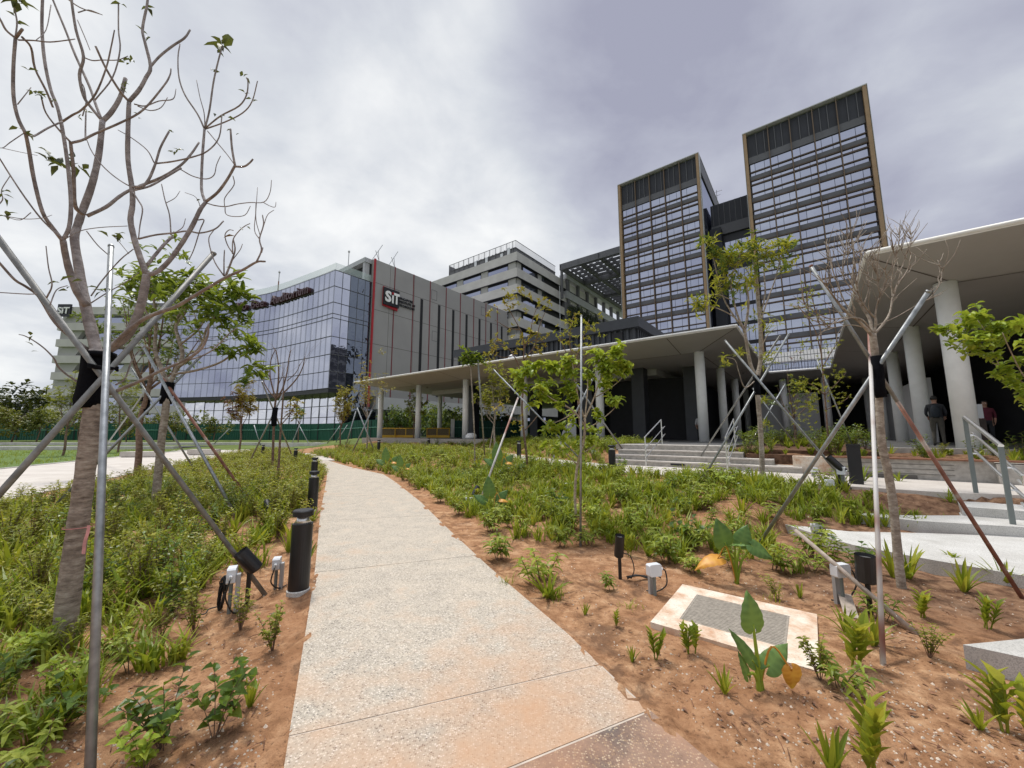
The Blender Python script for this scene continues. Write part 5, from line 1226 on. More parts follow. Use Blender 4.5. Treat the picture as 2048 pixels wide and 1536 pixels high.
traced('leafy_tree', 'staked tree with big glossy green leaves left of the curved glass', tuple(G(310, 1012, 0)), [(310, 1015), (315, 960), (322, 890), (330, 830), (334, 790), (338, 765)], 
       [([(336, 770), (322, 735), (310, 700), (312, 650), (308, 600), (300, 560)], 0, .2, 9, 4), ([(339, 770), (350, 745), (365, 710), (358, 680), (352, 650), (372, 620), (360, 590)], 0, .3, 9, 4), ([(356, 735), (385, 712), (405, 685), (412, 660), (425, 640), (440, 615)], 0, -.3, 6, 2.5), ([(350, 748), (395, 740), (440, 725), (470, 705), (500, 690)], 0, -.5, 5, 2.5), ([(375, 710), (395, 700), (420, 695), (455, 680)], 0, -.2, 3, 1.5), ([(312, 655), (290, 620), (265, 590), (240, 575)], 0, .3, 5, 2), ([(360, 690), (400, 655), (430, 600), (470, 580)], 0, .3, 4, 2), ([(352, 640), (380, 590), (395, 555)], .2, .5, 4, 2), ([(310, 700), (285, 690), (262, 680)], 0, .1, 3, 1.6), ([(405, 690), (395, 650), (388, 625)], 0, 0, 3, 1.6)], 8.97,
       [(300, 560, .2, 24, 7, 'big', 1.1), (350, 560, .3, 32, 12, 'big', 1.1), (400, 575, .4, 26, 9, 'big', 1.1), (440, 590, -.1, 22, 8, 'big', 1.1), (475, 590, .2, 20, 6, 'big', 1.1), (255, 570, .3, 22, 4, 'big', 1.1), (430, 630, -.2, 22, 6, 'big', 1.1), (375, 620, .2, 24, 4, 'big', 1.), (470, 700, -.4, 16, 4, 'big', 1.1), (505, 690, -.5, 12, 3, 'big', 1.1), (508, 745, -.5, 12, 3, 'big', 1.2), (385, 570, .5, 22, 4, 'big', 1.), (330, 600, .1, 26, 4, 'big', 1.), (455, 640, -.1, 16, 3, 'big', 1.1), (490, 640, 0, 12, 2, 'big', 1.1), (345, 520, .5, 25, 4, 'big', .8)], 'leaf_glossy', 'bark_speckled', (15, 11), ([(331, 808), (333, 790), (336, 772), (338, 764)], [.115, .12, .12, .13]), seed=21)
LMUL = 1.7
pole('grey pole crossing the glossy leaved tree, top beside its left foliage', g(474, 1037), FY(284, 688, 8.7), .03); pole('brown rusty pole of the glossy leaved tree', g(503, 1008), FY(322, 752, 8.9), .03, 'rusty_pipe'); pole('grey pole of the glossy leaved tree reaching down left to the side path', g(92, 1030), FY(402, 712, 9.3), .03)
gen_tree('fine_leaf_tree', 'tall fine leaved tree behind the glossy leaved tree, left', 'tree', (-14.5, 15.2, 0), 8.3, 3.9, .10, 1.9, 'small', 'leaf_glossy', 4200, 'bark_brown', 31, 6, 5, 7, (2.35, 3.0), lscale=1.9)
pole('pole of the fine leaved tree slanting right towards the shrubs', g(395, 948), FY(262, 735, 14.9), .034); pole('pole of the fine leaved tree slanting left over the side path', g(188, 902 + 22), FY(318, 745, 15.6), .034)
gen_tree('young_tree', 'slim green tree before the far left banded block, left one', 'tree', tuple(G(125, 912, 0)), 6.4, 2.4, .07, .95, 'fards', 'leaf_shrub', 2200, 'bark_brown', 41, 5, 4, 6, crown_lo=-.2)
gen_tree('young_tree', 'slim green tree before the far left banded block, right of the wrapped trunk', 'tree', tuple(G(236, 905, 0)), 7.2, 2.2, .07, 1.1, 'fards', 'leaf_shrub', 2400, 'bark_brown', 42, 5, 5, 6, crown_lo=-.25)
gen_tree('yellowing_tree', 'small tree with yellow crown and a clump of dried brown leaves', 'tree', tuple(G(478, 908, 0)), 6.0, 2.7, .07, 1.0, 'fards', 'leaf_yellow', 3600, 'bark_brown', 43, 6, 5, 6, leaf2=('leaf_brown', lambda p, r: p.x < -.15 and p.z < 5.0 and r.random() < .85), crown_lo=-.1)
traced('bare_sapling', 'leafless wrapped sapling with crossed poles before the curved glass', tuple(G(545, 938, 0)), [(545, 940), (546, 900), (547, 870), (548, 840), (550, 812), (552, 796)],
       [([(552, 800), (545, 775), (540, 750), (542, 720), (550, 700)], 0, .2, 3, 1.2), ([(552, 798), (556, 770), (557, 735), (553, 705), (547, 695)], 0, -.1, 3, 1.2), ([(553, 798), (566, 775), (574, 745), (578, 715), (582, 700)], 0, .2, 3, 1.2), ([(553, 797), (575, 778), (595, 755), (605, 735), (610, 715)], 0, -.2, 3, 1.1), ([(553, 798), (540, 785), (528, 765), (522, 745)], 0, .1, 2.4, 1), ([(574, 762), (592, 745), (600, 728)], .1, .1, 1.6, .9), ([(556, 770), (565, 750), (566, 725)], 0, 0, 1.6, .9), ([(540, 755), (530, 738), (526, 718)], .1, .1, 1.6, .8)], 17.8, None, None, 'bark_brown', (4.5, 3.5), ([(548, 852), (548, 838), (550, 822), (551, 815)], [.11, .12, .11, .12]), seed=5, twig=3)
pole('pole of the wrapped bare sapling slanting down left', g(493, 935), FY(567, 786, 17.6), .035); pole('pole of the wrapped bare sapling slanting down right', g(588, 920), FY(524, 764, 18), .035)
traced('dark_sapling', 'thin dark stemmed sapling with few yellow leaves beside the bare sapling', tuple(G(554, 964, 0)), [(554, 968), (558, 920), (560, 880), (562, 850)], [([(562, 850), (565, 810), (567, 775), (568, 752)], 0, 0, 3, 1.4), ([(562, 850), (575, 835), (588, 815), (596, 800)], 0, .2, 2, 1), ([(563, 840), (580, 825), (592, 830)], 0, .2, 1.6, 1)], 13.2, [(588, 808, .2, 9, 12, 'small', 1.5), (580, 828, .2, 8, 6, 'small', 1.4), (597, 825, .1, 6, 5, 'small', 1.4)], 'leaf_autumn', 'bark_brown', (4.4, 3.2), seed=8)
gen_tree('slim_tree', 'narrow yellow green tree left of the canopy tip', 'tree', (-14.9, 33.8, .6), 5.6, 1.9, .06, .75, 'fards', 'leaf_autumn', 2600, 'bark_brown', 45, 5, 5, 6, crown_lo=-.3)
gen_tree('slim_tree', 'sparse reddish green tree before the end column of the canopy', 'tree', (-9.9, 26.5, .5), 6.3, 2.6, .055, .8, 'fards', 'leaf_autumn', 800, 'bark_speckled', 46, 5, 5, 4, crown_lo=-.2)
gen_tree('young_tree', 'young palm like tree before the green hoarding below the curved glass', 'tree', (-24.2, 44, .4), 4.2, 2.6, .06, .5, 'far', 'leaf_glossy', 300, 'bark_brown', 47, 5, 3, 6)
gen_tree('young_tree', 'small leafy tree right of the end column beyond the canopy', 'tree', (-9.0, 35.5, .9), 4.6, 2.2, .05, .9, 'fards', 'leaf_shrub', 1500, 'bark_brown', 48, 5, 4, 6)
for i, (u, v0, u1, v1, Y) in enumerate(((690, 898, 712, 822, 30), (750, 905, 714, 815, 26), (707, 900, 744, 820, 26), (672, 884, 695, 850, 40), (655, 886, 680, 852, 40), (585, 884, 600, 848, 42), (616, 884, 598, 850, 42), (520, 888, 508, 850, 42), (430, 886, 458, 858, 42))):
    p = FY(u, v0, Y); pole('far grey pole propping a young tree, number of props seen left of the canopy' if False else ('grey pole propping the narrow yellow green tree', 'right leaning pole of the sparse tree at the end column', 'left leaning pole of the sparse tree at the end column', 'short far pole left of the narrow yellow green tree', 'lowest far pole left of the narrow yellow green tree', 'left far pole of the palm like tree', 'right far pole of the palm like tree', 'far pole right of the yellowing tree', 'far pole left of the yellowing tree')[i], p, FY(u1, v1, Y), .045)
# --- trees of the middle bed
def tz(x, y): return gn(x, y)
p = gp(950, 935, .4)
traced('thin_sapling', 'thin sapling with one tuft of large leaves at the top, middle bed', tuple(p), [(950, 935), (949, 880), (947, 830), (944, 780), (942, 745), (941, 728)], [([(941, 728), (938, 718), (932, 710)], 0, 0, 1.4, 1), ([(941, 728), (948, 716), (953, 708)], 0, 0, 1.4, 1)], p.y, [(938, 712, 0, 9, 9, 'big', 1.05), (952, 720, 0, 7, 6, 'big', 1.1), (930, 718, 0, 5, 3, 'big', 1.)], 'leaf_glossy', 'bark_speckled', (2.2, 1.8), seed=9)
pole('pole standing right of the thin tufted sapling', gp(970, 925, .4), FY(956, 722, p.y), .03)
q = gp(988, 915, .45); gen_tree('bushy_tree', 'bushy tree with feathery dark green crown in the middle bed', 'tree', tuple(q), 4.4, 1.9, .05, .75, 'small', 'leaf_shrub', 3200, 'bark_speckled', 51, 6, 5, 7, lscale=1.6, crown_lo=-.15)
pole('pole of the bushy feathery tree slanting down left', gp(977, 905, .5), FY(999, 790, q.y + .3), .03)
p = gp(1052, 940, .42)
traced('autumn_tree', 'tall sparse tree with yellow and brown leaves in the middle bed', tuple(p), [(1056, 942), (1052, 900), (1047, 860), (1044, 815), (1046, 780), (1048, 750)],
       [([(1048, 755), (1035, 725), (1020, 700), (1005, 690), (990, 680)], 0, .2, 2.6, 1.2), ([(1048, 750), (1047, 715), (1048, 690), (1042, 665), (1030, 640), (1015, 615)], 0, -.1, 3, 1.2), ([(1047, 700), (1060, 670), (1065, 640), (1075, 612)], 0, .2, 2.2, 1), ([(1048, 690), (1070, 680), (1090, 685)], 0, 0, 2, 1), ([(1048, 720), (1070, 690), (1078, 655), (1090, 625)], 0, -.2, 2.2, 1), ([(1040, 660), (1015, 655), (990, 640)], 0, 0, 1.8, .9), ([(1028, 710), (1008, 715), (985, 708)], .1, .1, 1.6, .9), ([(1048, 735), (1058, 728), (1065, 700)], 0, 0, 1.8, 1), ([(1050, 860), (1060, 850), (1075, 832)], 0, 0, 2, 1.2), ([(1046, 850), (1030, 838), (1010, 828)], 0, 0, 2, 1)], p.y,
       [(1020, 605, 0, 12, 6, 'med', 1.2), (1040, 592, 0, 14, 8, 'med', 1.1), (988, 625, 0, 10, 4, 'med', 1.1), (1085, 605, 0, 10, 6, 'med', 1.1), (990, 680, .1, 10, 5, 'med', 1.1), (1065, 665, 0, 12, 7, 'med', 1.3), (1085, 685, 0, 9, 5, 'med', 1.2), (1020, 690, 0, 12, 5, 'med', 1.1), (985, 705, 0, 10, 5, 'med', 1.1), (1070, 710, 0, 12, 4, 'med', 1.2), (1035, 650, 0, 25, 5, 'med', 1.), (1000, 812, 0, 10, 5, 'med', 1.1), (1040, 850, 0, 14, 4, 'med', 1.)], 'leaf_autumn', 'bark_brown', (4, 3), leaf2=('leaf_yellow', .3), seed=10)
p = FY(1160, 890, 15.8); p.z = 1.0
traced('yellow_green_tree', 'yellow green tree rising behind the bright sapling, before the plant room', tuple(p), [(1165, 893), (1160, 850), (1156, 800), (1152, 760), (1150, 730)], [([(1150, 732), (1140, 690), (1142, 650), (1148, 630)], 0, 0, 2.6, 1.2), ([(1150, 730), (1160, 690), (1172, 660), (1178, 640)], 0, .2, 2.6, 1.2), ([(1150, 735), (1130, 700), (1118, 670)], 0, 0, 2, 1), ([(1152, 740), (1170, 715), (1185, 695)], 0, 0, 2, 1)], p.y, [(1150, 640, 0, 14, 14, 'med', 1.1), (1172, 650, 0, 12, 10, 'med', 1.1), (1128, 660, 0, 12, 8, 'med', 1.1), (1150, 690, 0, 18, 14, 'med', 1.1), (1180, 685, 0, 8, 4, 'med', 1.), (1135, 715, 0, 12, 6, 'med', 1.)], 'leaf_autumn', 'bark_brown', (3, 2.4), leaf2=('leaf_shrub', .5), seed=11)
pole('pole of the yellow green tree slanting down left', gp(1099, 928, .5), FY(1186, 757, 13), .03); pole('pole of the yellow green tree slanting down right past the bollard', gp(1246, 920, .6), FY(1151, 766, 13), .03)
LMUL = 1.55
p = gp(1156, 1030, .25)
traced('lime_sapling', 'bright lime green sapling with spreading boughs in the middle bed', tuple(p), [(1152, 1035), (1150, 985), (1155, 930), (1168, 880), (1170, 830)],
       [([(1168, 850), (1150, 825), (1125, 808), (1100, 795), (1070, 770)], 0, -.2, 3.4, 1.5), ([(1168, 840), (1180, 815), (1190, 790), (1200, 760), (1220, 735)], 0, .1, 3.2, 1.3), ([(1168, 835), (1158, 800), (1150, 770), (1145, 730), (1135, 712)], 0, -.1, 3, 1.3), ([(1168, 862), (1195, 845), (1220, 825), (1240, 805)], 0, 0, 2.2, 1.2), ([(1150, 825), (1110, 845), (1085, 840)], 0, -.2, 2, 1), ([(1170, 835), (1175, 780), (1175, 740)], 0, .2, 2.4, 1.2), ([(1155, 930), (1130, 905), (1110, 890)], 0, 0, 2.2, 1.2), ([(1160, 910), (1190, 890), (1205, 875)], 0, 0, 2, 1.1), ([(1190, 795), (1215, 780), (1240, 760), (1250, 745)], .1, .2, 2, 1.1)], p.y,
       [(1040, 745, -.1, 8, 4, 'lime', 1.1), (1062, 740, -.1, 10, 6, 'lime', 1.1), (1045, 770, -.1, 10, 5, 'lime', 1.1), (1085, 770, -.1, 14, 8, 'lime', 1.1), (1105, 735, 0, 8, 5, 'lime', 1.1), (1090, 730, 0, 6, 4, 'lime', 1.1), (1135, 722, 0, 9, 7, 'lime', 1.1), (1142, 755, 0, 9, 6, 'lime', 1.1), (1140, 785, 0, 10, 5, 'lime', 1.05), (1195, 715, .1, 10, 6, 'lime', 1.1), (1220, 735, .1, 12, 9, 'lime', 1.1), (1235, 705, .1, 9, 7, 'lime', 1.1), (1248, 735, .1, 8, 6, 'lime', 1.1), (1205, 760, .1, 12, 7, 'lime', 1.1), (1232, 800, 0, 8, 4, 'lime', 1.), (1105, 800, -.1, 12, 6, 'lime', 1.05), (1110, 850, -.1, 11, 5, 'lime', 1.), (1115, 890, 0, 12, 5, 'lime', 1.), (1145, 850, 0, 14, 6, 'lime', 1.), (1190, 875, 0, 12, 5, 'lime', 1.), (1150, 890, 0, 16, 5, 'lime', 1.), (1175, 745, .2, 10, 4, 'lime', 1.), (1070, 800, -.1, 10, 4, 'lime', 1.), (1200, 825, 0, 8, 2, 'lime', 1.)], 'leaf_lime', 'bark_pale', (4.2, 3.6), seed=13)
pole('tall upright grey pole beside the bright lime sapling', gp(1160, 1052, .25), FY(1163, 632, 6.15), .017)
pole('long thin pole crossing from the feathery tree down to the bright sapling', gp(1182, 940, .5), FY(987, 739, 12.4), .026)
pole('reddish white pole slanting down left from the autumn tree', gp(959, 978, .3), FY(1036, 796, 11.6), .028, 'patchy_pipe')
LMUL = 2.0
# --- staked tree before the steps
p = gp(1520, 966, .5)
traced('staked_tree', 'twin stemmed leafy tree with crossed grey poles before the middle steps', tuple(p), [(1524, 970), (1524, 920), (1521, 860), (1517, 810), (1514, 778), (1512, 752)],
       [([(1512, 757), (1500, 725), (1494, 690), (1490, 660), (1495, 630), (1497, 600), (1492, 565)], 0, -.2, 6.5, 3), ([(1515, 757), (1521, 720), (1521, 680), (1518, 620), (1514, 565), (1507, 520)], 0, .2, 7.5, 3.5), ([(1490, 665), (1475, 630), (1466, 595), (1462, 560), (1475, 525), (1482, 500)], -.1, -.3, 4, 1.6), ([(1488, 660), (1460, 620), (1445, 590), (1430, 530), (1425, 500)], -.1, -.2, 3.4, 1.5), ([(1490, 655), (1462, 630), (1430, 615), (1405, 610)], -.1, -.4, 2.4, 1.2), ([(1519, 650), (1535, 600), (1550, 560), (1560, 520), (1570, 495)], .1, .3, 3, 1.4), ([(1518, 640), (1530, 590), (1528, 540), (1530, 505)], .1, .2, 3, 1.4), ([(1512, 760), (1490, 775), (1478, 745), (1470, 720), (1452, 715)], 0, -.3, 2, 1), ([(1462, 600), (1440, 590), (1415, 590)], -.2, -.3, 1.8, 1), ([(1516, 590), (1505, 560), (1490, 535)], .1, 0, 2.2, 1.2), ([(1521, 700), (1535, 670), (1552, 655)], .1, .1, 2, 1), ([(1508, 525), (1500, 505), (1505, 490)], .2, .2, 2.4, 1.2)], p.y,
       [(1415, 478, -.2, 8, 4, 'lance', .9), (1422, 505, -.2, 10, 7, 'lance', .9), (1440, 540, -.2, 13, 6, 'lance', .9), (1455, 510, -.2, 12, 6, 'lance', .9), (1480, 505, -.2, 12, 8, 'lance', .9), (1500, 490, .1, 14, 9, 'lance', .9), (1512, 525, .1, 12, 8, 'lance', .9), (1535, 500, .2, 14, 8, 'lance', .95), (1570, 490, .3, 12, 6, 'lance', 1.05), (1580, 520, .3, 10, 4, 'lance', 1.), (1555, 530, .2, 12, 4, 'lance', .9), (1470, 560, -.2, 14, 7, 'lance', .9), (1495, 560, 0, 14, 6, 'lance', .9), (1445, 570, -.2, 12, 5, 'lance', .9), (1398, 600, -.4, 10, 4, 'lance', .9), (1395, 620, -.4, 6, 2, 'lance', .9), (1420, 590, -.3, 10, 3, 'lance', .8), (1448, 718, -.3, 8, 3, 'lance', .8), (1478, 705, -.2, 5, 2, 'lance', .8), (1525, 710, .1, 12, 6, 'lance', .75), (1540, 650, .1, 14, 4, 'lance', .7), (1530, 800, .1, 5, 3, 'lance', .7), (1530, 845, .1, 5, 3, 'lance', .7), (1500, 620, 0, 16, 3, 'lance', .8), (1465, 520, -.2, 14, 5, 'lance', .9)], 'leaf_shrub', 'bark_speckled', (8.6, 7.4), ([(1515, 790), (1514, 775), (1513, 760), (1512, 752)], [.062, .068, .065, .075]), leaf2=('leaf_dark', .35), seed=14)
pole('grey and rust pole crossing the twin stemmed tree down to the right spotlight', gp(1704, 985, .42), FY(1450, 681, 8.7), .024, 'galvanised'); pole('grey pole of the twin stemmed tree, front one of the parallel pair', gp(1400, 966, .5), FY(1577, 669, 9.1), .024); pole('brown footed pole of the twin stemmed tree, rear one of the parallel pair', gp(1394, 932, .55), FY(1560, 672, 9.5), .024, 'dull_pipe')
# --- right bare tree
p = gp(1803, 1190, -.05)
traced('bare_crowned_tree', 'leafless tree with a tangled crown and crossed poles, right foreground', tuple(p), [(1808, 1205), (1800, 1150), (1793, 1080), (1785, 1000), (1775, 940), (1764, 890), (1760, 840), (1758, 800), (1754, 740), (1748, 690), (1745, 668)],
       [([(1745, 672), (1730, 655), (1715, 640), (1700, 630), (1680, 610), (1665, 590), (1650, 570), (1635, 550)], 0, -.2, 7.5, 2.4), ([(1745, 668), (1740, 640), (1725, 615), (1712, 590), (1705, 560), (1708, 520), (1706, 480)], 0, .2, 7, 2.2), ([(1748, 668), (1752, 640), (1742, 628), (1728, 610), (1715, 580), (1718, 540), (1725, 500)], 0, -.1, 5, 2), ([(1748, 668), (1765, 650), (1780, 625), (1785, 595), (1795, 570), (1815, 540), (1822, 510)], 0, .2, 5.5, 1.8), ([(1750, 660), (1752, 620), (1760, 590), (1772, 565), (1770, 540)], 0, -.2, 3.4, 1.4), ([(1745, 665), (1725, 640), (1695, 635), (1665, 638), (1640, 630), (1610, 610)], 0, -.3, 4, 1.3), ([(1715, 640), (1690, 605), (1672, 560), (1662, 530), (1655, 500)], -.1, .1, 3, 1.2), ([(1755, 650), (1790, 635), (1830, 612), (1865, 590), (1885, 545), (1875, 520)], .1, .3, 2, .9), ([(1785, 600), (1783, 560), (1790, 520), (1785, 500)], .1, .1, 2.2, 1), ([(1760, 590), (1755, 555), (1745, 530)], -.1, -.1, 2, 1), ([(1712, 590), (1690, 560), (1685, 530), (1690, 500)], .1, .1, 2.4, 1), ([(1730, 655), (1700, 650), (1660, 655), (1625, 640)], 0, -.2, 2.6, 1), ([(1795, 570), (1805, 530), (1820, 490), (1822, 470)], .1, .2, 1.8, .8), ([(1728, 610), (1738, 575), (1735, 540), (1740, 505)], 0, 0, 2.6, 1), ([(1705, 560), (1695, 530), (1698, 490), (1692, 468)], .1, .1, 2, .9), ([(1815, 520), (1800, 495), (1798, 470)], .2, .2, 1.4, .8)], 4.15, None, None, 'bark_speckled', (16, 12.5), ([(1763, 795), (1758, 775), (1756, 740), (1752, 712)], [.050, .054, .050, .050]), seed=15, twig=13)
pole('grey pole of the right bare tree crossing down left, cap at upper right', gp(1508, 1068, .2), FY(1857, 583, 3.7), .022); pole('upright half rusted white pole of the right bare tree', gp(1766, 1328, 0), FY(1738, 655, 4.45), .017, 'patchy_pipe')
pole('long rusty red pole of the right bare tree, foot at the granite path', Vector(G(2050, 1205, -.05)), FY(1622, 532, 4.35), .019, ['rusty_pipe', 'galvanised'], split=1.95)
# --- fine leaf tree behind the planter and courtyard trees
p = FY(1655, 905, 11.3); p.z = .93
traced('feathery_tree', 'feathery fine leaved tree in the planter behind the right bare tree', tuple(p), [(1658, 905), (1655, 860), (1652, 820), (1648, 770), (1645, 735), (1642, 700)], [([(1642, 705), (1630, 660), (1610, 630), (1595, 610)], 0, 0, 2.4, 1), ([(1642, 700), (1640, 655), (1625, 600), (1620, 580)], 0, .2, 2.4, 1), ([(1645, 735), (1665, 700), (1680, 680)], 0, 0, 2, 1), ([(1650, 790), (1625, 770), (1605, 765)], 0, -.2, 2, 1), ([(1650, 790), (1675, 765), (1692, 745)], 0, -.2, 2, 1), ([(1652, 820), (1690, 800), (1700, 790)], 0, -.2, 1.8, 1)], 11.3, [(1620, 590, .1, 12, 14, 'small', .9), (1600, 608, 0, 9, 8, 'small', .9), (1635, 630, 0, 16, 12, 'small', .9), (1610, 690, 0, 10, 8, 'small', .9), (1660, 690, 0, 12, 8, 'small', .9), (1600, 765, -.2, 12, 16, 'small', 1.), (1630, 785, -.2, 16, 20, 'small', 1.), (1680, 755, -.2, 10, 12, 'small', 1.), (1620, 810, -.2, 14, 14, 'small', 1.), (1680, 795, -.2, 12, 12, 'small', 1.), (1650, 730, 0, 14, 10, 'small', .9), (1600, 840, 0, 16, 10, 'small', 1.)], 'leaf_shrub', 'bark_brown', (3.4, 2.6), seed=16)
pole('grey pole of the feathery tree in the planter', Vector((11.4, 13.0, .93)) if False else FY(1702, 884, 11.2), FY(1634, 718, 11.4), .022)
p = AB(-.5, 19.5, 1.1); gen_tree('courtyard_tree', 'dark green tree with reddish young leaves in the shaded courtyard', 'tree', tuple(p), 3.4, 1.3, .05, .8, 'med', 'leaf_dark', 700, 'bark_brown', 61, 5, 4, 6, leaf2=('leaf_brown', lambda p, r: p.z > 2.6 and r.random() < .3))
pole('thin pole in the courtyard bed behind the twin stemmed tree, leaning right', AB(-1.9, 17.0, 1.1), AB(-.6, 17.3, 3.4), .025); pole('thin pole in the courtyard bed behind the twin stemmed tree, leaning left', AB(-.4, 17.4, 1.1), AB(-1.6, 17.0, 3.3), .025)
# --- lime boughs of a tree just outside the right edge
p = Vector((5.3, 3.35, 0.0)); p.z = gn(p.x, p.y)
traced('lime_tree', 'bright green leaved tree whose boughs reach in at the right edge', tuple(p), [(2215, 1120), (2190, 980), (2160, 880), (2120, 800)], [([(2150, 860), (2100, 800), (2050, 755), (2020, 700), (2005, 665)], 0, -.1, 5, 2), ([(2120, 810), (2060, 775), (2000, 735), (1950, 700), (1895, 660)], 0, .2, 5, 2), ([(2000, 735), (1985, 700), (1975, 670), (1955, 640)], 0, 0, 2.4, 1.4), ([(2120, 800), (2090, 740), (2070, 690)], 0, -.2, 3, 1.6)], 3.4,
       [(1893, 655, .2, 10, 3, 'lime', .52), (1915, 660, .1, 12, 3, 'lime', .55), (1945, 640, .1, 13, 5, 'lime', .55), (1960, 635, .1, 12, 5, 'lime', .55), (1975, 665, 0, 13, 5, 'lime', .55), (1950, 690, 0, 12, 4, 'lime', .55), (1995, 665, 0, 12, 4, 'lime', .55), (2010, 650, 0, 10, 3, 'lime', .55), (1990, 705, 0, 10, 2, 'lime', .5), (2000, 745, 0, 10, 3, 'lime', .5), (2020, 755, 0, 12, 4, 'lime', .5), (2045, 775, 0, 12, 4, 'lime', .5), (2042, 650, -.2, 10, 3, 'lime', .55), (2030, 725, 0, 12, 2, 'lime', .5), (2080, 690, -.2, 20, 6, 'lime', .6), (2100, 760, -.1, 25, 6, 'lime', .6), (1920, 680, .1, 8, 2, 'lime', .5)], 'leaf_lime', 'bark_pale', (10, 7), seed=17)

# --- distant planting: woods at the far left, young trees before the hoarding
rng = random.Random(77)
def far_tree(label, h, w, seed, leafm, n, group):
    r2 = random.Random(seed); t = thing('forest_tree', label, 'tree', group=group); m = MB(); m.tube([(0, 0, -1), (.1 * w, 0, h * .3), (0, .05 * w, h * .7)], [h * .02, h * .016, h * .008], 6)
    for k in range(5): a = r2.uniform(0, 6.28); m.tube([(0, 0, h * r2.uniform(.25, .5)), (math.cos(a) * w * .4, math.sin(a) * w * .4, h * r2.uniform(.6, .85))], [h * .009, h * .003], 5)
    m.build('trunk', 'bark_brown', parent=t); lm = MB(); cl = [(Vector((r2.gauss(0, .34) * w, r2.gauss(0, .34) * w, h * r2.uniform(.28, .95))), r2.uniform(.10, .22) * w) for _ in range(16)]
    for i in range(n):
        c, r = r2.choice(cl); v = Vector((r2.gauss(0, 1), r2.gauss(0, 1), r2.gauss(0, .7))).normalized() * r * r2.uniform(.5, 1.15); s_ = w * r2.uniform(.05, .10)
        lm.leaf(c + v, (v.normalized() + Vector((r2.uniform(-1, 1), r2.uniform(-1, 1), r2.uniform(-.6, .4)))).normalized(), s_ * 1.6, s_, r2, .4, 0, 1)
    lm.build('crown', leafm, parent=t); return t
F = [far_tree('dense dark tree in the far wood at the left edge', 15, 11, s, 'leaf_forest', 900, 'dark trees of the far wood') for s in (1, 2, 3)]
spots = [(-205, 118), (-192, 124), (-178, 115), (-167, 122), (-155, 114), (-146, 120), (-136, 113), (-128, 119), (-218, 125), (-160, 128), (-185, 130), (-140, 126)]
for i, (x, y) in enumerate(spots):
    o = F[i] if i < 3 else dup(F[i % 3], (0, 0, 0)); o.location = (x, y, 0); s_ = rng.uniform(.85, 1.25); o.scale = (s_ * 1.1, s_ * 1.1, s_); o.rotation_euler.z = rng.uniform(0, 6.28)
H = [far_tree('low yellow green tree standing before the green hoarding', 4.4, 3.4, s, 'leaf_hedge', 700, 'young trees along the green hoarding') for s in (11, 12)]
for i, (u, Y, s_) in enumerate([(20, 45, .95), (70, 46, .9), (112, 57, .9), (160, 45.5, .8), (210, 56, .9), (255, 46, .75), (345, 47, .8), (385, 58, .8), (425, 47, .7), (-30, 45, 1.), (300, 58, 1.)]):
    p = FY(u, 880, Y); o = H[i] if i < 2 else dup(H[i % 2], (0, 0, 0)); o.location = (p.x, p.y, .7); o.scale = (s_,) * 3; o.rotation_euler.z = rng.uniform(0, 6.28)
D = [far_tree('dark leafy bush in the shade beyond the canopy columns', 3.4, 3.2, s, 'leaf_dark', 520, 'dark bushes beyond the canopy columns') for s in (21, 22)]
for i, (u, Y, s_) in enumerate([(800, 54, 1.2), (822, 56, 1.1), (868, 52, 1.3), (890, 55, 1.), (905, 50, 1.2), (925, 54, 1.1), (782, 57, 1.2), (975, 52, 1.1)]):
    p = FY(u, 880, Y); o = D[i] if i < 2 else dup(D[i % 2], (0, 0, 0)); o.location = (p.x, p.y, .8); o.scale = (s_, s_, s_ * 1.15); o.rotation_euler.z = rng.uniform(0, 6.28)

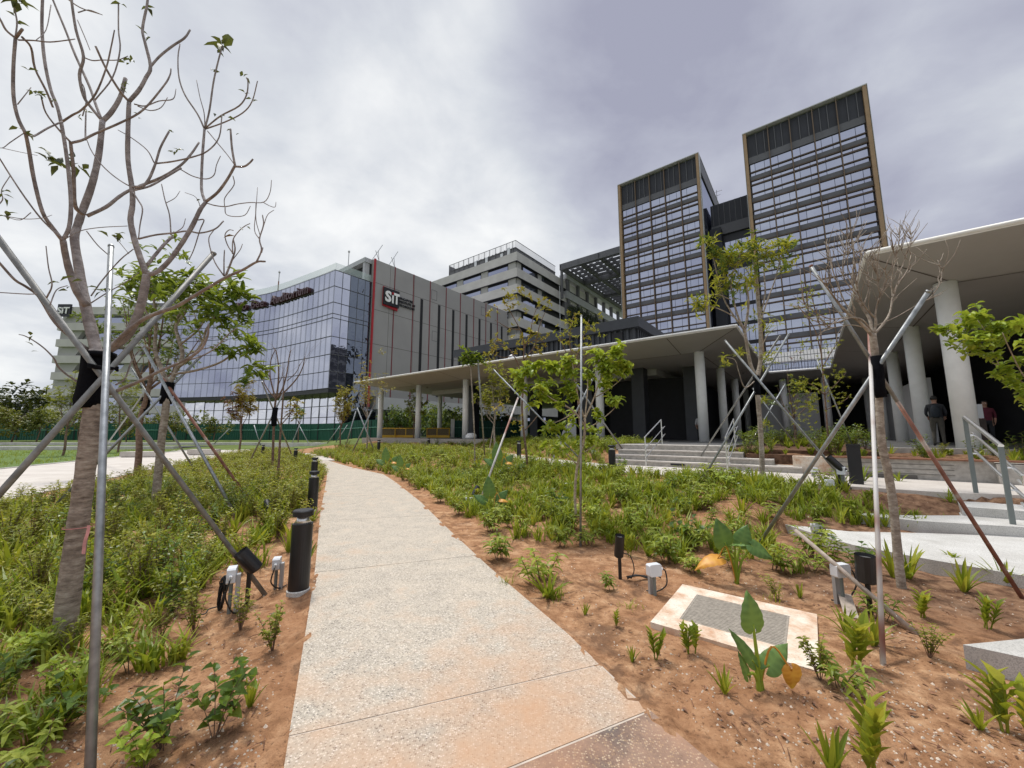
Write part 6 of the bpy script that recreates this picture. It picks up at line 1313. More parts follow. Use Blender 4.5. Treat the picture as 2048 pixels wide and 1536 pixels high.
# ------------------------------------------------------------------ people under the canopy
def person(label, loc, face, joints, mats, zs, pack=False, h=1.7):
    # joints: name -> (x, y, z, radius); mats: list; zs: function(co) -> material index
    V = []; Ed = []; R = []
    def chain(names_pts, start=None):
        prev = start
        for (x, y, z, r) in names_pts:
            V.append((x, y, z)); R.append(r); i = len(V) - 1
            if prev is not None: Ed.append((prev, i))
            prev = i
        return prev
    pel = chain([(0, 0, .93, .145)]); ch = chain([(0, .0, 1.08, .135), (0, -.01, 1.25, .155), (0, -.01, 1.40, .14)], pel)
    nk = chain([(0, .0, 1.47, .055), (0, .015, 1.53, .06), (0, .02, 1.60, .085), (0, .02, 1.67, .078), (0, .015, 1.71, .045)], ch)
    for s in (-1, 1):
        hp = chain([(s * .09, 0, .86, .10), (s * .10, .01, .66, .082), (s * .10, joints.get('knee', .02), .48, .062), (s * .11, -.02, .28, .055), (s * .11, -.03, .09, .042), (s * .12, .02, .045, .042), (s * .13, .13, .03, .03)], pel)
        el = joints['elbow'][0 if s < 0 else 1]; ha = joints['hand'][0 if s < 0 else 1]
        sh = chain([(s * .17, -.01, 1.39, .065), ((s * .2 + el[0]) / 2, (el[1] - .01) / 2, (1.36 + el[2]) / 2, .052), (*el, .042), ((el[0] + ha[0]) / 2, (el[1] + ha[1]) / 2, (el[2] + ha[2]) / 2, .038), (*ha, .027)], ch)
        d = (Vector(ha) - Vector(el)).normalized(); pm = Vector(ha) + d * .05; q = chain([(*pm, .03)], sh); sd = Vector((0, 1, 0)) if abs(d.y) < .7 else Vector((1, 0, 0))
        for k, (off, L) in enumerate(((-.028, .065), (-.010, .08), (.010, .075), (.028, .06))):
            b = pm + d * .035 + sd * off; e = b + d * L + Vector((-s * .02, 0, -.01)); chain([(*b, .011), (*((b + e) / 2), .010), (*e, .008)], q)
        b = pm + sd * .04; chain([(*b, .012), (*(b + d * .04 + sd * .015), .010)], q)
    me = bpy.data.meshes.new('person'); me.from_pydata(V, Ed, []); o = bpy.data.objects.new('p', me); COL.objects.link(o)
    md = o.modifiers.new('s', 'SKIN'); sd_ = o.modifiers.new('u', 'SUBSURF'); sd_.levels = 2; sd_.render_levels = 2
    for i, v in enumerate(me.skin_vertices[0].data): v.radius = (R[i] * (1.25 if 1 <= i <= 3 else 1), R[i]); v.use_root = i == 0
    bpy.context.view_layer.update(); me2 = bpy.data.meshes.new_from_object(o.evaluated_get(bpy.context.evaluated_depsgraph_get())); bpy.data.objects.remove(o)
    me2.materials.clear()
    for q in mats: me2.materials.append(MATS[q])
    for pl in me2.polygons: pl.material_index = zs(pl.center); pl.use_smooth = True
    b = bpy.data.objects.new('body', me2); COL.objects.link(b)
    t = thing('person', label, 'person', loc, rad(face)); b.parent = t; t.scale = (h / 1.73,) * 3
    m = MB(); m.lathe([(.02, 1.745), (.06, 1.73), (.083, 1.69), (.088, 1.645), (.080, 1.60)], 14, o=(0, -.004, 0)); m.build('hair', 'hair', parent=t, smooth=True)
    m = MB()
    for s in (-1, 1): m.lathe([(.004, -.012), (.012, 0), (.004, .012)], 8, o=(s * .032, .098, 1.63))
    m.build('eyes', 'sign_white', parent=t); m = MB(); m.obox((-.012, .098, 1.585), Vector((.024, 0, 0)), Vector((0, .03, -.004)), Vector((0, -.01, .04))); m.box(-.022, .022, .088, .100, 1.553, 1.562); m.build('nose_and_mouth', 'skin', parent=t)
    if pack: m = MB(); m.lathe([(.08, .98), (.115, 1.02), (.12, 1.25), (.09, 1.38), (.04, 1.41)], 14, o=(0, -.15, 0)); m.build('backpack', 'backpack', parent=t, smooth=True)
    return t
std = lambda c: 3 if c.z < .075 else (2 if (c.y > .06 and abs(c.x) > .13 and .75 < c.z < 1.09) or c.z > 1.47 else (1 if c.z < .97 and abs(c.x) < .175 else (0 if c.z > .97 else 2)))
person('person in dark shirt with backpack, standing between the two nearest round columns', AB(3.5, 19.6, 1.18), -48, {'elbow': ((-.235, -.03, 1.12), (.235, -.03, 1.12)), 'hand': ((-.19, .17, .98), (.20, .16, .98)), 'knee': .03}, ['shirt_dark', 'trouser_khaki', 'skin', 'shoe'], std, True, 1.72)
person('person in maroon top standing behind the pale counter, right of the nearest column', AB(5.17, 21.9, 1.18), 135, {'elbow': ((-.23, -.02, 1.13), (.23, -.02, 1.13)), 'hand': ((-.20, .10, .92), (.20, .10, .92))}, ['shirt_maroon', 'shirt_dark', 'skin', 'shoe'], std, False, 1.62)
person('person in a white top deep in the shade below the left canopy', AB(-5.6, 27.0, 1.18), 170, {'elbow': ((-.25, 0, 1.1), (.25, 0, 1.1)), 'hand': ((-.24, .1, .88), (.24, .1, .88))}, ['shirt_white', 'shirt_dark', 'skin', 'shoe'], std, False, 1.65)
t = thing('counter', 'brown wooden counter with a pale upright panel beside the nearest column', 'counter', AB(4.66, 20.6, 1.18)); m = MB(); m.abox(4.52, 4.80, 20.4, 20.9, 1.18, 2.1); part(m, 'front', 'counter_wood', t); m = MB(); m.abox(4.44, 4.72, 20.2, 20.25, 2.12, 2.60); part(m, 'panel', 'white_plastic', t)
t = thing('display_board', 'tilted purple printed board in the dark at the right edge', 'board', AB(6.4, 19.0, 1.18)); m = MB(); m.obox(AB(6.25, 19, 2.0), E1 * .5 + Vector((0, 0, -.12)), E2 * .03, Vector((.1, 0, .55))); part(m, 'panel', 'purple_print', t); m = MB(); m.tube([AB(6.45, 19.05, 1.18), AB(6.45, 19.05, 2.1)], .02, 6); part(m, 'stand', 'black_paint', t)

# ------------------------------------------------------------------ planting beds
rng = random.Random(2024)
def patch(x, y, s=.35): return mnoise.noise((x * s + 7.7, y * s + 1.3, 2.2))
def shrub_mesh(r, stems=9, hgt=.42, w=.24, L=.062, wd=.036, lm_=14):
    m = MB()
    for s in range(stems):
        a = r.uniform(0, 6.28); e = Vector((math.cos(a) * w * r.uniform(.2, 1), math.sin(a) * w * r.uniform(.2, 1), hgt * r.uniform(.6, 1.05))); C = catmull([Vector((0, 0, -.04)), e * .5 + Vector((0, 0, hgt * .08)), e], 3)
        m.tube(C, [.004, .0036, .0032, .0028, .0024, .002, .0016][:len(C)], 4, 1, cap=False)
        for i in range(lm_):
            f = .25 + .75 * i / (lm_ - 1); k = min(int(f * (len(C) - 1)), len(C) - 2); p = C[k].lerp(C[k + 1], f * (len(C) - 1) - k); az = i * 2.4 + r.random(); sc = r.uniform(.7, 1.2)
            m.leaf(p, Vector((math.cos(az), math.sin(az), r.uniform(.05, .8))), L * sc, wd * sc, r, .5, 0, 2)
    return m
def weed_mesh(r, stems=4, hgt=.34, L=.15, wd=.045, whorls=4):
    m = MB()
    for s in range(stems):
        a = r.uniform(0, 6.28); o = Vector((r.uniform(-.05, .05), r.uniform(-.05, .05), -.03)); e = Vector((math.cos(a) * .14, math.sin(a) * .14, hgt * r.uniform(.7, 1.1))) + o; C = [o, o.lerp(e, .5) + Vector((0, 0, .03)), e]; m.tube(C, [.005, .004, .0025], 4, 1, cap=False)
        for wv in range(whorls):
            f = .35 + .65 * wv / (whorls - 1); p = o.lerp(e, f) + Vector((0, 0, .03 * (1 - f)))
            for i in range(4): az = i * 1.57 + wv * .8 + r.uniform(-.3, .3); sc = r.uniform(.7, 1.15) * (1.1 - .35 * f); m.leaf(p, Vector((math.cos(az), math.sin(az), .45)), L * sc, wd * sc, r, 1.0, 0, 3)
    return m
def strap_mesh(r, n=11, L=.30, wd=.042, sp=.5, droop=.5):
    m = MB()
    for i in range(n):
        az = i * 2.4 + r.random(); e = sp * (i + 1) / n + r.uniform(-.1, .1); sc = r.uniform(.75, 1.15); m.leaf(Vector((math.cos(az) * .012, math.sin(az) * .012, -.02)), Vector((math.cos(az) * e, math.sin(az) * e, 1)), L * sc, wd * sc, r, droop * e * 1.6, 0, 4, .22, .45)
    return m
def ginger_mesh(r, n=9, hgt=.24):
    m = MB()
    for s in range(3):
        o = Vector((r.uniform(-.04, .04), r.uniform(-.04, .04), -.02)); d = Vector((r.uniform(-.3, .3), r.uniform(-.3, .3), 1)).normalized(); m.tube([o, o + d * hgt], [.006, .003], 5, 0, cap=False)
        for i in range(n): az = (i % 2) * 3.14 + s + r.uniform(-.4, .4); p = o + d * hgt * (.2 + .8 * i / n); m.leaf(p, Vector((math.cos(az) * .6, math.sin(az) * .6, .85)), r.uniform(.09, .14), .045, r, .35, 0, 2, .3)
    return m
protos = {}
for k in range(4): protos['shrub', k] = (shrub_mesh(random.Random(100 + k), 9 + k, .40 + .05 * k), ['leaf_shrub', 'bark_brown'], 'shrub')
for k in range(3): protos['darkshrub', k] = (shrub_mesh(random.Random(120 + k), 9, .5, .26, .07, .035), ['leaf_glossy', 'bark_brown'], 'shrub')
for k in range(3): protos['weed', k] = (weed_mesh(random.Random(140 + k), 3 + k), ['leaf_weed', 'bark_brown'], 'leafy_weed')
for k in range(4): protos['strap', k] = (strap_mesh(random.Random(160 + k), 10 + 2 * k, .28 + .02 * k, .045, .55 + .1 * k), ['leaf_strap'], 'strap_leaf_plant')
for k in range(3): protos['ginger', k] = (ginger_mesh(random.Random(180 + k)), ['leaf_strap'], 'ginger_plant')
for k in range(2): protos['round', k] = (shrub_mesh(random.Random(190 + k), 7, .38, .25, .095, .065, 9), ['leaf_glossy' if k else 'leaf_lime', 'bark_brown'], 'round_leaf_plant')
PM = {k: (q[0].build(q[2], q[1]), q[2]) for k, q in protos.items()}
for o, _ in PM.values(): COL.objects.unlink(o)
def plant(kind, x, y, sc, label, group, z=None, k=None, rz=None):
    ks = [q for q in PM if q[0] == kind]; o = PM[rng.choice(ks) if k is None else (kind, k)][0].copy(); COL.objects.link(o)
    o.location = (x, y, gn(x, y) if z is None else z); o.rotation_euler = (rng.uniform(-.12, .12), rng.uniform(-.12, .12), rng.uniform(0, 6.28) if rz is None else rz); o.scale = (sc, sc, sc * rng.uniform(.85, 1.15))
    cat = {'shrub': 'shrub', 'darkshrub': 'shrub', 'weed': 'weed', 'strap': 'plant', 'ginger': 'plant', 'round': 'plant'}[kind]
    return tag(o, label, cat, group)
def inview(x, y, m=300):
    if y < .7: return False
    d = y * _c + (0 - CAM_H) * _s; u = 1024 + FPX * x / d; v = 768 + FPX * (y * _s - (-CAM_H) * _c) / d if False else 0
    return -m < u < 2048 + m
def bedL(x, y): return lw(y) + (1.1 if y < 15 else .5) < x < interp(y, PATH_L) - .12
def bedR(x, y):
    a, b = toab(x, y); return x > interp(y, PATH_R) + .2 and b < interp(a, MID_N) - .1 and not (a > -.55 and 6.2 < b < 10.6 and not (a < 1.8 and interp(a, BACKA) + .25 < b < 10.3)) and not (-1.3 < a < .05 and 3.35 < b < 4.65) and not (a > .6 and 4.1 < b < 5.3)
def clear(x, y): return not (y < 4.75 and interp(y, PATH_L) - 1.15 < x < interp(y, PATH_L)) 
def keep(n, fn, ylo, yhi, xlo, xhi, sep, placed):
    out = []; tries = 0
    while len(out) < n and tries < n * 60:
        tries += 1; y = ylo + (yhi - ylo) * rng.random(); x = rng.uniform(xlo, xhi)
        if fn(x, y) and clear(x, y) and inview(x, y) and all((x - a) ** 2 + (y - b) ** 2 > sep * sep for a, b in placed[-260:]): out.append((x, y)); placed.append((x, y))
    return out
pl_ = []
LBG = 'low shrubs filling the bed left of the walkway'
for x, y in keep(165, lambda x, y: bedL(x, y) and patch(x, y, .75) > -.12 and y > 3.7 and not (y < 5.6 and x > interp(y, PATH_L) - .6), 3.7, 11, -11, -2, .30, pl_): plant('shrub' if rng.random() < .8 else 'darkshrub', x, y, rng.uniform(.8, 1.25), 'small leaved green shrub among others in the bed left of the walkway', LBG)
for x, y in keep(36, lambda x, y: bedL(x, y) and x > -5.2 and x < interp(y, PATH_L) - .35, 1.6, 4.6, -5.2, -1, .28, pl_): plant(rng.choice(('shrub', 'weed', 'round', 'shrub')), x, y, rng.uniform(.45, .75), 'leafy seedling on the bare soil left of the walkway', 'seedlings on the soil left of the walkway')
for x, y in keep(60, lambda x, y: bedL(x, y), 3, 13, -9, -2, .35, pl_): plant('strap', x, y, rng.uniform(.9, 1.35), 'clump of arching strap leaves among the shrubs left of the walkway', 'strap leaf clumps left of the walkway')
RG = 'strap leaf plants in the bed right of the walkway'
for x, y in keep(165, lambda x, y: bedR(x, y) and patch(x, y, .8) > -.15 and bedR(x, y) and (toab(x, y)[1] > 4.7 + rng.random() * .9) and x - interp(y, PATH_R) > .5, 4.3, 14, -4, 6.6, .24, pl_): plant(rng.choice(('strap', 'strap', 'ginger')), x, y, rng.uniform(.75, 1.3), 'upright strap leaved plant among others in the bed right of the walkway', RG)
for x, y in keep(130, lambda x, y: bedR(x, y) and (toab(x, y)[1] > 4.9) and x - interp(y, PATH_R) > .5, 4.6, 14, -4, 6.0, .3, pl_): plant(rng.choice(('weed', 'weed', 'weed', 'round')), x, y, rng.uniform(.75, 1.25), 'leafy weed among the strap leaves right of the walkway', 'leafy weeds in the bed right of the walkway')
for x, y in keep(70, lambda x, y: bedR(x, y) and x - interp(y, PATH_R) > .5, 14, 24, -12, 3, .6, pl_): plant(rng.choice(('weed', 'strap')), x, y, rng.uniform(1.1, 1.8), 'leafy plant in the far part of the bed right of the walkway', 'far plants right of the walkway')
def bedC(x, y): a, b = toab(x, y); return -33 < a < -6.1 and interp(a, MID_F) + .12 < b < 21.0 and x > interp(y, PATH_R) + .4
for x, y in keep(70, bedC, 12, 42, -12, 8, .5, pl_): plant(rng.choice(('darkshrub', 'strap', 'weed')), x, y, rng.uniform(.9, 1.4), 'dark leafy plant in the strip before the canopy columns', 'plants in the strip before the canopy columns')
for _ in range(70):
    a, b = rng.uniform(-2.0, 1.4), rng.uniform(14.6, 26); p = AB(a, b); plant(rng.choice(('strap', 'darkshrub', 'strap')), p.x, p.y, rng.uniform(1., 1.7), 'dark green plant in the shaded courtyard bed', 'plants in the courtyard bed', 1.10)
for _ in range(64):
    a, b = rng.uniform(-.1, 7), rng.uniform(13.75, 15.5); p = AB(a, b); plant(rng.choice(('strap', 'darkshrub', 'strap', 'ginger')), p.x, p.y, rng.uniform(.8, 1.35), 'green plant in the raised bed behind the planter wall', 'plants behind the planter wall', .93)
for _ in range(16):
    a, b = rng.uniform(-2.1, -.3), rng.uniform(13.95, 14.4); p = AB(a, b); plant(rng.choice(('strap', 'darkshrub')), p.x, p.y, rng.uniform(.6, .9), 'dark green plant at the top of the middle steps', 'plants at the top of the middle steps', .98)
# low growth between the single plants, a mass nobody could count
def lite(r, kind):
    if kind == 0: return shrub_mesh(r, 6, .34, .26, .07, .042, 8)
    return weed_mesh(r, 3, .28, .13, .045, 3)
LITE = [lite(random.Random(300 + k), k % 3 == 2) for k in range(6)]
def cover(mb, x, y, sc, z):
    q = rng.choice(LITE if y > 6 else LITE[:2]); a = rng.uniform(0, 6.28); c_, s_ = math.cos(a) * sc, math.sin(a) * sc; o = len(mb.v)
    mb.v += [(x + c_ * vx - s_ * vy, y + s_ * vx + c_ * vy, z + vz * sc) for vx, vy, vz in q.v]; k0 = rng.uniform(-.1, .45); mb.sh += [min(1, v_ * .75 + k0) for v_ in q.sh]; mb.f += [tuple(i + o for i in f) for f in q.f]; mb.m += q.m
def covers(name, label, n, fn, ylo, yhi, xlo, xhi, s0, s1, mats):
    mb = MB(); c = t = 0
    while c < n and t < n * 40:
        t += 1; x, y = rng.uniform(xlo, xhi), rng.uniform(ylo, yhi)
        if fn(x, y) and clear(x, y) and inview(x, y): cover(mb, x, y, rng.uniform(s0, s1), gn(x, y)); c += 1
    tag(mb.build(name, mats), label, 'ground cover', kind='stuff')
covers('ground_cover', 'low yellow green growth carpeting the near part of the left bed', 130, lambda x, y: bedL(x, y) and patch(x, y, .75) > -.15 and y > 3.6 and x < interp(y, PATH_L) - .3, 3.6, 11, -11, -2, .55, .9, ['leaf_shrub', 'bark_brown'])
covers('ground_cover', 'low yellow green growth carpeting the far part of the left bed', 620, bedL, 10.5, 36, -24, -5, .9, 1.6, ['leaf_shrub', 'bark_brown'])
covers('ground_cover', 'low green growth carpeting the middle of the right bed', 60, lambda x, y: bedR(x, y) and toab(x, y)[1] > 6.0 + mnoise.noise((x, y, 3.)) * 1.5 and x - interp(y, PATH_R) > .5, 5, 14, -4, 6, .5, .95, ['leaf_weed', 'bark_brown'])
covers('ground_cover', 'low leafy growth in the strip before the canopy columns', 230, bedC, 10, 42, -12, 8, .8, 1.4, ['leaf_weed', 'bark_brown'])
covers('ground_cover', 'low green growth carpeting the far part of the right bed', 420, lambda x, y: bedR(x, y) and x - interp(y, PATH_R) > .3, 11, 34, -16, 4, .8, 1.5, ['leaf_shrub', 'bark_brown'])
for (u, v, z, kd, k, sc, lab) in [(1315, 1320, 0, 'ginger', 0, .75, 'small upright seedling, middle one of three before the drain slab'), (1265, 1325, 0, 'strap', 0, .42, 'small two leaved seedling, left one of three before the drain slab'), (1385, 1312, 0, 'ginger', 1, .85, 'mottled seedling, right one of three before the drain slab'), (1450, 1390, 0, 'strap', 1, .5, 'little seedling left of the near taro plant'), (1170, 1228, 0, 'strap', 0, .42, 'lone thin shoot on the bare soil between walkway and drain slab'), (1235, 1255, 0, 'ginger', 2, .45, 'tiny shoot on the bare soil left of the drain slab'), (1225, 1170, .03, 'weed', 0, .62, 'bright leafy seedling by the upright spotlight'), (1708, 1330, 0, 'ginger', 2, 1.35, 'dense dark ginger like plant right of the drain slab'), (1745, 1290, 0, 'strap', 2, .7, 'strap leaf clump at the foot of the upright pole'), (1690, 1265, 0, 'strap', 3, .62, 'strap leaf clump below the rounded spotlight box'), (1690, 1385, 0, 'weed', 1, .72, 'leafy weed before the near corner of the drain slab'), (1842, 1230, 0, 'ginger', 0, 1.0, 'mottled ginger like plant right of the pale stake'), (1960, 1455, 0, 'strap', 1, .5, 'yellow green seedling near the concrete block'), (2030, 1470, 0, 'ginger', 1, 1.3, 'mottled ginger like plant before the concrete block'), (1735, 1545, 0, 'ginger', 0, 1.2, 'mottled seedling at the bottom edge of the soil'), (1665, 1545, 0, 'strap', 0, .9, 'two leaved seedling at the bottom edge of the soil'), (1930, 1200, -.1, 'strap', 2, .95, 'spiky strap leaf clump before the granite path, left one'), (2012, 1185, -.1, 'strap', 3, .9, 'spiky strap leaf clump at the foot of the rusty pole'), (1980, 1265, -.05, 'ginger', 2, .9, 'dark leafy clump above the concrete block'), (1620, 1100, .05, 'weed', 2, 1.25, 'tall leafy weed with drooping leaves before the end of the granite path'), (1650, 1130, .0, 'weed', 0, 1.05, 'leafy weed just above the rounded spotlight box'), (1555, 1195, 0, 'shrub', 0, .55, 'small wispy weed above the drain slab'), (1820, 1175, -.1, 'strap', 3, 1.3, 'spiky strap leaf clump at the foot of the right bare tree'), (1790, 1175, -.1, 'strap', 1, 1.2, 'broad leaf clump left of the right bare tree foot'),
    (1905, 1150, -.1, 'ginger', 1, .9, 'mottled clump below the right end of the granite path face'), (1760, 1240, 0, 'weed', 1, .7, 'small leafy weed between the rounded spotlight and the upright pole'), (1860, 1320, 0, 'shrub', 2, .5, 'wispy seedling left of the concrete block'), (1600, 1190, 0, 'strap', 0, .6, 'little strap clump behind the far corner of the drain slab'), (1640, 1365, 0, 'shrub', 1, .6, 'dark wispy shoots at the near right corner of the drain slab'), (1660, 1075, .1, 'weed', 0, 1.1, 'drooping leafy weed against the granite path end face'), (1890, 960, .4, 'shrub', 0, .8, 'wispy weed on the soil above the granite steps'), (1800, 975, .4, 'strap', 2, .9, 'strap leaf clump on the mulch behind the right bare tree'),
    (1075, 1155, .05, 'weed', 1, 1.25, 'bushy leafy weed beside the walkway edge'), (1000, 1105, .08, 'weed', 2, 1.2, 'tall leafy weed at the walkway edge, middle bed'), (1095, 1180, .05, 'strap', 3, 1.0, 'strap leaf clump at the front of the middle bed'), (1250, 1075, .15, 'strap', 2, .95, 'strap leaf clump behind the upright spotlight'), (1725, 965, .5, 'strap', 3, 1.5, 'tall strap leaf clump before the black pedestal'), (1650, 975, .45, 'weed', 2, 1.2, 'leafy weed below the low beige wall'), (1420, 945, .54, 'weed', 1, 1.3, 'yellowish leafy weed before the middle steps'), (1245, 1000, .3, 'weed', 2, 1.3, 'pale leafy weed right of the bright lime sapling'),
    (120, 1400, 0, 'round', 0, .7, 'lime leaved plant at the foot of the large left bare tree'), (60, 1330, 0, 'round', 0, .6, 'lime leaved plant left of the large bare tree foot'), (330, 1480, 0, 'round', 1, .85, 'round leaved plant with bowed stems at the bottom left'), (430, 1470, 0, 'round', 1, .8, 'round leaved plant stretching towards the walkway, bottom left'), (500, 1410, 0, 'strap', 0, .6, 'small spiky plant near the walkway edge, bottom left'), (290, 1530, 0, 'round', 0, .6, 'pale lime plant at the bottom edge, left'), (60, 1545, 0, 'weed', 2, .6, 'leafy weed in the bottom left corner'), (545, 1300, 0, 'shrub', 1, .7, 'wispy yellow flowered weed beside the walkway edge'), (480, 1260, 0, 'shrub', 2, .6, 'small leafy weed below the nearest junction box'), (390, 1260, 0, 'shrub', 3, .75, 'leafy seedling group left of the coiled cable')]:
    p = G(u, v, z); plant(kd, p.x, p.y, sc, lab, None, None, k)
# taro plants
def heart(m, p, d, nrm_, L, w, shade, curl=.15):
    d = d.normalized(); sd = d.cross(nrm_).normalized(); n_ = sd.cross(d).normalized(); m.k = shade
    prof = [(-.30, .10), (-.29, .20), (-.25, .31), (-.18, .41), (-.08, .48), (.03, .505), (.14, .50), (.25, .48), (.36, .445), (.47, .395), (.58, .33), (.69, .25), (.80, .16), (.90, .075)]
    C = []; Lf = []; Rt = []; Lm = []; Rm = []
    for i, (t, h) in enumerate(prof):
        c = p + d * (max(t, -.02) * L) - n_ * (curl * L * max(t, 0) ** 2); e = p + d * (t * L) - n_ * (curl * L * max(t, 0) ** 2); wv = .022 * L * math.sin(i * 2.3 + shade * 9)
        m.k = min(1, shade + .45); C.append(m.vert(c)); m.k = max(0, shade + .28 * math.sin(i * 3.0)); Lf.append(m.vert(e - sd * h * w + n_ * (-.03 * w + wv))); Rt.append(m.vert(e + sd * h * w + n_ * (-.03 * w - wv))); Lm.append(m.vert(c.lerp(e, .5) - sd * h * w * .5 + n_ * .07 * w)); Rm.append(m.vert(c.lerp(e, .5) + sd * h * w * .5 + n_ * .07 * w))
    for i in range(len(prof) - 1):
        m.face((C[i], C[i + 1], Lm[i + 1], Lm[i])); m.face((Lm[i], Lm[i + 1], Lf[i + 1], Lf[i])); m.face((C[i], Rm[i], Rm[i + 1], C[i + 1])); m.face((Rm[i], Rt[i], Rt[i + 1], Rm[i + 1]))
    tp = m.vert(p + d * L - n_ * curl * L)
    for a, b in ((C[-1], Lm[-1]), (Lm[-1], Lf[-1])): m.face((a, tp, b))
    for a, b in ((C[-1], Rm[-1]), (Rm[-1], Rt[-1])): m.face((a, b, tp))
    m.k = .5
def taro(label, loc, leaves, old=None):
    t = thing('taro_plant', label, 'plant', loc, 0, None); st = MB(); lf = MB()
    for i, (tip, d, n_, L, w, sh) in enumerate(leaves):
        tip = Vector(tip); st.tube(catmull([Vector((.015 * math.cos(i * 2), .015 * math.sin(i * 2), -.03)), tip * .5 + Vector((-tip.x * .15, -tip.y * .15, .04)), tip], 4), [.016, .0148, .0136, .0124, .011, .010, .009, .008, .007][:9], 7); heart(lf, tip, Vector(d), Vector(n_), L, w, sh)
    st.build('stalk', 'leaf_lime', parent=t, smooth=True); lf.build('leaf', 'leaf_taro', parent=t, smooth=True)
    if old: m = MB(); tip, d, n_, L, w = old; tip = Vector(tip); heart(m, tip, Vector(d), Vector(n_), L, w, .5, .5); m.tube(catmull([Vector((0, 0, 0)), Vector((tip.x * .45, tip.y * .45, tip.z + .12)), tip], 5), .006, 6); m.build('wilted_leaf', 'leaf_orange', parent=t, smooth=True)
    return t
taro('taro plant with large dark green heart leaves above the drain slab, one orange leaf', gp(1472, 1150, .05), [((-.10, .0, .44), (-.25, -.1, 1), (.1, -1, .25), .27, .25, .1), ((.10, .03, .43), (.45, 0, .9), (-.3, -1, .3), .22, .19, .4), ((.20, -.02, .40), (1, -.3, -.55), (-.3, -.6, .8), .23, .20, .3), ((-.02, -.06, .42), (.0, -.7, .3), (0, -.7, .8), .2, .17, .6)], ((-.20, -.02, .27), (-1, -.1, -.05), (0, -.4, 1), .26, .18))
taro('near taro plant, one upright heart leaf against the drain slab and a hanging orange leaf', gp(1520, 1382, 0), [((.0, .02, .37), (-.02, 0, 1), (.15, -1, .2), .20, .165, .75), ((.06, -.02, .15), (.85, .1, .75), (-.3, -.8, .7), .19, .13, .6), ((-.05, -.02, .18), (-.55, 0, .9), (.3, -1, .2), .21, .085, .3), ((-.09, -.03, .10), (-.25, 0, 1), (.3, -1, .2), .14, .06, .3)], ((.17, -.06, .14), (.15, -.1, -1), (0, -1, -.1), .13, .12))
for (u, v, z, s_, lab) in [(803, 950, .1, .85, 'tall taro plant with one pale upright leaf at the left of the middle bed'), (985, 1010, .2, .8, 'taro leaf plant rising from the grass in the middle bed'), (1000, 945, .4, 1.1, 'taro plant with broad leaves beside the middle bed bollard'), (775, 930, .3, 1.1, 'far taro plant with a yellowed leaf before the end column')]:
    p = gp(u, v, z); t = taro(lab, p, [((-.06, 0, .42), (-.1, 0, 1), (0, -1, .1), .34, .24, .8), ((.12, 0, .30), (.7, 0, .8), (-.2, -1, .4), .26, .2, .6), ((-.16, .02, .28), (-.8, 0, .5), (.2, -.8, .7), .24, .18, .5)], ((.16, -.05, .30), (.8, -.2, .1), (0, -.5, 1), .15, .11)); t.scale = (s_ * 1.3,) * 3

# ------------------------------------------------------------------ grass, litter (uncountable)
m = MB()
def tuft(x, y, n, L, sp, z=None):
    z = gn(x, y) if z is None else z; k0 = rng.uniform(-.05, .6)
    for i in range(n):
        a = rng.uniform(0, 6.28); e = rng.uniform(.1, 1.) * sp; b = Vector((x + rng.gauss(0, .035), y + rng.gauss(0, .035), z - .01)); LL = L * rng.uniform(.5, 1.2); d = Vector((math.cos(a) * e, math.sin(a) * e, 1)).normalized(); m.k = min(1, k0 + .45 * rng.random())
        sd = Vector((-math.sin(a), math.cos(a), 0)) * LL * .034; q = b + d * LL * .55; tp = q + (d + Vector((math.cos(a) * .5, math.sin(a) * .5, -.6 * e))).normalized() * LL * .5
        i0 = [m.vert(b - sd), m.vert(b + sd), m.vert(q + sd * .9), m.vert(q - sd * .9), m.vert(tp)]; m.face(i0[:4]); m.face((i0[3], i0[2], i0[4]))
def scat(n, fn, y0, y1, x0, x1, L, k, sp=.8):
    c = 0; t = 0
    while c < n and t < n * 30:
        t += 1; y = rng.uniform(y0, y1); x = rng.uniform(x0, x1)
        if fn(x, y) and clear(x, y) and inview(x, y): tuft(x, y, k, L * rng.uniform(.7, 1.3), sp); c += 1
scat(620, lambda x, y: bedL(x, y) and patch(x, y, .75) > -.16 and (y > 3.0) and x < interp(y, PATH_L) - .45, 3.2, 12, -12, -1.5, .34, 20)
scat(90, lambda x, y: bedL(x, y) and patch(x, y, .8) > .12 and x < interp(y, PATH_L) - .5, 1.3, 3.8, -5, -1, .22, 16)
scat(800, lambda x, y: bedL(x, y), 10, 34, -24, -5, .34, 12)
scat(800, lambda x, y: bedR(x, y) and toab(x, y)[1] > 5.2 + 2.2 * patch(x, y, .7) and x - interp(y, PATH_R) > .6 and patch(x, y, .9) > -.12, 4.8, 14, -4, 6.5, .30, 22)
scat(1100, lambda x, y: bedR(x, y) and x - interp(y, PATH_R) > .4, 11, 32, -16, 4, .38, 13)
scat(1300, bedC, 10, 42, -12, 8, .30, 14)
for u, v, k, L in [(1262, 1210, 26, .10), (1545, 1190, 20, .12), (1700, 1000, 30, .3), (60, 1290, 40, .24), (90, 1470, 50, .24), (30, 1460, 40, .22), (310, 1190, 60, .34), (370, 1180, 50, .32), (250, 1140, 50, .3), (300, 1320, 40, .3), (360, 1300, 40, .28), (200, 1330, 30, .24), (1110, 1190, 30, .2), (1010, 1165, 20, .12), (1880, 1010, 40, .2), (1830, 1005, 40, .2), (1790, 1010, 30, .18), (1900, 1000, 20, .3)]:
    p = G(u, v, .02 if v > 1050 else .42); tuft(p.x, p.y, k, L, .9)
tag(m.build('grass', 'leaf_grass'), 'green grass tufts growing through the planting beds', 'grass', kind='stuff')
m = MB()
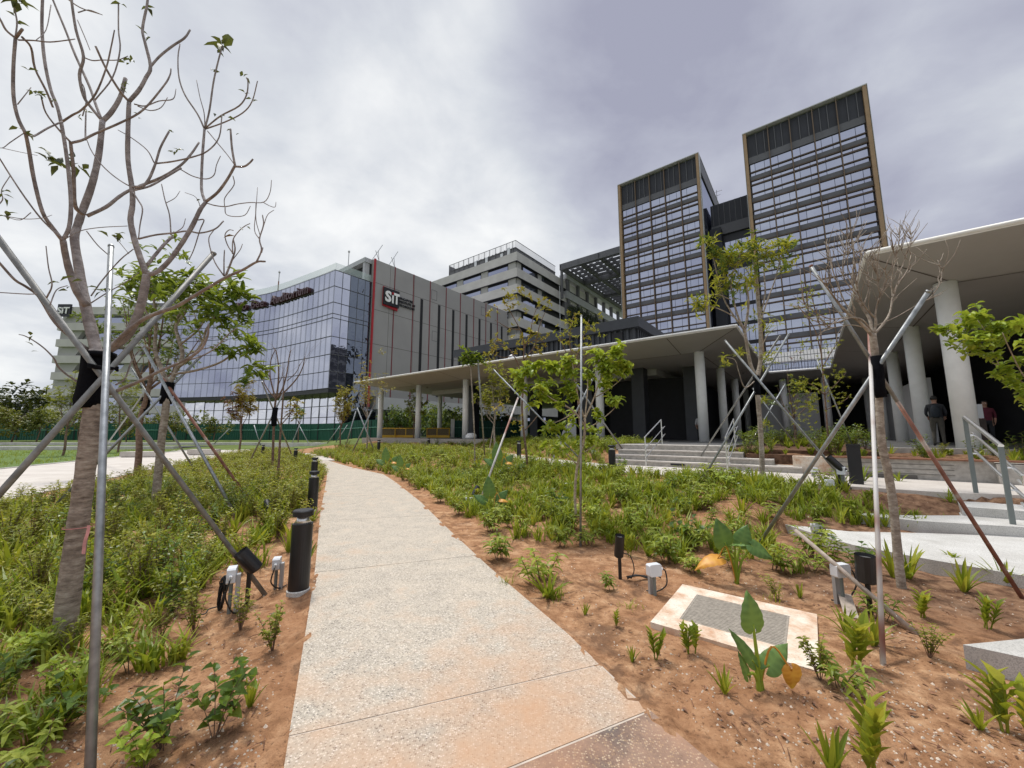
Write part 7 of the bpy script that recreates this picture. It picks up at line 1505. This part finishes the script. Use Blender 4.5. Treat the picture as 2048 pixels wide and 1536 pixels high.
for _ in range(2600):
    x, y = rng.uniform(-21, -95) if False else rng.uniform(-48, -23.5), rng.uniform(12, 37)
    if x < interp(y, LW_F) - .3 and rng.random() < (1 if patch(x, y, .2) > 0 else .35): tuft(x, y, 5, .22, .7, .02)
tag(m.build('lawn_grass', 'leaf_grass'), 'rough grass and low plants on the lawn beyond the side path', 'grass', kind='stuff')
m = MB()
for _ in range(5200):
    t = rng.random(); u = rng.uniform(0, 2048); v = rng.uniform(990, 1536); p = G(u, v, 0); x, y = p.x, p.y
    if interp(y, PATH_L) < x < interp(y, PATH_R) or not (bedL(x, y) or bedR(x, y)): continue
    z = gn(x, y); s = rng.uniform(.0025, .009) * (2.4 if t > .975 else 1); m.k = rng.random(); c = Vector((x, y, z + s * .2)); P = [m.vert(c + Vector((math.cos(k * 1.26 + t) * s * rng.uniform(.7, 1.4), math.sin(k * 1.26 + t) * s * rng.uniform(.7, 1.3), -s * .4))) for k in range(5)]; tp = m.vert(c + Vector((0, 0, s * .7)))
    for k in range(5): m.face((P[k], P[(k + 1) % 5], tp))
tag(m.build('gravel', 'pebble'), 'pale pebbles and stone chips scattered on the soil', 'gravel', kind='stuff')
m = MB()
for _ in range(5200):
    u = rng.uniform(0, 2048); v = rng.uniform(980, 1536); p = G(u, v, 0); x, y = p.x, p.y; a, b = toab(x, y)
    if not (bedL(x, y) or bedR(x, y)) or rng.random() > (.95 if (a > -1.2 and b > 4.5) else .35): continue
    L = rng.uniform(.015, .055); az = rng.uniform(0, 6.28); m.leaf((x, y, gn(x, y) + .006), Vector((math.cos(az), math.sin(az), rng.uniform(-.05, .25))), L, L * rng.uniform(.25, .5), rng, .2, 0, 2, rng.uniform(-.1, .5))
for _ in range(260):
    u = rng.uniform(0, 2048); v = rng.uniform(1050, 1536); p = G(u, v, 0); x, y = p.x, p.y
    if not (bedL(x, y) or bedR(x, y)): continue
    az = rng.uniform(0, 6.28); L = rng.uniform(.03, .11); c = Vector((x, y, gn(x, y) + .006)); d = Vector((math.cos(az), math.sin(az), rng.uniform(-.05, .1))); m.tube([c, c + d * L * .5 + Vector((0, 0, .006)), c + d * L], [.003, .0028, .002], 4)
tag(m.build('leaf_litter', 'dead_leaf'), 'dry brown leaves and twigs littering the soil', 'leaf litter', kind='stuff')
